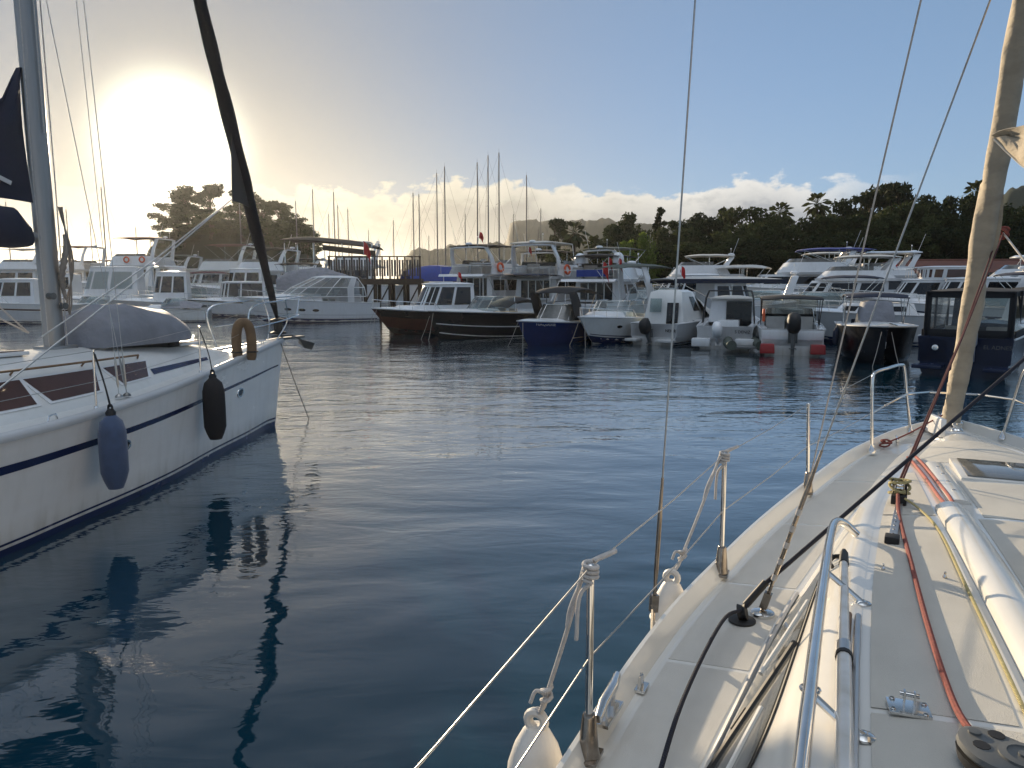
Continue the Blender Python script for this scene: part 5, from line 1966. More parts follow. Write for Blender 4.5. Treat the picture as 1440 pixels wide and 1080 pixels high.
def sailboat(root, L, B, hm, mast_h, mh='white', mm='mastalu', bag=None, rakex=.0, spread=2, boom=True):
    H = Hull(L, B, hm * .85, hm * 1.1, .1, 2.0)
    build_hull(root, H, mh, 'offwhite', .28, hm * .5, 'navy', ((.78, .84, 'navy'),))
    hs = House(H.zs(.5) - .05, H.zs(.5) + .38, (H.x(.28), H.x(.72), B * .56, B * .5), (H.x(.3), H.x(.64), B * .44, B * .4))
    hs.body(root, 'coachroof', 'offwhite', True, .06)
    hs.panes(root, ((.04, .18), (.22, .34), (.66, .78), (.82, .96)), .35, .75, 'glass')
    z0 = H.zs(.5) + .3
    mx = H.x(.57)
    g = MB()
    g.tube([(mx, 0, z0), (mx - rakex * .5, 0, z0 + mast_h * .5), (mx - rakex, 0, z0 + mast_h)], [.105, .10, .07], 10)
    ms = g.build('mast', M[mm], root)
    g = MB()
    for k in range(spread):
        zz = z0 + mast_h * (.34 + .3 * k)
        xx = mx - rakex * (zz - z0) / mast_h
        g.tube([(xx - .15, B * .36, zz), (xx, 0, zz + .06), (xx - .15, -B * .36, zz)], .03, 5)
    g.build('spreader', M[mm], ms)
    top = Vector((mx - rakex, 0, z0 + mast_h - .1))
    g = MB()
    for e in (H.pt(.985, 1), H.pt(0, 1), H.pt(.5, 1, 1), H.pt(.5, 1, -1)):
        ee = Vector((e.x, 0 if abs(e.x) > L * .3 else e.y, e.z))
        g.tube([ee, top], .010, 4)
    g.tube([top, top + Vector((0, 0, .6))], .012, 4)
    g.build('stay', M['darkwire'], ms)
    if boom:
        g = MB()
        g.tube([(mx - .1, 0, z0 + .9), (mx - L * .36, 0, z0 + .95)], .07, 8)
        bo = g.build('boom', M[mm], root)
        g = MB()
        n = 10
        g.tube([(mx - .15 - (L * .34) * i / n, 0, z0 + 1.08 + .03 * math.sin(i * 2)) for i in range(n + 1)], [.05 + .12 * math.sin(PI * min(1, .25 + i / n * .75)) for i in range(n + 1)], 8)
        g.build('sail_bag', M[bag or 'navycv'], bo)
    return H

# ------------------------------------------------------------------ front row of moored boats
def front_row():
    # big cream-white express cruiser with an arched clear canopy, bow to the left
    L, B = 9.8, 3.4
    r = place('motor_boat', 'large white express cruiser with tall arched windscreen and oval portholes, bow to the left', 'motor boat', -124, L / 2 - .13 * L, 362, 455, group=BOATS)
    H = Hull(L, B, 1.35, 1.85)
    build_hull(r, H, 'white', 'white', .46, .45, 'navy', ((.10, .14, 'navy'), (.30, .36, 'greyw')), 'greyw')
    portholes(r, H, (.50, .60, .70), .55, a=.24, b=.10)
    hs = House(H.zs(.6) - .05, H.zs(.6) + .42, (H.x(.44), H.x(.86), B * .78, B * .5), (H.x(.44), H.x(.74), B * .64, B * .42))
    hs.body(r, 'foredeck_coaming', 'white', True, .05)
    # arched canopy: glass low, clear vinyl above, white roof
    c0 = House(H.zs(.5) + .30, H.zs(.5) + .95, (H.x(.10), H.x(.72), B * .80, B * .46), (H.x(.11), H.x(.62), B * .76, B * .42))
    c1 = House(H.zs(.5) + .95, H.zs(.5) + 1.65, (H.x(.11), H.x(.62), B * .76, B * .42), (H.x(.15), H.x(.46), B * .56, B * .36))
    for nm, c, m in (('windscreen', c0, 'clear'), ('canopy_panel', c1, 'vinyl')):
        q = MB()
        q.sheet([[c.pt(i / 24, v) for v in (0, .5, 1)] for i in range(25)])
        w = q.build(nm, M[m], r)
        f = MB()
        for v in ((0, 1) if nm == 'windscreen' else (1,)):
            f.tube([c.pt(i / 24, v) for i in range(25)], .03, 6)
        for u in (0, .16, .30, .40, .5, .6, .7, .84, .999):
            f.tube([c.pt(u, 0), c.pt(u, 1)], .028, 6)
        f.build('canopy_frame', M['white'], w)
    c1.roof(r, 'white', .03, .04, .12)
    g = MB()
    for sd in (-1, 1):
        g.loft([[Vector((H.x(.22) + a, sd * B * k, z)) for a, k in ((-.25, .40), (.25, .40), (.25, .385), (-.25, .385))] for z in (H.zs(.2), H.zs(.2) + 1.05)] + [[Vector((H.x(.18) + a, sd * B * k, H.zs(.2) + 1.75)) for a, k in ((-.2, .31), (.2, .31), (.2, .295), (-.2, .295))]], True, True, True)
    g.build('radar_arch', M['greyw'], r, bevel=.01)
    seats(r, H.x(.36), .8, B * .8)
    bow_rail(r, H, .5, .985, .5, 6)
    lettering(r, 'SUNRISER 29', H.pt(.55, .22, 1, .02), (-1, 0, 0), (0, 0, 1), .20, 'greyw')

    # white hardtop cruiser with a dark wrap-round window, boat number on the bow
    L, B = 8.2, 2.9
    r = place('motor_boat', 'white cruiser with a long dark wrap-round window and black letters on the bow', 'motor boat', -112, L / 2 - .13 * L, 279, 446, group=BOATS)
    H, hs = pilothouse(r, L, B, 1.15, 1.5, xa=.22, xf=.68, z1=2.85, slope=.35, stripe=((.90, .98, 'black'),), win=((.02, .18), (.19, .42), (.43, .62), (.63, .82), (.83, .98)), wv=(.30, .96))
    lettering(r, 'CENNET 7', H.pt(.80, .62, 1, .03), H.pt(.7, .62, 1) - H.pt(.9, .62, 1), (0, -.1, 1), .36, 'black')
    g = MB()
    g.lathe([(.1, 0), (.14, .05), (.1, .12), (0, .14)], (H.x(.74), .2, H.zs(.74) + .25), 10)
    g.build('anchor_winch', M['steel'], r)

    # brown-hulled cabin boat, bow to the left
    L, B = 6.9, 2.55
    r = place('motor_boat', 'dark red and black cabin boat with white hardtop, bow pointing left', 'motor boat', -122, L / 2 - .13 * L, 545, 471, group=BOATS)
    H, hs = pilothouse(r, L, B, 1.12, 1.45, 'maroon', xa=.16, xf=.64, z1=2.68, slope=.75, ck=.2, boot='black', stripe=((.62, .98, 'black'),), wv=(.30, .92), win=((.03, .15), (.17, .28), (.30, .41), (.44, .565), (.575, .70), (.73, .83), (.85, .97)), glass='glass')
    g = MB()
    g.box((H.x(.40), 0, 2.83), (1.0, 1.0, .05))
    g.build('roof_hatch', M['white'], r, bevel=.02)
    seats(r, H.x(.38), .7, B * .7, 'blackcv')
    f = r.location + Matrix.Rotation(r.rotation_euler.z, 3, 'Z') @ Vector((H.x(.22), -.3, 2.82))
    flag(f, .62, 'small red flag on the hardtop of the dark red cabin boat', .4, .4)

    # black express boat with low screen and black folded hood
    L, B = 6.6, 2.45
    r = place('motor_boat', 'glossy black hulled express boat with white topsides line and folded black hood', 'motor boat', -124, L / 2 - .06 * L, 612, 477, group=BOATS)
    H = express(r, L, B, 1.22, 1.42, 'black', None, ws=.56, stripe=((.40, .44, 'white'), (-.02, .03, 'white')), boot='black', rake=.06, bluff=2.8, ck=.44, rail=False, house_h=.02, md='offwhite')
    g = MB()
    rows = []
    for i in range(8):
        u = i / 7
        rows.append([(H.x(.08) + u * 2.0, B * .43 * k, 1.42 + .62 * math.sin(PI * min(1, u * .85 + .12)) ** .7 * (1 - .28 * k * k)) for k in (-1, -.85, -.5, 0, .5, .85, 1)])
    g.thick(rows, .04)
    g.build('folded_hood', M['blackcv'], r)

    # royal blue runabout with black bimini arch
    L, B = 6.0, 2.4
    r = place('motor_boat', 'royal blue hulled runabout with white deck under a black canopy arch', 'motor boat', -146, L / 2 - .10 * L, 738, 486, group=BOATS)
    H = express(r, L, B, .88, 1.12, 'blue', None, ws=.5, boot='blue', rake=.10, ck=.48, rail=False, house_h=.0, glass='smoke')
    canopy(r, H.x(.10), H.x(.50), B * .92, 2.45, 'blackcv', .95, .14, .22, pole_m='rubber')
    g = MB()
    rows = []
    for sd in (-1, 1):
        g = MB()
        g.thick([[(H.x(.46 + .10 * v - .0), sd * B * (.45), 1.05 + v * 1.3), (H.x(.34 + .10 * v ** 2), sd * B * .45, 1.05 + v * 1.3)] for v in (0, .35, .7, 1)], .02)
        g.build('canopy_side', M['blackcv'], r)
    lettering(r, 'TURQUOISE', H.pt(.80, .80, 1, .03), H.pt(.7, .8, 1) - H.pt(.9, .8, 1), (0, -.1, 1), .20, 'greyw')

    # white bowrider with portholes and bow rail
    L, B = 6.9, 2.65
    r = place('motor_boat', 'white cabin cruiser with two round portholes and a blue tinted screen, bow towards us', 'motor boat', -146, L / 2 - .13 * L, 828, 484, group=BOATS)
    H = express(r, L, B, 1.05, 1.26, 'offwhite', None, ws=.58, stripe=((.16, .20, 'navy'),), ports=(.55, .70), ck=.46, house_h=.16)

    # grey-white cabin boat seen from astern, cover draped over the bow
    L, B = 6.8, 2.5
    r = place('motor_boat', 'pale cabin boat seen from astern with rounded wheelhouse and black outboard', 'motor boat', 37, -L / 2, 918, 485, group=BOATS)
    H = Hull(L, B, .95, 1.3)
    build_hull(r, H, 'greyw', 'greyw', .26, .4, 'navy')
    hs = House(.85, 2.35, (H.x(.14), H.x(.66), B * .82, B * .5), (H.x(.18), H.x(.44), B * .62, B * .4))
    hs.body(r, 'wheelhouse', 'offwhite', True, .10)
    hs.panes(r, ((.06, .14), (.17, .27), (.32, .48), (.52, .68), (.73, .83)), .42, .86, 'glass')
    g = MB()
    g.box((H.x(.145) - .0, .38, 1.75), (.05, .56, .62), rot=Matrix.Rotation(.12, 3, 'Y'))
    g.build('aft_window', M['clear'], r, bevel=.01)
    g = MB()
    g.box((H.x(.145) - .0, -.45, 1.35), (.05, .55, 1.05), rot=Matrix.Rotation(.10, 3, 'Y'))
    g.build('cabin_door', M['glass'], r, bevel=.01)
    g = MB()
    rows = []
    for i in range(9):
        u = i / 8
        rows.append([(H.x(.42 + .5 * u), (B * .5 - .62 * B * .5 * u ** 1.6) * k, 2.38 - 1.1 * u ** .8 - (.35 + .55 * (1 - u)) * abs(k) ** 2.5 + .05 * math.sin(u * 14 + 4 * k)) for k in (-1, -.8, -.5, -.2, 0, .2, .5, .8, 1)])
    g.thick(rows, .02)
    g.build('bow_cover', M['palecv'], r)
    g = MB()
    g.box((H.x(0) - .28, -.75, .22), (.55, .8, .12))
    g.box((H.x(0) - .28, .85, .22), (.55, .6, .12))
    g.build('swim_platform', M['greyw'], r, bevel=.03)
    outboard(r, H.x(0) - .05, .15, .62, 'rubber', .55, 1.15)
    portholes(r, H, (.42, .52), .7, (-1,), .12, .12)
    lettering(r, 'NEHIR', Vector((H.x(0) - .02, -.85, .60)), (0, -1, 0), (0, 0, 1), .18, 'black')

    # white open boat with black tower, seen from astern
    L, B = 6.6, 2.5
    r = place('motor_boat', 'white open fishing boat with black tower frame and tilted white engine, stern towards us', 'motor boat', 21, -L / 2, 1018, 491, group=BOATS)
    H = Hull(L, B, .95, 1.35)
    build_hull(r, H, 'white', 'white', .5, .35, 'navy')
    hs = House(1.0, 2.05, (H.x(.42), H.x(.70), B * .78, B * .45), (H.x(.45), H.x(.62), B * .70, B * .4))
    hs.body(r, 'cabin', 'white', False)
    hs.panes(r, ((.04, .24), (.28, .48), (.52, .72), (.76, .96)), .35, .92, 'glass')
    hs.roof(r, 'palecv', .12, .05, .10, .35)
    g = MB()
    g.box((H.x(.42) - .01, -.35, 1.4), (.03, 1.1, 1.1))
    g.build('cabin_door', M['glass'], r)
    g = MB()
    for sd in (-1, 1):
        for dx in (0, .28):
            g.tube([(H.x(.22) + dx, sd * B * .44, .95), (H.x(.26) + dx, sd * B * .40, 2.1), (H.x(.30) + dx, sd * B * .36, 2.42)], .03, 6)
    g.tube([(H.x(.30), B * .36, 2.42), (H.x(.30), -B * .36, 2.42)], .03, 6)
    g.tube([(H.x(.30) + .28, B * .36, 2.42), (H.x(.30) + .28, -B * .36, 2.42)], .03, 6)
    g.build('tower_frame', M['rubber'], r)
    g = MB()
    g.box((H.x(.28), 0, .75), (.7, .9, .8))
    g.build('centre_console', M['white'], r, bevel=.06)
    for y in (-.85, .9):
        g = MB()
        g.box((H.x(0) - .3, y, .30), (.62, .75, .34))
        g.build('swim_platform', M['white'], r, bevel=.04)
    outboard(r, H.x(0) - .1, .25, .70, 'white', .75, 1.1)
    lettering(r, '5 DENIZ', Vector((H.x(0) - .02, -.72, .68)), (0, -1, 0), (0, 0, 1), .17, 'black')

    # small grey-green dinghy between the two
    r = place('dinghy', 'small grey green inflatable dinghy wedged beside the white boat with red quarters', 'dinghy', 10, -1.3, 1049, 497)
    g = MB()
    pts = [(-1.3, .55, .3), (-.4, .58, .3), (.5, .5, .34), (1.1, .28, .5), (1.35, 0, .62), (1.1, -.28, .5), (.5, -.5, .34), (-.4, -.58, .3), (-1.3, -.55, .3)]
    g.tube(bez(pts, 4), .2, 10)
    g.build('tube', M['greencv'], r)
    g = MB()
    g.box((-.3, 0, .22), (2.1, .8, .05))
    g.build('floor', M['plastic'], r)

    # red and white outboard boat with dark canopy, stern towards us
    L, B = 6.2, 2.5
    r = place('motor_boat', 'white boat with bright red stern quarters under a dark canvas top, stern towards us', 'motor boat', 17, -L / 2, 1113, 500, group=BOATS)
    H = Hull(L, B, 1.0, 1.3)
    build_hull(r, H, 'offwhite', 'white', .62, .4, 'red', ((.0, .12, 'red'),))
    for sd in (-1, 1):
        g = MB()
        g.box((H.x(0) - .22, sd * B * .36, .27), (.42, B * .22, .36), taper=.9)
        g.build('stern_quarter', M['red'], r, bevel=.04, label='bright red stern quarter')
    g = MB()
    g.box((H.x(.02), 0, .78), (.3, B * .9, .38))
    g.build('transom_seat', M['white'], r, bevel=.05)
    canopy(r, H.x(.16), H.x(.52), B * .92, 2.18, 'blackcv', 1.0, .08, .10, pole_m='rubber')
    g = MB()
    g.thick([[(H.x(.52), y, z) for y in (-1.1, -.5, 0, .5, 1.1)] for z in (1.1, 1.6, 2.12)], .01)
    g.build('front_panel', M['vinyl'], r)
    g = MB()
    g.box((H.x(.52) - .03, 0, 1.42), (.03, 2.2, .10))
    g.build('panel_bar', M['blackcv'], r)
    seats(r, H.x(.40), .5, B * .8, 'palecv', .6)
    windscreen(r, H.x(.42), H.x(.66), B * .8, 1.15, .55, .4, 'clear')
    outboard(r, H.x(0) - .12, 0, .78, 'rubber', .05, 1.3)
    g = MB()
    g.box((H.x(.12), B * .42, 1.5), (.3, .1, .5))
    g.build('life_jacket', M['orange'], r, bevel=.04)

    # black launch bow-on with white deck and covered console
    L, B = 6.6, 2.6
    r = place('motor_boat', 'broad black hulled launch with white deck and pale covered console, bow towards us', 'motor boat', -160, L / 2 - .05 * L, 1243, 514, group=BOATS)
    H = Hull(L, B, 1.15, 1.32, .05, 3.4, .12)
    build_hull(r, H, 'black', 'white', .55, .4, 'black', None, 'white')
    g = MB()
    hs = House(1.2, 2.05, (H.x(.36), H.x(.60), 1.35, .5), (H.x(.38), H.x(.54), 1.0, .35))
    hs.body(r, 'console_cover', 'greycv', True, .05)
    canopy(r, H.x(.18), H.x(.5), B * .82, 2.30, 'navycv', 1.2, .08, .12)
    g = MB()
    g.tube(bez([H.pt(.94, 1, -1, -.05) + Vector((0, 0, .03)), H.pt(.97, 1, -1, -.1) + Vector((.05, 0, .1)), H.pt(.99, 1, 1, -.0) + Vector((.05, 0, .1)), H.pt(.94, 1, 1, -.05) + Vector((0, 0, .03))], 5), .025, 6)
    g.build('bow_fitting', M['steel'], r)
    seats(r, H.x(.28), .5, 1.6, 'navycv')
    # navy boat with black enclosed canopy
    L, B = 6.8, 2.7
    r = place('motor_boat', 'navy boat fully enclosed by a black canopy with clear panels, stern towards us', 'motor boat', 40, -L / 2, 1352, 528, group=BOATS)
    H = Hull(L, B, 1.12, 1.4)
    build_hull(r, H, 'navyhull', 'navyhull', .55, .4, 'black')
    bx0, bx1 = H.x(.06), H.x(.58)
    fr = MB()
    zt_ = 2.5
    for sd in (-1, 1):
        y0, y1 = sd * B * .45, sd * B * .40
        for x in (bx0, bx0 + (bx1 - bx0) * .42, bx1):
            fr.box((x, (y0 + y1) / 2, 1.8), (.16, .05, 1.4))
        fr.box(((bx0 + bx1) / 2, y0, 1.22), (bx1 - bx0, .04, .22))
        fr.box(((bx0 + bx1) / 2, y1, 2.40), (bx1 - bx0, .05, .20))
    for y in (-.40 * B, -.06 * B, .40 * B):
        fr.box((bx0, y, 1.8), (.05, .16, 1.4))
    fr.box((bx0, 0, 2.40), (.05, B * .84, .2))
    fr.box((bx0, 0, 1.22), (.05, B * .84, .25))
    fr.build('canopy_wall', M['blackcv'], r, bevel=.02)
    canopy(r, bx0 - .06, bx1 + .06, B * .86, zt_, 'blackcv', 1.2, .08, .06, poles=False)
    g = MB()
    for sd in (-1, 1):
        g.sheet([[(x, sd * B * (.44 if z < 2 else .41), z) for x in (bx0, bx1)] for z in (1.3, 2.35)])
    g.sheet([[(bx0 + .01, y, z) for y in (-1.1, 1.1)] for z in (1.3, 2.35)])
    g.build('canopy_panel', M['vinyl'], r)
    hs = House(1.25, 2.35, (H.x(.56), H.x(.74), B * .74, B * .4), (H.x(.56), H.x(.64), B * .7, B * .4))
    q = MB()
    q.sheet([[hs.pt(i / 20, v) for v in (0, .5, 1)] for i in range(21)])
    q.build('windscreen', M['clear'], r)
    seats(r, H.x(.42), .5, B * .8, 'palecv')
    outboard(r, H.x(0) - .12, -.15, .72, 'fendblue', .1, 1.25)
    g = MB()
    g.box((H.x(0) - .3, -.95, .25), (.6, .7, .12))
    g.box((H.x(0) - .3, .85, .25), (.6, .8, .12))
    g.build('swim_platform', M['navyhull'], r, bevel=.03)
    lettering(r, 'EL ADNES', Vector((H.x(0) - .02, -.85, .82)), (0, -1, 0), (0, 0, 1), .16, 'plastic')
    g = MB()
    g.lathe([(.09, 0), (.09, .02), (.05, .03), (0, .03)], (H.x(0) - .0, .75, .8), 12, 0, Matrix.Rotation(-PI / 2, 3, 'Y'))
    g.build('stern_light', M['steel'], r)
    # white day boat at the very edge of the view
    L, B = 7.0, 2.7
    r = place('motor_boat', 'white cruiser with black cabin top at the right edge of the view', 'motor boat', 46, -L / 2, 1432, 500, group=BOATS)
    H = Hull(L, B, 1.15, 1.5)
    build_hull(r, H, 'white', 'white', .36, .45, 'navy', ((.55, .8, 'navy'),))
    hs = House(1.1, 2.45, (H.x(.24), H.x(.72), B * .8, B * .5), (H.x(.28), H.x(.54), B * .62, B * .4))
    hs.body(r, 'cabin', 'white')
    hs.panes(r, ((.03, .18), (.21, .33), (.35, .65), (.67, .79), (.82, .97)), .35, .9, 'glass')
    hs.roof(r, 'blackcv', .1, .06, .1, .4)
front_row()

# ------------------------------------------------------------------ small boats of the left quay
def left_front():
    G = BOATS
    r = place('motor_boat', 'white cabin boat with a brown hull band, seen just left of the grey mast', 'motor boat', -96, 0, 22, d=52, group=G)
    pilothouse(r, 8.4, 2.9, 1.3, 1.6, 'offwhite', .30, .66, 3.0, ((.18, .62, 'greyw'), (.66, .74, 'maroon')), wv=(.35, .9))
    r = place('motor_boat', 'long white hardtop boat just right of the grey mast, slim roof line catching the sun', 'motor boat', -100, 0, 140, d=66, group=G)
    H, hs = pilothouse(r, 10.2, 3.2, 1.3, 1.6, 'white', .16, .64, 4.15, ((.0, .30, 'black'),), slope=.9, wv=(.35, .88), glass='clear')
    r = place('motor_boat', 'white fishing boat with a sharp three pane wheelhouse, behind the covered bundle', 'motor boat', -104, 0, 222, d=62, group=G)
    pilothouse(r, 8.6, 2.8, 1.15, 1.5, 'greyw', .22, .56, 3.65, ((.0, .2, 'navy'),), slope=.55, wv=(.35, .88))
    r = place('motor_boat', 'low pale blue runabout with canvas cover in front of the three pane wheelhouse', 'motor boat', -98, 0, 236, d=54, group=G)
    H = express(r, 5.4, 2.1, .85, 1.05, 'offwhite', ws=.55, ck=.45, rail=False)
    g = MB()
    g.thick([[(H.x(.05 + .5 * i / 6), 1.0 * k, 1.0 + .5 * (1 - k * k) * math.sin(PI * (.15 + .7 * i / 6))) for k in (-1, -.6, 0, .6, 1)] for i in range(7)], .02)
    g.build('cockpit_cover', M['greycv'], r)
    r = place('motor_boat', 'grey white speedboat moored between the wheelhouse boat and the lettered cruiser', 'motor boat', -92, 0, 122, d=55, group=G)
    express(r, 6.4, 2.3, .95, 1.2, 'offwhite', ws=.55, ck=.45, rail=True)
left_front()

# ------------------------------------------------------------------ larger yachts in the second row and beyond
def second_row():
    G = BOATS
    def fly(label, az, px, d, L, B, tops, **kw):
        r = place('flybridge_yacht', label, 'motor yacht', az, kw.pop('refx', 0), px, d=d, group='flybridge yachts beyond the front row')
        H = flybridge(r, L, B, *tops, **kw)
        return r, H
    W = lambda r, v: r.location + Matrix.Rotation(r.rotation_euler.z, 3, 'Z') @ Vector(v)
    # white flybridge with dark awning and lifebuoy, centre
    r, H = fly('white flybridge yacht with black sun awning and orange lifebuoy, behind the dark red cabin boat', 36, 648, 55, 12.5, 4.5, (1.5, 2.1, 3.3, 4.25, 5.55), topm='blackcv', rings=(((-3.0, -2.16, 3.95), (-.1, -1, .1)),), refx=-5)
    flag(W(r, (-4.2, -1.0, 5.6)), .95, 'red flag above the black awning of the centre flybridge yacht', .3, .55, -.15)
    r, H = fly('white flybridge yacht with cream hardtop, right of the one with the black awning', 33, 742, 53, 12.0, 4.5, (1.5, 2.1, 3.1, 4.1, 5.6), topm='palecv', hard=True, rings=(((-2.6, -2.16, 3.75), (-.1, -1, .1)),), refx=-4.5)
    canopy(r, -6.6, -3.2, 4.2, 3.35, 'navycv', 1.4, .10, .08)
    flag(W(r, (-3.9, .3, 4.6)), .8, 'small red flag hanging under the cream hardtop', .3, .45)
    # fly yacht with twin satellite domes
    r, H = fly('white flybridge yacht carrying two white satellite domes and a blue cockpit cloth', 30, 832, 50, 11.5, 4.2, (1.45, 2.0, 2.9, 3.9, 4.6), topm='browncv', arch_=False, refx=-4)
    for y in (-1.55, 1.25):
        g = MB()
        g.lathe([(.12, 0), (.12, .12), (.36, .18), (.38, .45), (.33, .68), (.18, .84), (0, .88)], (-3.2, y, 3.95), 16)
        g.build('satellite_dome', M['white'], r)
    g = MB()
    g.thick([[(-4.9, y, z) for y in (-1.4, -.7, 0, .7)] for z in (3.2, 3.65)], .03)
    g.build('cockpit_cloth', M['bluecv'], r)
    flag(W(r, (-5.9, -1.6, 2.7)), 1.5, 'large red flag drooping at the stern of the yacht with two domes', .3, .75)
    # express with grey soft top, near the thin shroud
    L, B = 9.5, 3.2
    r = place('motor_boat', 'white sports cruiser with grey soft top behind the pale wheelhouse boat', 'motor boat', 62, 0, 925, d=46, group=G)
    H = express(r, L, B, 1.45, 1.9, 'white', None, ws=.6, ck=.5, arch_=3.75, ports=(.5, .6))
    canopy(r, H.x(.10), H.x(.52), B * .86, 3.75, 'greencv', 1.6, .18, .15)
    flag(W(r, (H.x(.14), .4, 3.3)), 1.05, 'pair of bright red flags over the grey soft top', .2, .45)
    flag(W(r, (H.x(.14) + .2, -.35, 3.3)), 1.0, 'second of two red flags over the grey soft top, to the right', .5, .45)
    # boat with navy edged awning
    L, B = 9.0, 3.0
    r = place('motor_boat', 'white boat shaded by a pale awning with a deep navy edge', 'motor boat', 74, 0, 1030, d=43, group=G)
    H, hs = pilothouse(r, L, B, 1.3, 1.7, 'white', .3, .62, 2.75)
    canopy(r, H.x(.0), H.x(.80), B * .95, 2.98, 'palecv', 1.4, .16, .05)
    g = MB()
    for sd in (-1, 1):
        g.thick([[(H.x(.0 + .8 * i / 8), sd * B * .48, z) for i in range(9)] for z in (2.76, 3.0)], .02)
    g.build('awning_valance', M['navycv'], r)
    flag(W(r, (H.x(.06), -1.2, 2.6)), 1.15, 'red flag hanging before the navy edged awning', .3, .5)
    # large motor yacht with dark swoosh
    r, H = fly('big white motor yacht with a long dark swoosh window and orange seats on top', -78, 1100, 58, 13.5, 4.3, (2.2, 2.7, 3.45, 4.35, 5.3), topm='bluecv', win=((.05, .46), (.54, .95)), fly=(.1, .5), bim=(.04, .42), refx=0)
    for y in (-.9, .1, 1.0):
        g = MB()
        g.box((-1.6, y, 4.3), (.2, .6, .7))
        g.build('orange_seat', M['orange'], r, bevel=.05)
    r = place('flybridge_yacht', 'white motor yacht with curved stainless frame and slim windows, right of the big swoosh yacht', 'motor yacht', -70, 0, 1172, d=51, group='flybridge yachts beyond the front row')
    flybridge(r, 11.5, 4.0, 1.7, 2.2, 2.95, 3.6, 4.5, topm='palecv', arch_=True, gear=False)
    flag(W(r, (-3.6, .3, 3.6)), 1.0, 'red flag by the stainless frame of the yacht right of the swoosh yacht', .2, .5)
    r = place('motor_boat', 'cream hardtop cruiser half hidden behind the slanting white halyard', 'motor boat', -60, 0, 1018, d=60, group=G)
    H = express(r, 8.5, 3.0, 1.4, 1.8, 'offwhite', None, ws=.6, ck=.5)
    canopy(r, H.x(.10), H.x(.55), 2.6, 4.0, 'palecv', 1.5, .22, .1)
    r = place('sailboat_hull', 'grey white boat hull with rows of stanchions behind the black launch', 'motor boat', -72, 0, 1232, d=34, group=G)
    H = Hull(8.2, 2.7, 1.3, 1.55)
    build_hull(r, H, 'greyw', 'white', .4, .5, 'navy')
    bow_rail(r, H, .3, .98, .5, 8)
    hs = House(1.35, 1.85, (H.x(.3), H.x(.72), 1.7, .8), (H.x(.32), H.x(.66), 1.4, .7))
    hs.body(r, 'cabin', 'white')
    hs.panes(r, ((.04, .2), (.24, .36), (.64, .76), (.8, .96)), .3, .75, 'glass')
    # right hand group in front of the red roofed building
    r = place('motor_boat', 'white pilothouse yacht with raised helm box, below the red tiled roof', 'motor boat', -74, 0, 1290, d=47, group=G)
    H, hs = pilothouse(r, 10.5, 3.4, 1.5, 2.0, 'white', .2, .66, 2.95, slope=.9, wv=(.4, .9))
    h2 = House(2.98, 3.72, (H.x(.22), H.x(.50), 2.3, 1.0), (H.x(.24), H.x(.50), 2.5, 1.1))
    h2.body(r, 'upper_helm', 'white', False)
    h2.panes(r, ((.03, .2), (.23, .38), (.40, .60), (.62, .77), (.8, .97)), .2, .85, 'brownglass')
    h2.roof(r, 'white', .2, .06, .06, .3)
    r = place('motor_boat', 'white sports yacht with a domed pale roof left of the beige headsail', 'motor boat', -70, 0, 1352, d=44, group=G)
    H, hs = pilothouse(r, 9.8, 3.3, 1.4, 1.8, 'white', .2, .66, 3.0, slope=.8)
    arch(r, H.x(.24), 3.0, 2.4, 3.4, .5)
    r = place('flybridge_yacht', 'white yacht with dark glass upper deck right of the beige headsail', 'motor yacht', -66, 0, 1418, d=50, group='flybridge yachts beyond the front row')
    flybridge(r, 11.8, 4.0, 1.6, 2.1, 3.0, 3.7, 4.45, hard=True, topm='white', arch_=False)
    flag(W(r, (-2.2, -1.0, 4.2)), 1.0, 'red flag flying on the yacht right of the beige headsail', .2, .6)
    flag(W(r, (-5.4, 1.0, 3.2)), 1.0, 'red flag low behind the beige headsail on the dark glass yacht', .2, .6)
    # left cluster
    r, H = fly('white flybridge yacht with maroon awning and two lifebuoys on its side, left of the island', -84, 178, 88, 15.5, 4.8, (2.3, 3.1, 4.7, 5.9, 8.0), topm='maroncv', rings=(((-3.6, 2.35, 5.5), (0, 1, 0)), ((-1.7, 2.32, 5.5), (0, 1, 0))))
    r, H = fly('dark topped flybridge yacht with lit amber cabin windows below the island pines', -88, 300, 84, 13.5, 4.5, (1.9, 2.6, 4.1, 5.2, 7.0), topm='maroncv', mh='greyw', md='offwhite')
    r, H = fly('white yacht with swept back flying bridge just left of the black headsail', -82, 355, 76, 13.5, 4.4, (1.8, 2.6, 3.9, 4.9, 6.2), topm='browncv', arch_=True)
    r, H = fly('far white motor yacht with tall white radar arch above the brown pier awning', -94, 480, 100, 15.0, 4.8, (2.4, 3.2, 4.9, 6.1, 8.2), topm='white', hard=True, bim=(.22, .5))
    r, H = fly('pale flybridge yacht seen between the navy bag and the grey mast', -88, 20, 92, 14.0, 4.6, (2.1, 2.9, 4.4, 5.4, 6.9), topm='palecv')
    r, H = fly('grey white flybridge yacht with maroon awning right beside the grey mast', -80, 98, 100, 13.0, 4.6, (2.1, 2.9, 4.5, 5.6, 7.6), topm='maroncv', mh='greyw')
    r = place('motor_boat', 'boat wrapped in a grey tarpaulin behind the tall pier rails', 'motor boat', -104, 0, 446, d=57, group=G)
    H = Hull(6.5, 2.4, 1.9, 2.3)
    build_hull(r, H, 'greyw', 'offwhite', .4, .9, 'navy')
    g = MB()
    rows = []
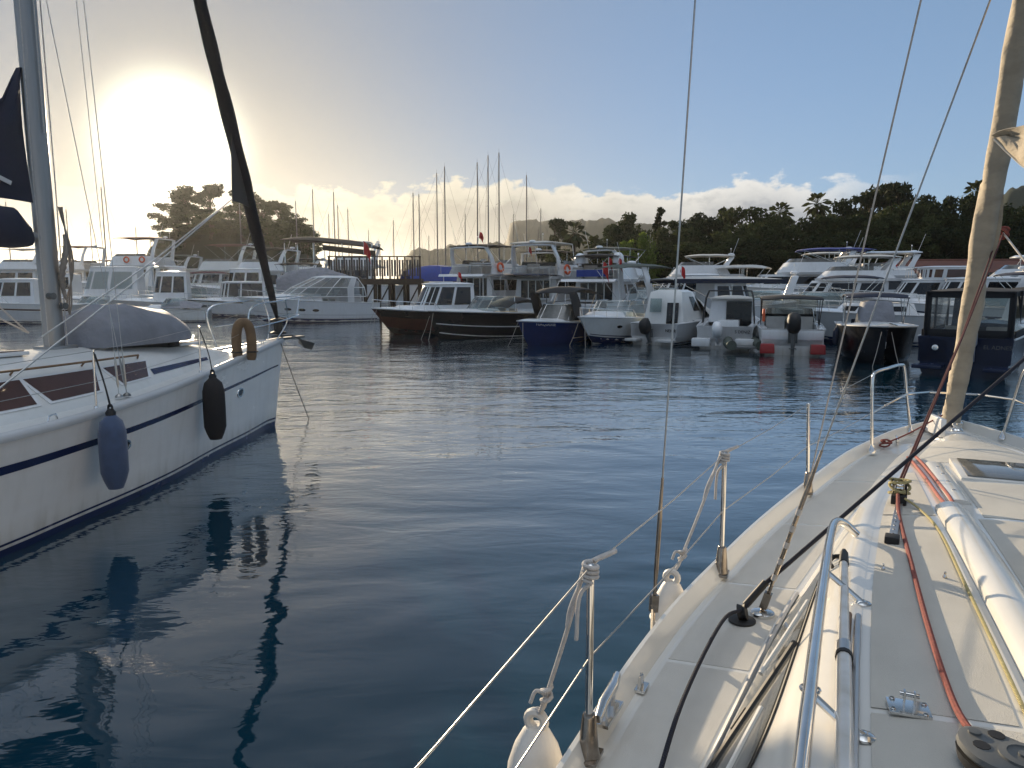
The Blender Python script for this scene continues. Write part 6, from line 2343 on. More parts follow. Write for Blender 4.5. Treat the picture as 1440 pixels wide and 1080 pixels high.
    for i in range(12):
        u = i / 11
        rows.append([(H.x(.02 + .94 * u), H.half(.02 + .94 * u) * 1.06 * k, 1.7 + .25 * u + (2.1 * math.sin(PI * (.12 + .76 * u)) ** .6) * (1 - abs(k) ** 2.6) + .05 * math.sin(u * 17 + k * 5)) for k in (-1, -.8, -.5, -.2, 0, .2, .5, .8, 1)])
    g.thick(rows, .03)
    g.build('tarpaulin', M['greycv'], r)
    r = place('motor_boat', 'cabin boat under a bright blue canvas cover behind the centre flybridge yacht', 'motor boat', 60, 0, 622, d=72, group=G)
    H = Hull(8.5, 3.0, 2.6, 3.0)
    build_hull(r, H, 'white', 'white', .4, 1.6, 'navy')
    g = MB()
    g.thick([[(H.x(.05 + .8 * i / 8), H.half(.05 + .8 * i / 8) * 1.02 * k, 3.0 + 1.5 * math.sin(PI * (.15 + .7 * i / 8)) ** .6 * (1 - abs(k) ** 3)) for k in (-1, -.8, -.4, 0, .4, .8, 1)] for i in range(9)], .03)
    g.build('canvas_cover', M['bluecv'], r)
    r = place('motor_boat', 'boat with a low white cabin tucked behind the navy edged awning', 'motor boat', -68, 0, 968, d=52, group=G)
    pilothouse(r, 8.5, 3.0, 1.4, 1.8, 'offwhite', .24, .64, 3.3, slope=.7)
second_row()

# ------------------------------------------------------------------ far sailing boats: one mast each
def far_sailboats():
    spec = [(583, 270, 130, 'mast left of the pair standing at the pier end, bare'), (591, 272, 132, 'right hand mast of the close pair left of the blue covered boat'),
            (616, 242, 118, 'tall mast just left of the tallest centre mast'), (627, 233, 112, 'tall mast rising directly above the black awning yacht'),
            (672, 227, 112, 'left of three tallest masts over the centre flybridge yachts'), (687, 217, 108, 'middle of three tallest masts over the centre flybridge yachts'),
            (702, 213, 106, 'right of three tallest masts over the centre flybridge yachts'), (740, 245, 120, 'single tall mast before the dark cliff'),
            (760, 292, 150, 'short mast just right of the cliff edge'), (757, 320, 170, 'very short mast at the foot of the hazy hill'),
            (420, 282, 140, 'mast standing right of the island trees'), (444, 265, 128, 'mast between the island and the white radar arch'),
            (473, 269, 130, 'mast directly above the white radar arch'), (478, 288, 150, 'shorter mast beside the radar arch mast'),
            (492, 293, 150, 'low mast right of the white radar arch'), (555, 308, 160, 'lone short mast over the pier rails'),
            (342, 282, 120, 'mast showing against the dark island trees'), (152, 262, 118, 'tall mast beneath the sun glare'),
            (101, 292, 140, 'short mast left of the sun glare between the rigging'), (18, 283, 140, 'thin mast seen in the gap below the navy sail cloth'),
            (133, 310, 170, 'tiny mast with a lamp left of the sunlit mast'), (604, 330, 200, 'tiny distant mast among the far shore trees'),
            (66, 300, 150, 'thin mast hidden close behind the grey mast'), (196, 318, 150, 'short mast below the sun, right of the mast with a lamp'), (215, 330, 160, 'very short mast at the left foot of the island'),
            (465, 300, 170, 'short thin mast left of the radar arch mast'), (520, 322, 190, 'tiny mast over the pier awning'), (655, 300, 160, 'short mast between the tall centre masts'), (722, 300, 170, 'short mast right of the three tallest masts')]
    protos = {}
    for i, (px, top, d, what) in enumerate(spec):
        z = at(px, top, y=d).z
        kind = 0 if z < 12 else (1 if z < 17 else 2)
        az = (78, -96, 84)[i % 3]
        key = (kind, i % 2)
        L = (8.0, 10.5, 12.5)[kind]
        base = (10.5, 14.0, 18.0)[kind]
        if key not in protos:
            r = place('sailboat', 'x', 'sailboat', az, L * .07, px, d=d, group='far moored sailing boats with bare masts')
            sailboat(r, L, L * .30, 1.0 + .12 * kind, base, ('white', 'navyhull')[i % 2], 'farmast', ('navycv', 'palecv')[i % 2], spread=1 if kind == 0 else 2)
            protos[key] = r
        else:
            r = copy_tree(protos[key])
            rz = math.radians(90 - az)
            p = at(px, 400, y=d)
            q = Matrix.Rotation(rz, 3, 'Z') @ Vector((L * .07, 0, 0))
            r.location = (p.x - q.x, p.y - q.y, 0)
            r.rotation_euler = (0, 0, rz)
        k = z / (base + 1.6)
        r.scale = (1, 1, k)
        r['label'] = 'far sailing boat, ' + what
far_sailboats()

def extra_boats():
    G = BOATS
    X = [  # px, distance, heading, type, length, beam, label, options
        (66, 70, -98, 'p', 9.5, 3.1, 'grey white cabin boat glimpsed just right of the grey mast foot', dict(z1=3.6)),
        (182, 73, -94, 'e', 9.0, 3.0, 'sports cruiser with radar arch behind the three pane wheelhouse', dict(arch_=4.4, fs=1.5, fb=2.0)),
        (262, 66, -100, 'e', 8.2, 2.8, 'white cruiser with maroon bimini between wheelhouse boat and lettered cruiser', dict(top='bimini', topm='maroncv', zt=3.7, fs=1.4, fb=1.8)),
        (332, 67, -96, 'p', 9.0, 3.0, 'white cabin boat with dark windows behind the lettered cruiser', dict(z1=4.0)),
        (388, 64, -92, 'e', 8.6, 2.9, 'white cruiser with brown sun top just right of the black headsail', dict(top='bimini', topm='browncv', zt=4.4, fs=1.5, fb=1.9)),
        (232, 96, -86, 'f', 13.0, 4.4, 'distant flybridge yacht with grey top seen left of the island', dict(topm='greencv')),
        (408, 90, -84, 'f', 13.0, 4.4, 'distant flybridge yacht behind the grey tarpaulin boat', dict(topm='browncv')),
        (140, 112, -90, 'f', 13.5, 4.6, 'far flybridge yacht with maroon top under the sun glare', dict(topm='maroncv')),
        (42, 112, -90, 'f', 13.0, 4.6, 'far flybridge yacht low left of the grey mast', dict(topm='palecv')),
        (702, 60, 30, 'e', 9.0, 3.1, 'white cruiser squeezed between the two flybridge yachts', dict(arch_=4.3, fs=1.5, fb=2.0)),
        (788, 62, 32, 'f', 11.5, 4.0, 'flybridge yacht with brown top behind the cream hardtop yacht', dict(topm='browncv')),
        (884, 58, 48, 'f', 11.0, 3.9, 'white flybridge yacht behind the red flags', dict(topm='greencv')),
        (962, 62, -76, 'f', 11.5, 3.9, 'white flybridge yacht behind the thin dark shroud', dict(topm='palecv')),
        (1064, 48, -72, 'e', 8.4, 2.9, 'white sports cruiser behind the boat with red quarters', dict(arch_=3.2, fs=1.35, fb=1.75)),
        (1150, 46, -72, 'e', 8.0, 2.8, 'white sports boat with blue bimini behind the black launch', dict(top='bimini', topm='navycv', zt=3.1, fs=1.3, fb=1.6)),
        (1130, 68, -80, 'f', 12.5, 4.2, 'far white flybridge yacht above the big swoosh yacht stern', dict(topm='palecv')),
        (1212, 58, -74, 'f', 11.0, 3.9, 'white flybridge yacht between halyard and grey shroud', dict(topm='white', hard=True)),
        (1392, 40, -64, 'e', 8.2, 2.9, 'white cruiser with navy top behind the navy boat', dict(top='bimini', topm='navycv', zt=3.2, fs=1.35, fb=1.7)),
    ]
    for i, (px, d, az, ty, L, B, lab, o) in enumerate(X):
        o = dict(o)
        if ty == 'f':
            r = place('flybridge_yacht', lab, 'motor yacht', az, 0, px, d=d, group='flybridge yachts beyond the front row')
            k = L / 12.0
            flybridge(r, L, B, 1.8 * k, 2.4 * k, 3.5 * k, 4.4 * k, (5.2 + .3 * (i % 3)) * k, **o)
        elif ty == 'e':
            r = place('motor_boat', lab, 'motor boat', az, 0, px, d=d, group=G)
            fs, fb = o.pop('fs'), o.pop('fb')
            express(r, L, B, fs, fb, 'white', ports=(.5, .6), stripe=((.62, .68, 'navy'),), **o)
        else:
            r = place('motor_boat', lab, 'motor boat', az, 0, px, d=d, group=G)
            pilothouse(r, L, B, 1.3, 1.7, 'offwhite', .22, .62, slope=.7, **o)
extra_boats()

def boat_gear():
    """small fenders and mooring lines on the front row"""
    def find(txt):
        return next(o for o in bpy.data.objects if o.get('label', '').startswith(txt))
    G = [('royal blue hulled', 'royal blue runabout', (.30,), 1, 'navy'), ('white open fishing boat', 'white boat with black tower', (.30,), -1, 'navy'),
         ('broad black hulled launch', 'broad black launch', (.62,), -1, 'navy'), ('pale cabin boat', 'pale boat with rounded wheelhouse', (.62,), -1, 'white')]
    for txt, short, ts, sd, colr in G:
        r = find(txt)
        hull = next(c for c in r.children if c.name.startswith('hull') and 'stripe' not in c.name)
        Mx = Matrix.Translation(r.location) @ Matrix.Rotation(r.rotation_euler.z, 4, 'Z')
        vs = [v.co.copy() for v in hull.data.vertices]
        xs = [v.x for v in vs]
        x0, x1 = min(xs), max(xs)
        for k, t in enumerate(ts):
            x = x0 + (x1 - x0) * t
            near = [v for v in vs if abs(v.x - x) < .5 and v.y * sd > 0]
            top = max(near, key=lambda v: v.z)
            p = Mx @ Vector((x, top.y + sd * .14, top.z - .12))
            f = thing('fender', 'small %s fender hanging %s on the %s' % (colr, 'forward' if k == 0 else 'aft', short), 'fender', p, 0, 'small fenders on the moored boats')
            g = MB()
            g.lathe([(0, -.62), (.06, -.60), (.105, -.5), (.11, -.3), (.105, -.12), (.05, -.02), (.03, .02), (0, .02)], (0, 0, 0), 12)
            g.build('body', M['fendwhite' if colr == 'white' else 'navycv'], f)
            g = MB()
            g.tube([(0, 0, 0), (0, 0, .26)], .012, 5)
            g.build('line', M['ropew'], f)
    for txt, short in (('dark red and black cabin boat', 'dark red cabin boat'), ('glossy black hulled', 'glossy black express boat'), ('royal blue hulled', 'royal blue runabout'), ('white cabin cruiser with two', 'white cruiser with two portholes'), ('broad black hulled launch', 'broad black launch')):
        r = find(txt)
        hull = next(c for c in r.children if c.name.startswith('hull') and 'stripe' not in c.name)
        Mx = Matrix.Translation(r.location) @ Matrix.Rotation(r.rotation_euler.z, 4, 'Z')
        tip = max((v.co for v in hull.data.vertices), key=lambda v: v.x + v.z * .2)
        for sd in (1, -1):
            a = Mx @ Vector((tip.x - .25, sd * .12, tip.z - .05))
            b = Mx @ Vector((tip.x + .25, sd * .45, -.2))
            g = MB()
            g.tube([Vector((0, 0, 0)), (b - a) * .5 + Vector((0, 0, -.08)), b - a], .010, 5)
            ob = g.build('mooring_line', M['ropew'])
            ob.location = a
            tag(ob, 'pale mooring line from the %s bow of the %s' % ('port' if sd > 0 else 'starboard', short), 'rope', 'mooring lines of the front row')
boat_gear()

# ------------------------------------------------------------------ shore: ground, quay, hills, island
def forest_mat():
    return leaf_mat('wooded_slope', (0.018, 0.024, 0.014), (0.036, 0.042, 0.026), 0.0)
M['slope'] = forest_mat()
M['earth'] = mat('shore_earth', (0.06, 0.055, 0.035), 0.95, var=0.3, vs=.4, bump=.5, bs=2)

def shore():
    b = MB()
    xs = [14 + 12 * i for i in range(26)]
    rows = []
    for j, y in enumerate([92, 92.2, 100, 112, 130, 160, 220, 320, 450]):
        rows.append([(x - (26 if j > 1 else 0) * 0, y - .25 * max(0, x - 40) * (1 if y < 130 else 0) * .6, -1.2 if j == 0 else 1.3 + .02 * max(0, y - 100) + .3 * noise.noise(Vector((x * .1, y * .1, 0)))) for x in xs])
    b.sheet(rows)
    tag(b.build('ground', M['earth']), kind='structure')
    def hill(name, pts, d0, d1, rough, seed, cols=90):
        """ridge whose skyline passes through the photo pixels pts, its foot at d0 and crest at d1"""
        b = MB()
        rows = []
        x0, x1 = pts[0][0], pts[-1][0]
        for j in range(13):
            v = j / 12
            d = d0 + (d1 - d0) * min(1, v * 1.25) + (d1 - d0) * .6 * max(0, v - .8)
            row = []
            for i in range(cols + 1):
                px = x0 + (x1 - x0) * i / cols
                top = at(px, lerp(pts, px), y=d1).z
                k = math.sin(min(1, v / .8) * PI / 2) ** .8 if v <= .8 else 1 - (v - .8) * 1.5
                e = at(px, 400, y=d)
                z = -1.0 + (top + 1) * k + rough * noise.noise(Vector((e.x * .09, e.y * .05, seed))) * min(1, v * 4) + rough * .6 * noise.noise(Vector((e.x * .3, e.y * .2, seed)))* min(1, v * 4)
                row.append((e.x, d, z))
            rows.append(row)
        b.sheet(rows)
        return tag(b.build(name, M['slope'], sharp=180), kind='structure')
    hill('hill', [(690, 352), (712, 346), (716, 318), (730, 312), (770, 315), (820, 311), (860, 312), (920, 320), (1000, 330), (1100, 340)], 620, 900, 5.0, 1.3)
    hill('coast', [(560, 392), (572, 362), (585, 352), (610, 350), (640, 346), (670, 350), (700, 343), (730, 345), (790, 352)], 480, 560, 4.0, 4.3, 110)
    hill('hill', [(1340, 330), (1380, 285), (1410, 268), (1440, 262), (1520, 258), (1650, 270)], 330, 460, 3.5, 7.3)
    hill('island', [(192, 396), (212, 352), (235, 336), (262, 318), (300, 308), (345, 312), (390, 322), (420, 338), (448, 362), (462, 396)], 150, 185, 1.2, 9.1, 70)
shore()

# ------------------------------------------------------------------ trees
def leaves(clumps, n, size, seed, flat=.6):
    rr = random.Random(seed)
    b = MB()
    for (c, r) in clumps:
        for _ in range(n):
            v = Vector((rr.gauss(0, 1), rr.gauss(0, 1), rr.gauss(0, 1)))
            v.normalize()
            q = Vector(c) + Vector((v.x, v.y, v.z * flat)) * r * (rr.random() ** .45)
            a = Vector((rr.gauss(0, 1), rr.gauss(0, 1), rr.gauss(0, .6))).normalized()
            e = a.orthogonal().normalized()
            e = (e * math.cos(rr.random() * 6) + a.cross(e) * math.sin(rr.random() * 6))
            f = a.cross(e)
            s = size * rr.uniform(.6, 1.35)
            b.add([q - e * s, q + f * s * .45, q + e * s, q - f * s * .45], [(0, 1, 2, 3)])
    return b
def trunk_mesh(h, r, limbs, seed, lean=.1):
    rr = random.Random(seed)
    b = MB()
    pts = [Vector((lean * h * (k / 6) ** 1.5 + rr.uniform(-.1, .1), rr.uniform(-.1, .1), h * k / 6)) for k in range(7)]
    b.tube(bez(pts, 3), [r * (1 - .6 * i / 18) for i in range(19)], 8)
    for c, cr in limbs:
        st = pts[rr.randint(2, 5)]
        c = Vector(c)
        b.tube(bez([st, st.lerp(c, .45) + Vector((0, 0, .25)), c], 4), [r * .42 * (1 - .75 * i / 8) for i in range(9)], 5)
    return b
def mesh_only(b, name, m):
    o = b.build(name, m, sharp=180)
    me = o.data
    bpy.data.objects.remove(o)
    return me
PROTO = {}
def tree_protos():
    for k in range(4):            # bushy broadleaf trees, about 10 m tall
        rr = random.Random(20 + k)
        cl = []
        for i in range(34):
            a, z = rr.random() * 2 * PI, rr.random()
            rad = (3.4 * math.sin(PI * (.14 + .80 * z)) ** .8) * (rr.random() ** .5)
            cl.append(((rad * math.cos(a), rad * math.sin(a), 2.2 + 7.0 * z), rr.uniform(.7, 1.35)))
        PROTO['broad%d' % k] = (mesh_only(trunk_mesh(6.5, .22, cl[:12], k), 'trunk', M['bark']), mesh_only(leaves(cl, 150, .25, 50 + k, .8), 'crown', M['leaf']))
    for k in range(3):            # Mediterranean pines: bare stem, tiered flat clumps
        rr = random.Random(40 + k)
        cl = []
        for i in range(26):
            z = rr.random()
            a = rr.random() * 2 * PI
            rad = 3.6 * (rr.random() ** .6) * (1.15 - .75 * z)
            cl.append(((rad * math.cos(a) + .8, rad * math.sin(a), 4.6 + 5.0 * z), rr.uniform(.75, 1.25)))
        PROTO['pine%d' % k] = (mesh_only(trunk_mesh(8.8, .24, cl[:20], 70 + k, .09), 'trunk', M['bark']), mesh_only(leaves(cl, 130, .23, 80 + k, .5), 'crown', M['pine']))
    for k in range(2):            # tall conifer spires with gaps
        rr = random.Random(90 + k)
        cl = []
        for i in range(34):
            z = rr.random()
            a = rr.random() * 2 * PI
            rad = 2.3 * (1.05 - z) * rr.uniform(.4, 1)
            cl.append(((rad * math.cos(a), rad * math.sin(a), 2.0 + 8.4 * z), rr.uniform(.4, .8) * (1.25 - .7 * z)))
        PROTO['spire%d' % k] = (mesh_only(trunk_mesh(9.8, .2, cl[:14], 95 + k, .01), 'trunk', M['bark']), mesh_only(leaves(cl, 80, .22, 97 + k, .5), 'crown', M['pine']))
    rr = random.Random(110)
    cl = []
    for i in range(40):
        a, z = rr.random() * 2 * PI, rr.random()
        rad = 3.2 * math.sin(PI * (.2 + .7 * z)) * rr.random() ** .5
        cl.append(((rad * math.cos(a), rad * math.sin(a), .8 + 5.6 * z), rr.uniform(.6, 1.1)))
    PROTO['willow'] = (mesh_only(trunk_mesh(4.5, .2, cl[:10], 111), 'trunk', M['bark']), mesh_only(leaves(cl, 120, .22, 112, 1.1), 'crown', M['willow']))
    for k in range(2):            # fan palms
        rr = random.Random(130 + k)
        t = MB()
        pts = [Vector((.15 * math.sin(i * .5 + k), .1 * math.cos(i * .4), i * .9)) for i in range(10)]
        t.tube(bez(pts, 2), [.24 - .004 * i for i in range(19)], 8)
        top = pts[-1]
        b = MB()
        for i in range(54):
            a = i * 2.4 + rr.uniform(-.2, .2)
            up = rr.uniform(-1.0, 1.35)
            ln = rr.uniform(1.7, 2.15)
            d = Vector((math.cos(a) * math.cos(up), math.sin(a) * math.cos(up), math.sin(up)))
            side = Vector((-math.sin(a), math.cos(a), 0))
            roll = rr.uniform(-.9, .9)
            side = (side * math.cos(roll) + d.cross(side) * math.sin(roll)).normalized()
            prev = None
            for u, w in ((0.05, .02), (.45, .05), (.62, .34), (.8, .30), (1.0, .03)):
                c = top + d * ln * u + Vector((0, 0, -.42 * u ** 2.6))
                cur = (c - side * w, c + side * w)
                if prev:
                    b.add([prev[0], prev[1], cur[1], cur[0]], [(0, 1, 2, 3)])
                prev = cur
        PROTO['palm%d' % k] = (mesh_only(t, 'trunk', M['bark']), mesh_only(b, 'crown', M['palm']))
tree_protos()
HGT = dict(broad=9.9, pine=10.2, spire=10.9, willow=7.0, palm=9.6)
NTREE = [0]
def tree(kind, px, top, d, base_z, wid, label, name, group):
    """a tree at photo column px whose top reaches photo row top, wid metres wide"""
    p = at(px, 400, y=d)
    zt = at(px, top, y=d).z
    nat = HGT[kind.rstrip('0123456789')]
    k = (zt - base_z) / nat
    natw = dict(broad=8.2, pine=8.6, spire=5.4, willow=7.6, palm=3.9)[kind.rstrip('0123456789')]
    kw = wid / natw
    r = thing(name, label, 'palm' if 'palm' in kind else 'tree', (p.x, d, base_z), R.uniform(0, 6.28), group)
    r.scale = (kw, kw, k)
    for nm, me in zip(('trunk', 'crown'), PROTO[kind]):
        o = bpy.data.objects.new(nm, me)
        COL.objects.link(o)
        o.parent = r
        if 'palm' in kind and nm == 'crown':      # keep the fans round whatever the height of the stem
            o.scale.z = kw / k
            o.location.z = 8.1 * (1 - kw / k)
    return r

def trees():
    T = [  # kind, px, top row, distance, width, what the label says
        ('pine0', 778, 306, 118, 7, 'leftmost pine of the shore with flat dark tiers'),
        ('palm0', 808, 311, 108, 4.6, 'fan palm standing right of the leftmost shore pine'),
        ('palm1', 835, 334, 100, 4.2, 'short bushy fan palm left of the bright green willow'),
        ('broad0', 858, 316, 112, 8, 'dark rounded tree left behind the bright green willow'),
        ('broad1', 880, 299, 124, 10, 'tall dark tree rising behind the bright green willow'),
        ('willow', 898, 328, 94, 6.6, 'bright yellow green willow catching the light'),
        ('willow', 872, 340, 98, 5.6, 'smaller yellow green tree left of the bright willow'),
        ('spire0', 926, 287, 116, 7, 'pointed conifer with an airy top right of the willow'),
        ('broad2', 948, 306, 108, 9, 'dark tree directly behind the thin dark shroud'),
        ('pine1', 974, 297, 114, 9, 'pine with gaps in its crown right of the thin shroud'),
        ('broad3', 996, 305, 106, 8, 'low rounded tree right of the gappy pine'),
        ('spire1', 1012, 286, 122, 6, 'thin wispy conifer above the navy edged awning'),
        ('broad0', 1035, 290, 112, 11, 'broad tree over the navy edged awning'),
        ('broad1', 1066, 290, 108, 10, 'broad tree just left of the first tall palm'),
        ('palm1', 1093, 277, 118, 4.4, 'tall fan palm, left of the pair against the cloud'),
        ('broad2', 1112, 302, 104, 9, 'rounded tree between the two tall palms'),
        ('palm0', 1142, 263, 116, 4.6, 'taller fan palm, right of the pair against the cloud'),
        ('broad3', 1150, 300, 102, 10, 'dark tree at the foot of the taller palm'),
        ('broad1', 1182, 280, 110, 11, 'dark tree left of the slanting white halyard'),
        ('pine2', 1218, 262, 116, 12, 'large round pine crown crossed by the white halyard'),
        ('pine0', 1252, 256, 112, 13, 'highest round crown of the shore, between halyard and grey shroud'),
        ('pine1', 1284, 270, 114, 10, 'round pine right of the grey lower shroud'),
        ('broad0', 1310, 284, 104, 9, 'dark tree filling the gap before the right palm'),
        ('broad2', 1334, 271, 110, 10, 'dark round tree left of the right hand palm'),
        ('palm1', 1366, 242, 112, 4.8, 'fan palm beside the beige rolled headsail'),
        ('broad3', 1372, 268, 104, 10, 'dark tree behind the beige rolled headsail'),
        ('broad1', 1414, 290, 100, 10, 'dark tree right of the beige headsail'),
        ('pine2', 1450, 284, 106, 11, 'pine cut by the right edge of the view'),
        ('broad2', 900, 345, 100, 7, 'low bush behind the willow'),
        ('broad0', 935, 345, 96, 8, 'low dark bush right of the willow'),
        ('broad3', 972, 340, 94, 9, 'low dark thicket under the gappy pine'),
        ('broad1', 1016, 335, 94, 9, 'low dark thicket over the cream hardtop cruiser'),
        ('broad2', 1058, 332, 92, 9, 'low dark thicket left of the first palm trunk'),
        ('broad0', 1100, 336, 92, 9, 'low dark thicket between the palm trunks'),
        ('broad3', 1142, 330, 90, 9, 'low dark thicket below the taller palm'),
        ('broad1', 1185, 325, 90, 9, 'low dark thicket left of the red tiled roof'),
        ('broad2', 1228, 328, 90, 9, 'olive tinted tree above the left end of the red roof'),
        ('broad0', 1270, 322, 90, 9, 'olive tinted tree above the middle of the red roof'),
        ('broad3', 1318, 318, 90, 9, 'tree above the red roof left of the beige headsail'),
        ('broad1', 1362, 322, 90, 9, 'low tree hidden behind the beige headsail'),
        ('broad2', 1410, 322, 88, 9, 'low tree over the right end of the red roof'),
        ('broad0', 820, 352, 104, 7, 'low bush under the fan palm'),
        ('broad3', 788, 350, 108, 7, 'low bush at the left end of the shore'),
        ('broad1', 852, 352, 98, 7, 'low bush between the short palm and willow'),
    ]
    T += [('broad3', 1268, 284, 100, 10, 'dark tree under the highest round crown'), ('broad1', 1240, 296, 96, 10, 'dark tree between the white halyard and the grey shroud'),
          ('broad2', 1300, 300, 96, 9, 'dark tree right of the grey lower shroud, half way up'), ('broad0', 1205, 300, 98, 10, 'dark tree left of the highest round crown'),
          ('broad1', 1340, 300, 94, 9, 'dark tree low beside the right hand palm'), ('broad3', 1085, 312, 98, 9, 'dark tree under the left tall palm'),
          ('broad2', 1030, 312, 98, 9, 'dark tree in the middle of the shore belt'), ('broad0', 962, 318, 98, 8, 'dark tree right of the pointed conifer'), ('broad2', 1440, 300, 94, 10, 'dark tree at the right end of the shore belt'),
          ('broad0', 1392, 300, 94, 9, 'dark tree just left of the white sheet at the headsail clew')]
    for kind, px, top, d, w, lab in T:
        nm = 'palm_tree' if 'palm' in kind else ('pine_tree' if kind[:4] in ('pine', 'spir') else 'tree')
        tree(kind, px, top, d, 1.3, w, lab, nm, 'trees along the wooded shore')
    isl = [('pine0', 252, 268, 172, 9, 'leftmost island pine, leaning with a thin ragged crown'), ('pine1', 272, 260, 170, 13, 'broad umbrella pine on the left of the island'),
           ('pine2', 306, 257, 168, 11, 'highest umbrella pine of the island'), ('pine0', 336, 266, 170, 12, 'umbrella pine just left of the black headsail on the island'),
           ('pine1', 372, 272, 168, 12, 'island pine just right of the black headsail'), ('pine2', 396, 282, 166, 11, 'rounded pine on the right shoulder of the island'),
           ('broad1', 418, 306, 164, 9, 'dark tree on the right slope of the island'), ('broad2', 434, 320, 162, 7, 'rightmost small tree of the island'),
           ('broad0', 262, 305, 160, 11, 'low tree under the left island pines'), ('broad3', 300, 300, 160, 13, 'low tree under the highest island pine'),
           ('broad1', 345, 302, 158, 13, 'low dark tree in the middle of the island'), ('broad2', 385, 306, 158, 12, 'low dark tree right of the island middle'), ('broad0', 244, 326, 158, 7, 'small tree at the left foot of the island')]
    for kind, px, top, d, w, lab in isl:
        q = at(px, 400, y=d)
        base = max(1.0, at(px, min(352, lerp([(192, 396), (235, 340), (262, 325), (300, 315), (345, 318), (390, 330), (420, 345), (448, 368)], px) + 6), y=d).z)
        tree(kind, px, top, d, base - 2.5, w * 1.12, lab, 'pine_tree' if 'pine' in kind else 'tree', 'trees on the small island')
trees()

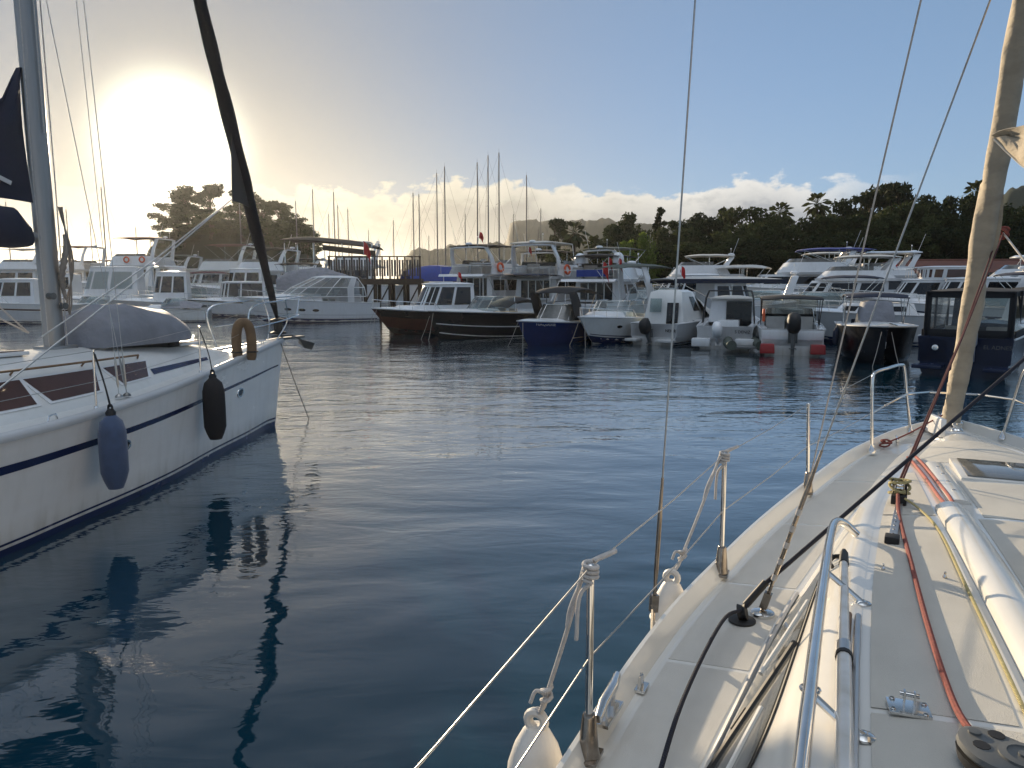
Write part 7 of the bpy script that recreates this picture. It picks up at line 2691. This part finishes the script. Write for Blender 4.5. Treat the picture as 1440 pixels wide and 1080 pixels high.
# ------------------------------------------------------------------ red roofed pavilion, timber pier, awning
def buildings():
    p = at(1225, 400, y=80)
    b0 = thing('pavilion', 'long low building with red tiled roof and white columns below the trees at the right', 'building', (p.x, 80, 1.2), -.12)
    Ln, W_, ze, zr = 34.0, 9.0, 2.75, 4.15
    g = MB()
    e = .7
    a = [(-e, -e, ze), (Ln + e, -e, ze), (Ln + e, W_ + e, ze), (-e, W_ + e, ze)]
    rdg = [(W_ * .45, W_ / 2, zr), (Ln - W_ * .45, W_ / 2, zr)]
    g.add(a + rdg, [(0, 1, 5, 4), (1, 2, 5), (2, 3, 4, 5), (3, 0, 4), (3, 2, 1, 0)])
    rf = g.build('roof', M['tile'], b0)
    g = MB()
    g.tube([rdg[0], rdg[1]], .14, 8)
    for i, j in ((0, 4), (1, 5), (2, 5), (3, 4)):
        g.tube([(a + rdg)[i], (a + rdg)[j]], .12, 8)
    g.build('ridge_tile', M['tile'], rf)
    g = MB()
    g.box((Ln / 2, W_ - .2, ze / 2), (Ln, .2, ze))
    g.box((.1, W_ / 2 + 2, ze / 2), (.2, W_ / 2, ze))
    g.box((Ln - .1, W_ / 2 + 2, ze / 2), (.2, W_ / 2, ze))
    g.box((Ln / 2, W_ * .55, ze / 2 - .3), (Ln * .9, .2, ze - .7))
    g.build('wall', M['plaster'], b0)
    for i in range(8):
        g = MB()
        x = .4 + (Ln - .8) * i / 7
        g.box((x, 0, (ze - .25) / 2), (.36, .36, ze - .25))
        g.box((x, 0, ze - .32), (.5, .5, .12))
        g.build('column', M['plaster'], b0, bevel=.03)
    g = MB()
    g.box((Ln / 2, 0, ze - .13), (Ln, .3, .24))
    g.build('beam', M['plaster'], b0)
    for i in range(7):
        g = MB()
        x = 2.8 + (Ln - .8) * i / 7
        g.box((x, W_ * .55 - .12, 1.15), (3.2, .05, 1.7))
        g.build('window', M['glass'], b0)
    g = MB()
    g.box((Ln * .34, W_ * .35, zr - .1), (.7, .7, 1.3))
    g.build('chimney', M['plaster'], rf, bevel=.03)
    # pier
    d = 61
    x0, x1 = at(462, 400, y=d).x, at(592, 400, y=d).x
    pr = thing('wooden_pier', 'dark timber pier on piles with a tall rail of upright boards, left of the centre', 'pier', (x0, d, 0), .06)
    LnP, zd, zt = x1 - x0, 3.05, 4.9
    g = MB()
    g.box((LnP / 2, 1.5, zd), (LnP, 3.2, .22))
    g.box((LnP / 2, -.12, zd - .16), (LnP, .14, .42))
    g.build('deck', M['wood'], pr)
    n = 7
    for i in range(n):
        for y in (0.05, 2.9):
            g = MB()
            g.tube([(.15 + (LnP - .3) * i / (n - 1), y, -1.0), (.15 + (LnP - .3) * i / (n - 1), y, zd - .1)], .16, 8)
            g.build('pile', M['wood'], pr)
    g = MB()
    for i in range(n - 1):
        xa, xb = .15 + (LnP - .3) * i / (n - 1), .15 + (LnP - .3) * (i + 1) / (n - 1)
        g.tube([(xa, 0.05, .5), (xb, .05, zd - .3)], .06, 6)
    g.build('brace', M['wood'], pr)
    for i in range(n * 2 - 1):
        g = MB()
        x = .1 + (LnP - .2) * i / (n * 2 - 2)
        g.box((x, -.02, (zd + zt) / 2 + .06), (.13, .13, zt - zd))
        g.build('rail_post', M['wood'], pr)
    for i in range(n * 2 - 2):
        g = MB()
        x = .1 + (LnP - .2) * (i + .5) / (n * 2 - 2)
        w = (LnP - .2) / (n * 2 - 2)
        g.box((x - w * .2, -.0, (zd + zt) / 2 + .06), (w * .26, .03, (zt - zd) * .72))
        g.box((x + w * .2, -.0, (zd + zt) / 2 + .06), (w * .26, .03, (zt - zd) * .72))
        g.build('rail_board', M['greyboard'], pr)
    g = MB()
    g.box((LnP / 2, -.02, zt + .06), (LnP, .2, .08))
    g.build('handrail', M['wood'], pr)
    # brown awning beyond the pier
    d2 = 66
    xa, xb = at(405, 400, y=d2).x, at(535, 400, y=d2).x
    aw = thing('awning', 'long brown canvas awning with fringed edge on thin posts above the pier', 'awning', ((xa + xb) / 2, d2, 0))
    hw = (xb - xa) / 2
    za = at(470, 342, y=d2).z
    canopy(aw, -hw, hw, 4.0, za, 'browncv', .5, .4, .2, name='canvas', poles=False, tilt=-.7)
    g = MB()
    g.thick([[(-hw * .1 + hw * 1.1 * i / 14, -2.0, za - .25 - .5 * (i / 14) + dz_) for i in range(15)] for dz_ in (0, -.45)], .02)
    g.build('fringe', M['browncv'], aw)
    for x in (-hw * .9, -hw * .3, hw * .3, hw * .92):
        for y in (-1.9, 1.9):
            g = MB()
            g.tube([(x, y, 2.9), (x, y, za - .1)], .05, 6)
            g.build('post', M['steel'], aw)
    f = at(512, 374, y=57)
    flag((f.x, f.y, f.z), 1.9, 'red flag hanging at the pier rail under the brown awning', .2, .9)
    # floating pontoon the front row is moored to
    g = MB()
    a, c = Vector((-3.5, 46.5, 0)), Vector((20, 24.5, 0))
    dr = (c - a)
    g.box(((a + c) / 2 + Vector((4.2, 4.2, .28))), (dr.length, 2.0, .5), rz=math.atan2(dr.y, dr.x))
    tag(g.build('pontoon', M['concrete'], bevel=.05), 'low concrete pontoon behind the front row of boats', 'pontoon')
buildings()

# ------------------------------------------------------------------ moist sea air
def haze():
    g = MB()
    g.box((0, 1450, 50), (6200, 3300, 104))
    m = bpy.data.materials.new('sea_haze')
    m.use_nodes = True
    nt = m.node_tree
    nt.nodes.remove(nt.nodes['Principled BSDF'])
    v = nt.nodes.new('ShaderNodeVolumePrincipled')
    v.inputs['Color'].default_value = (0.92, 0.94, 0.96, 1)
    v.inputs['Density'].default_value = 0.00010
    v.inputs['Anisotropy'].default_value = 0.7
    nt.links.new(v.outputs[0], nt.nodes['Material Output'].inputs['Volume'])
    tag(g.build('haze', m), kind='stuff')
haze()
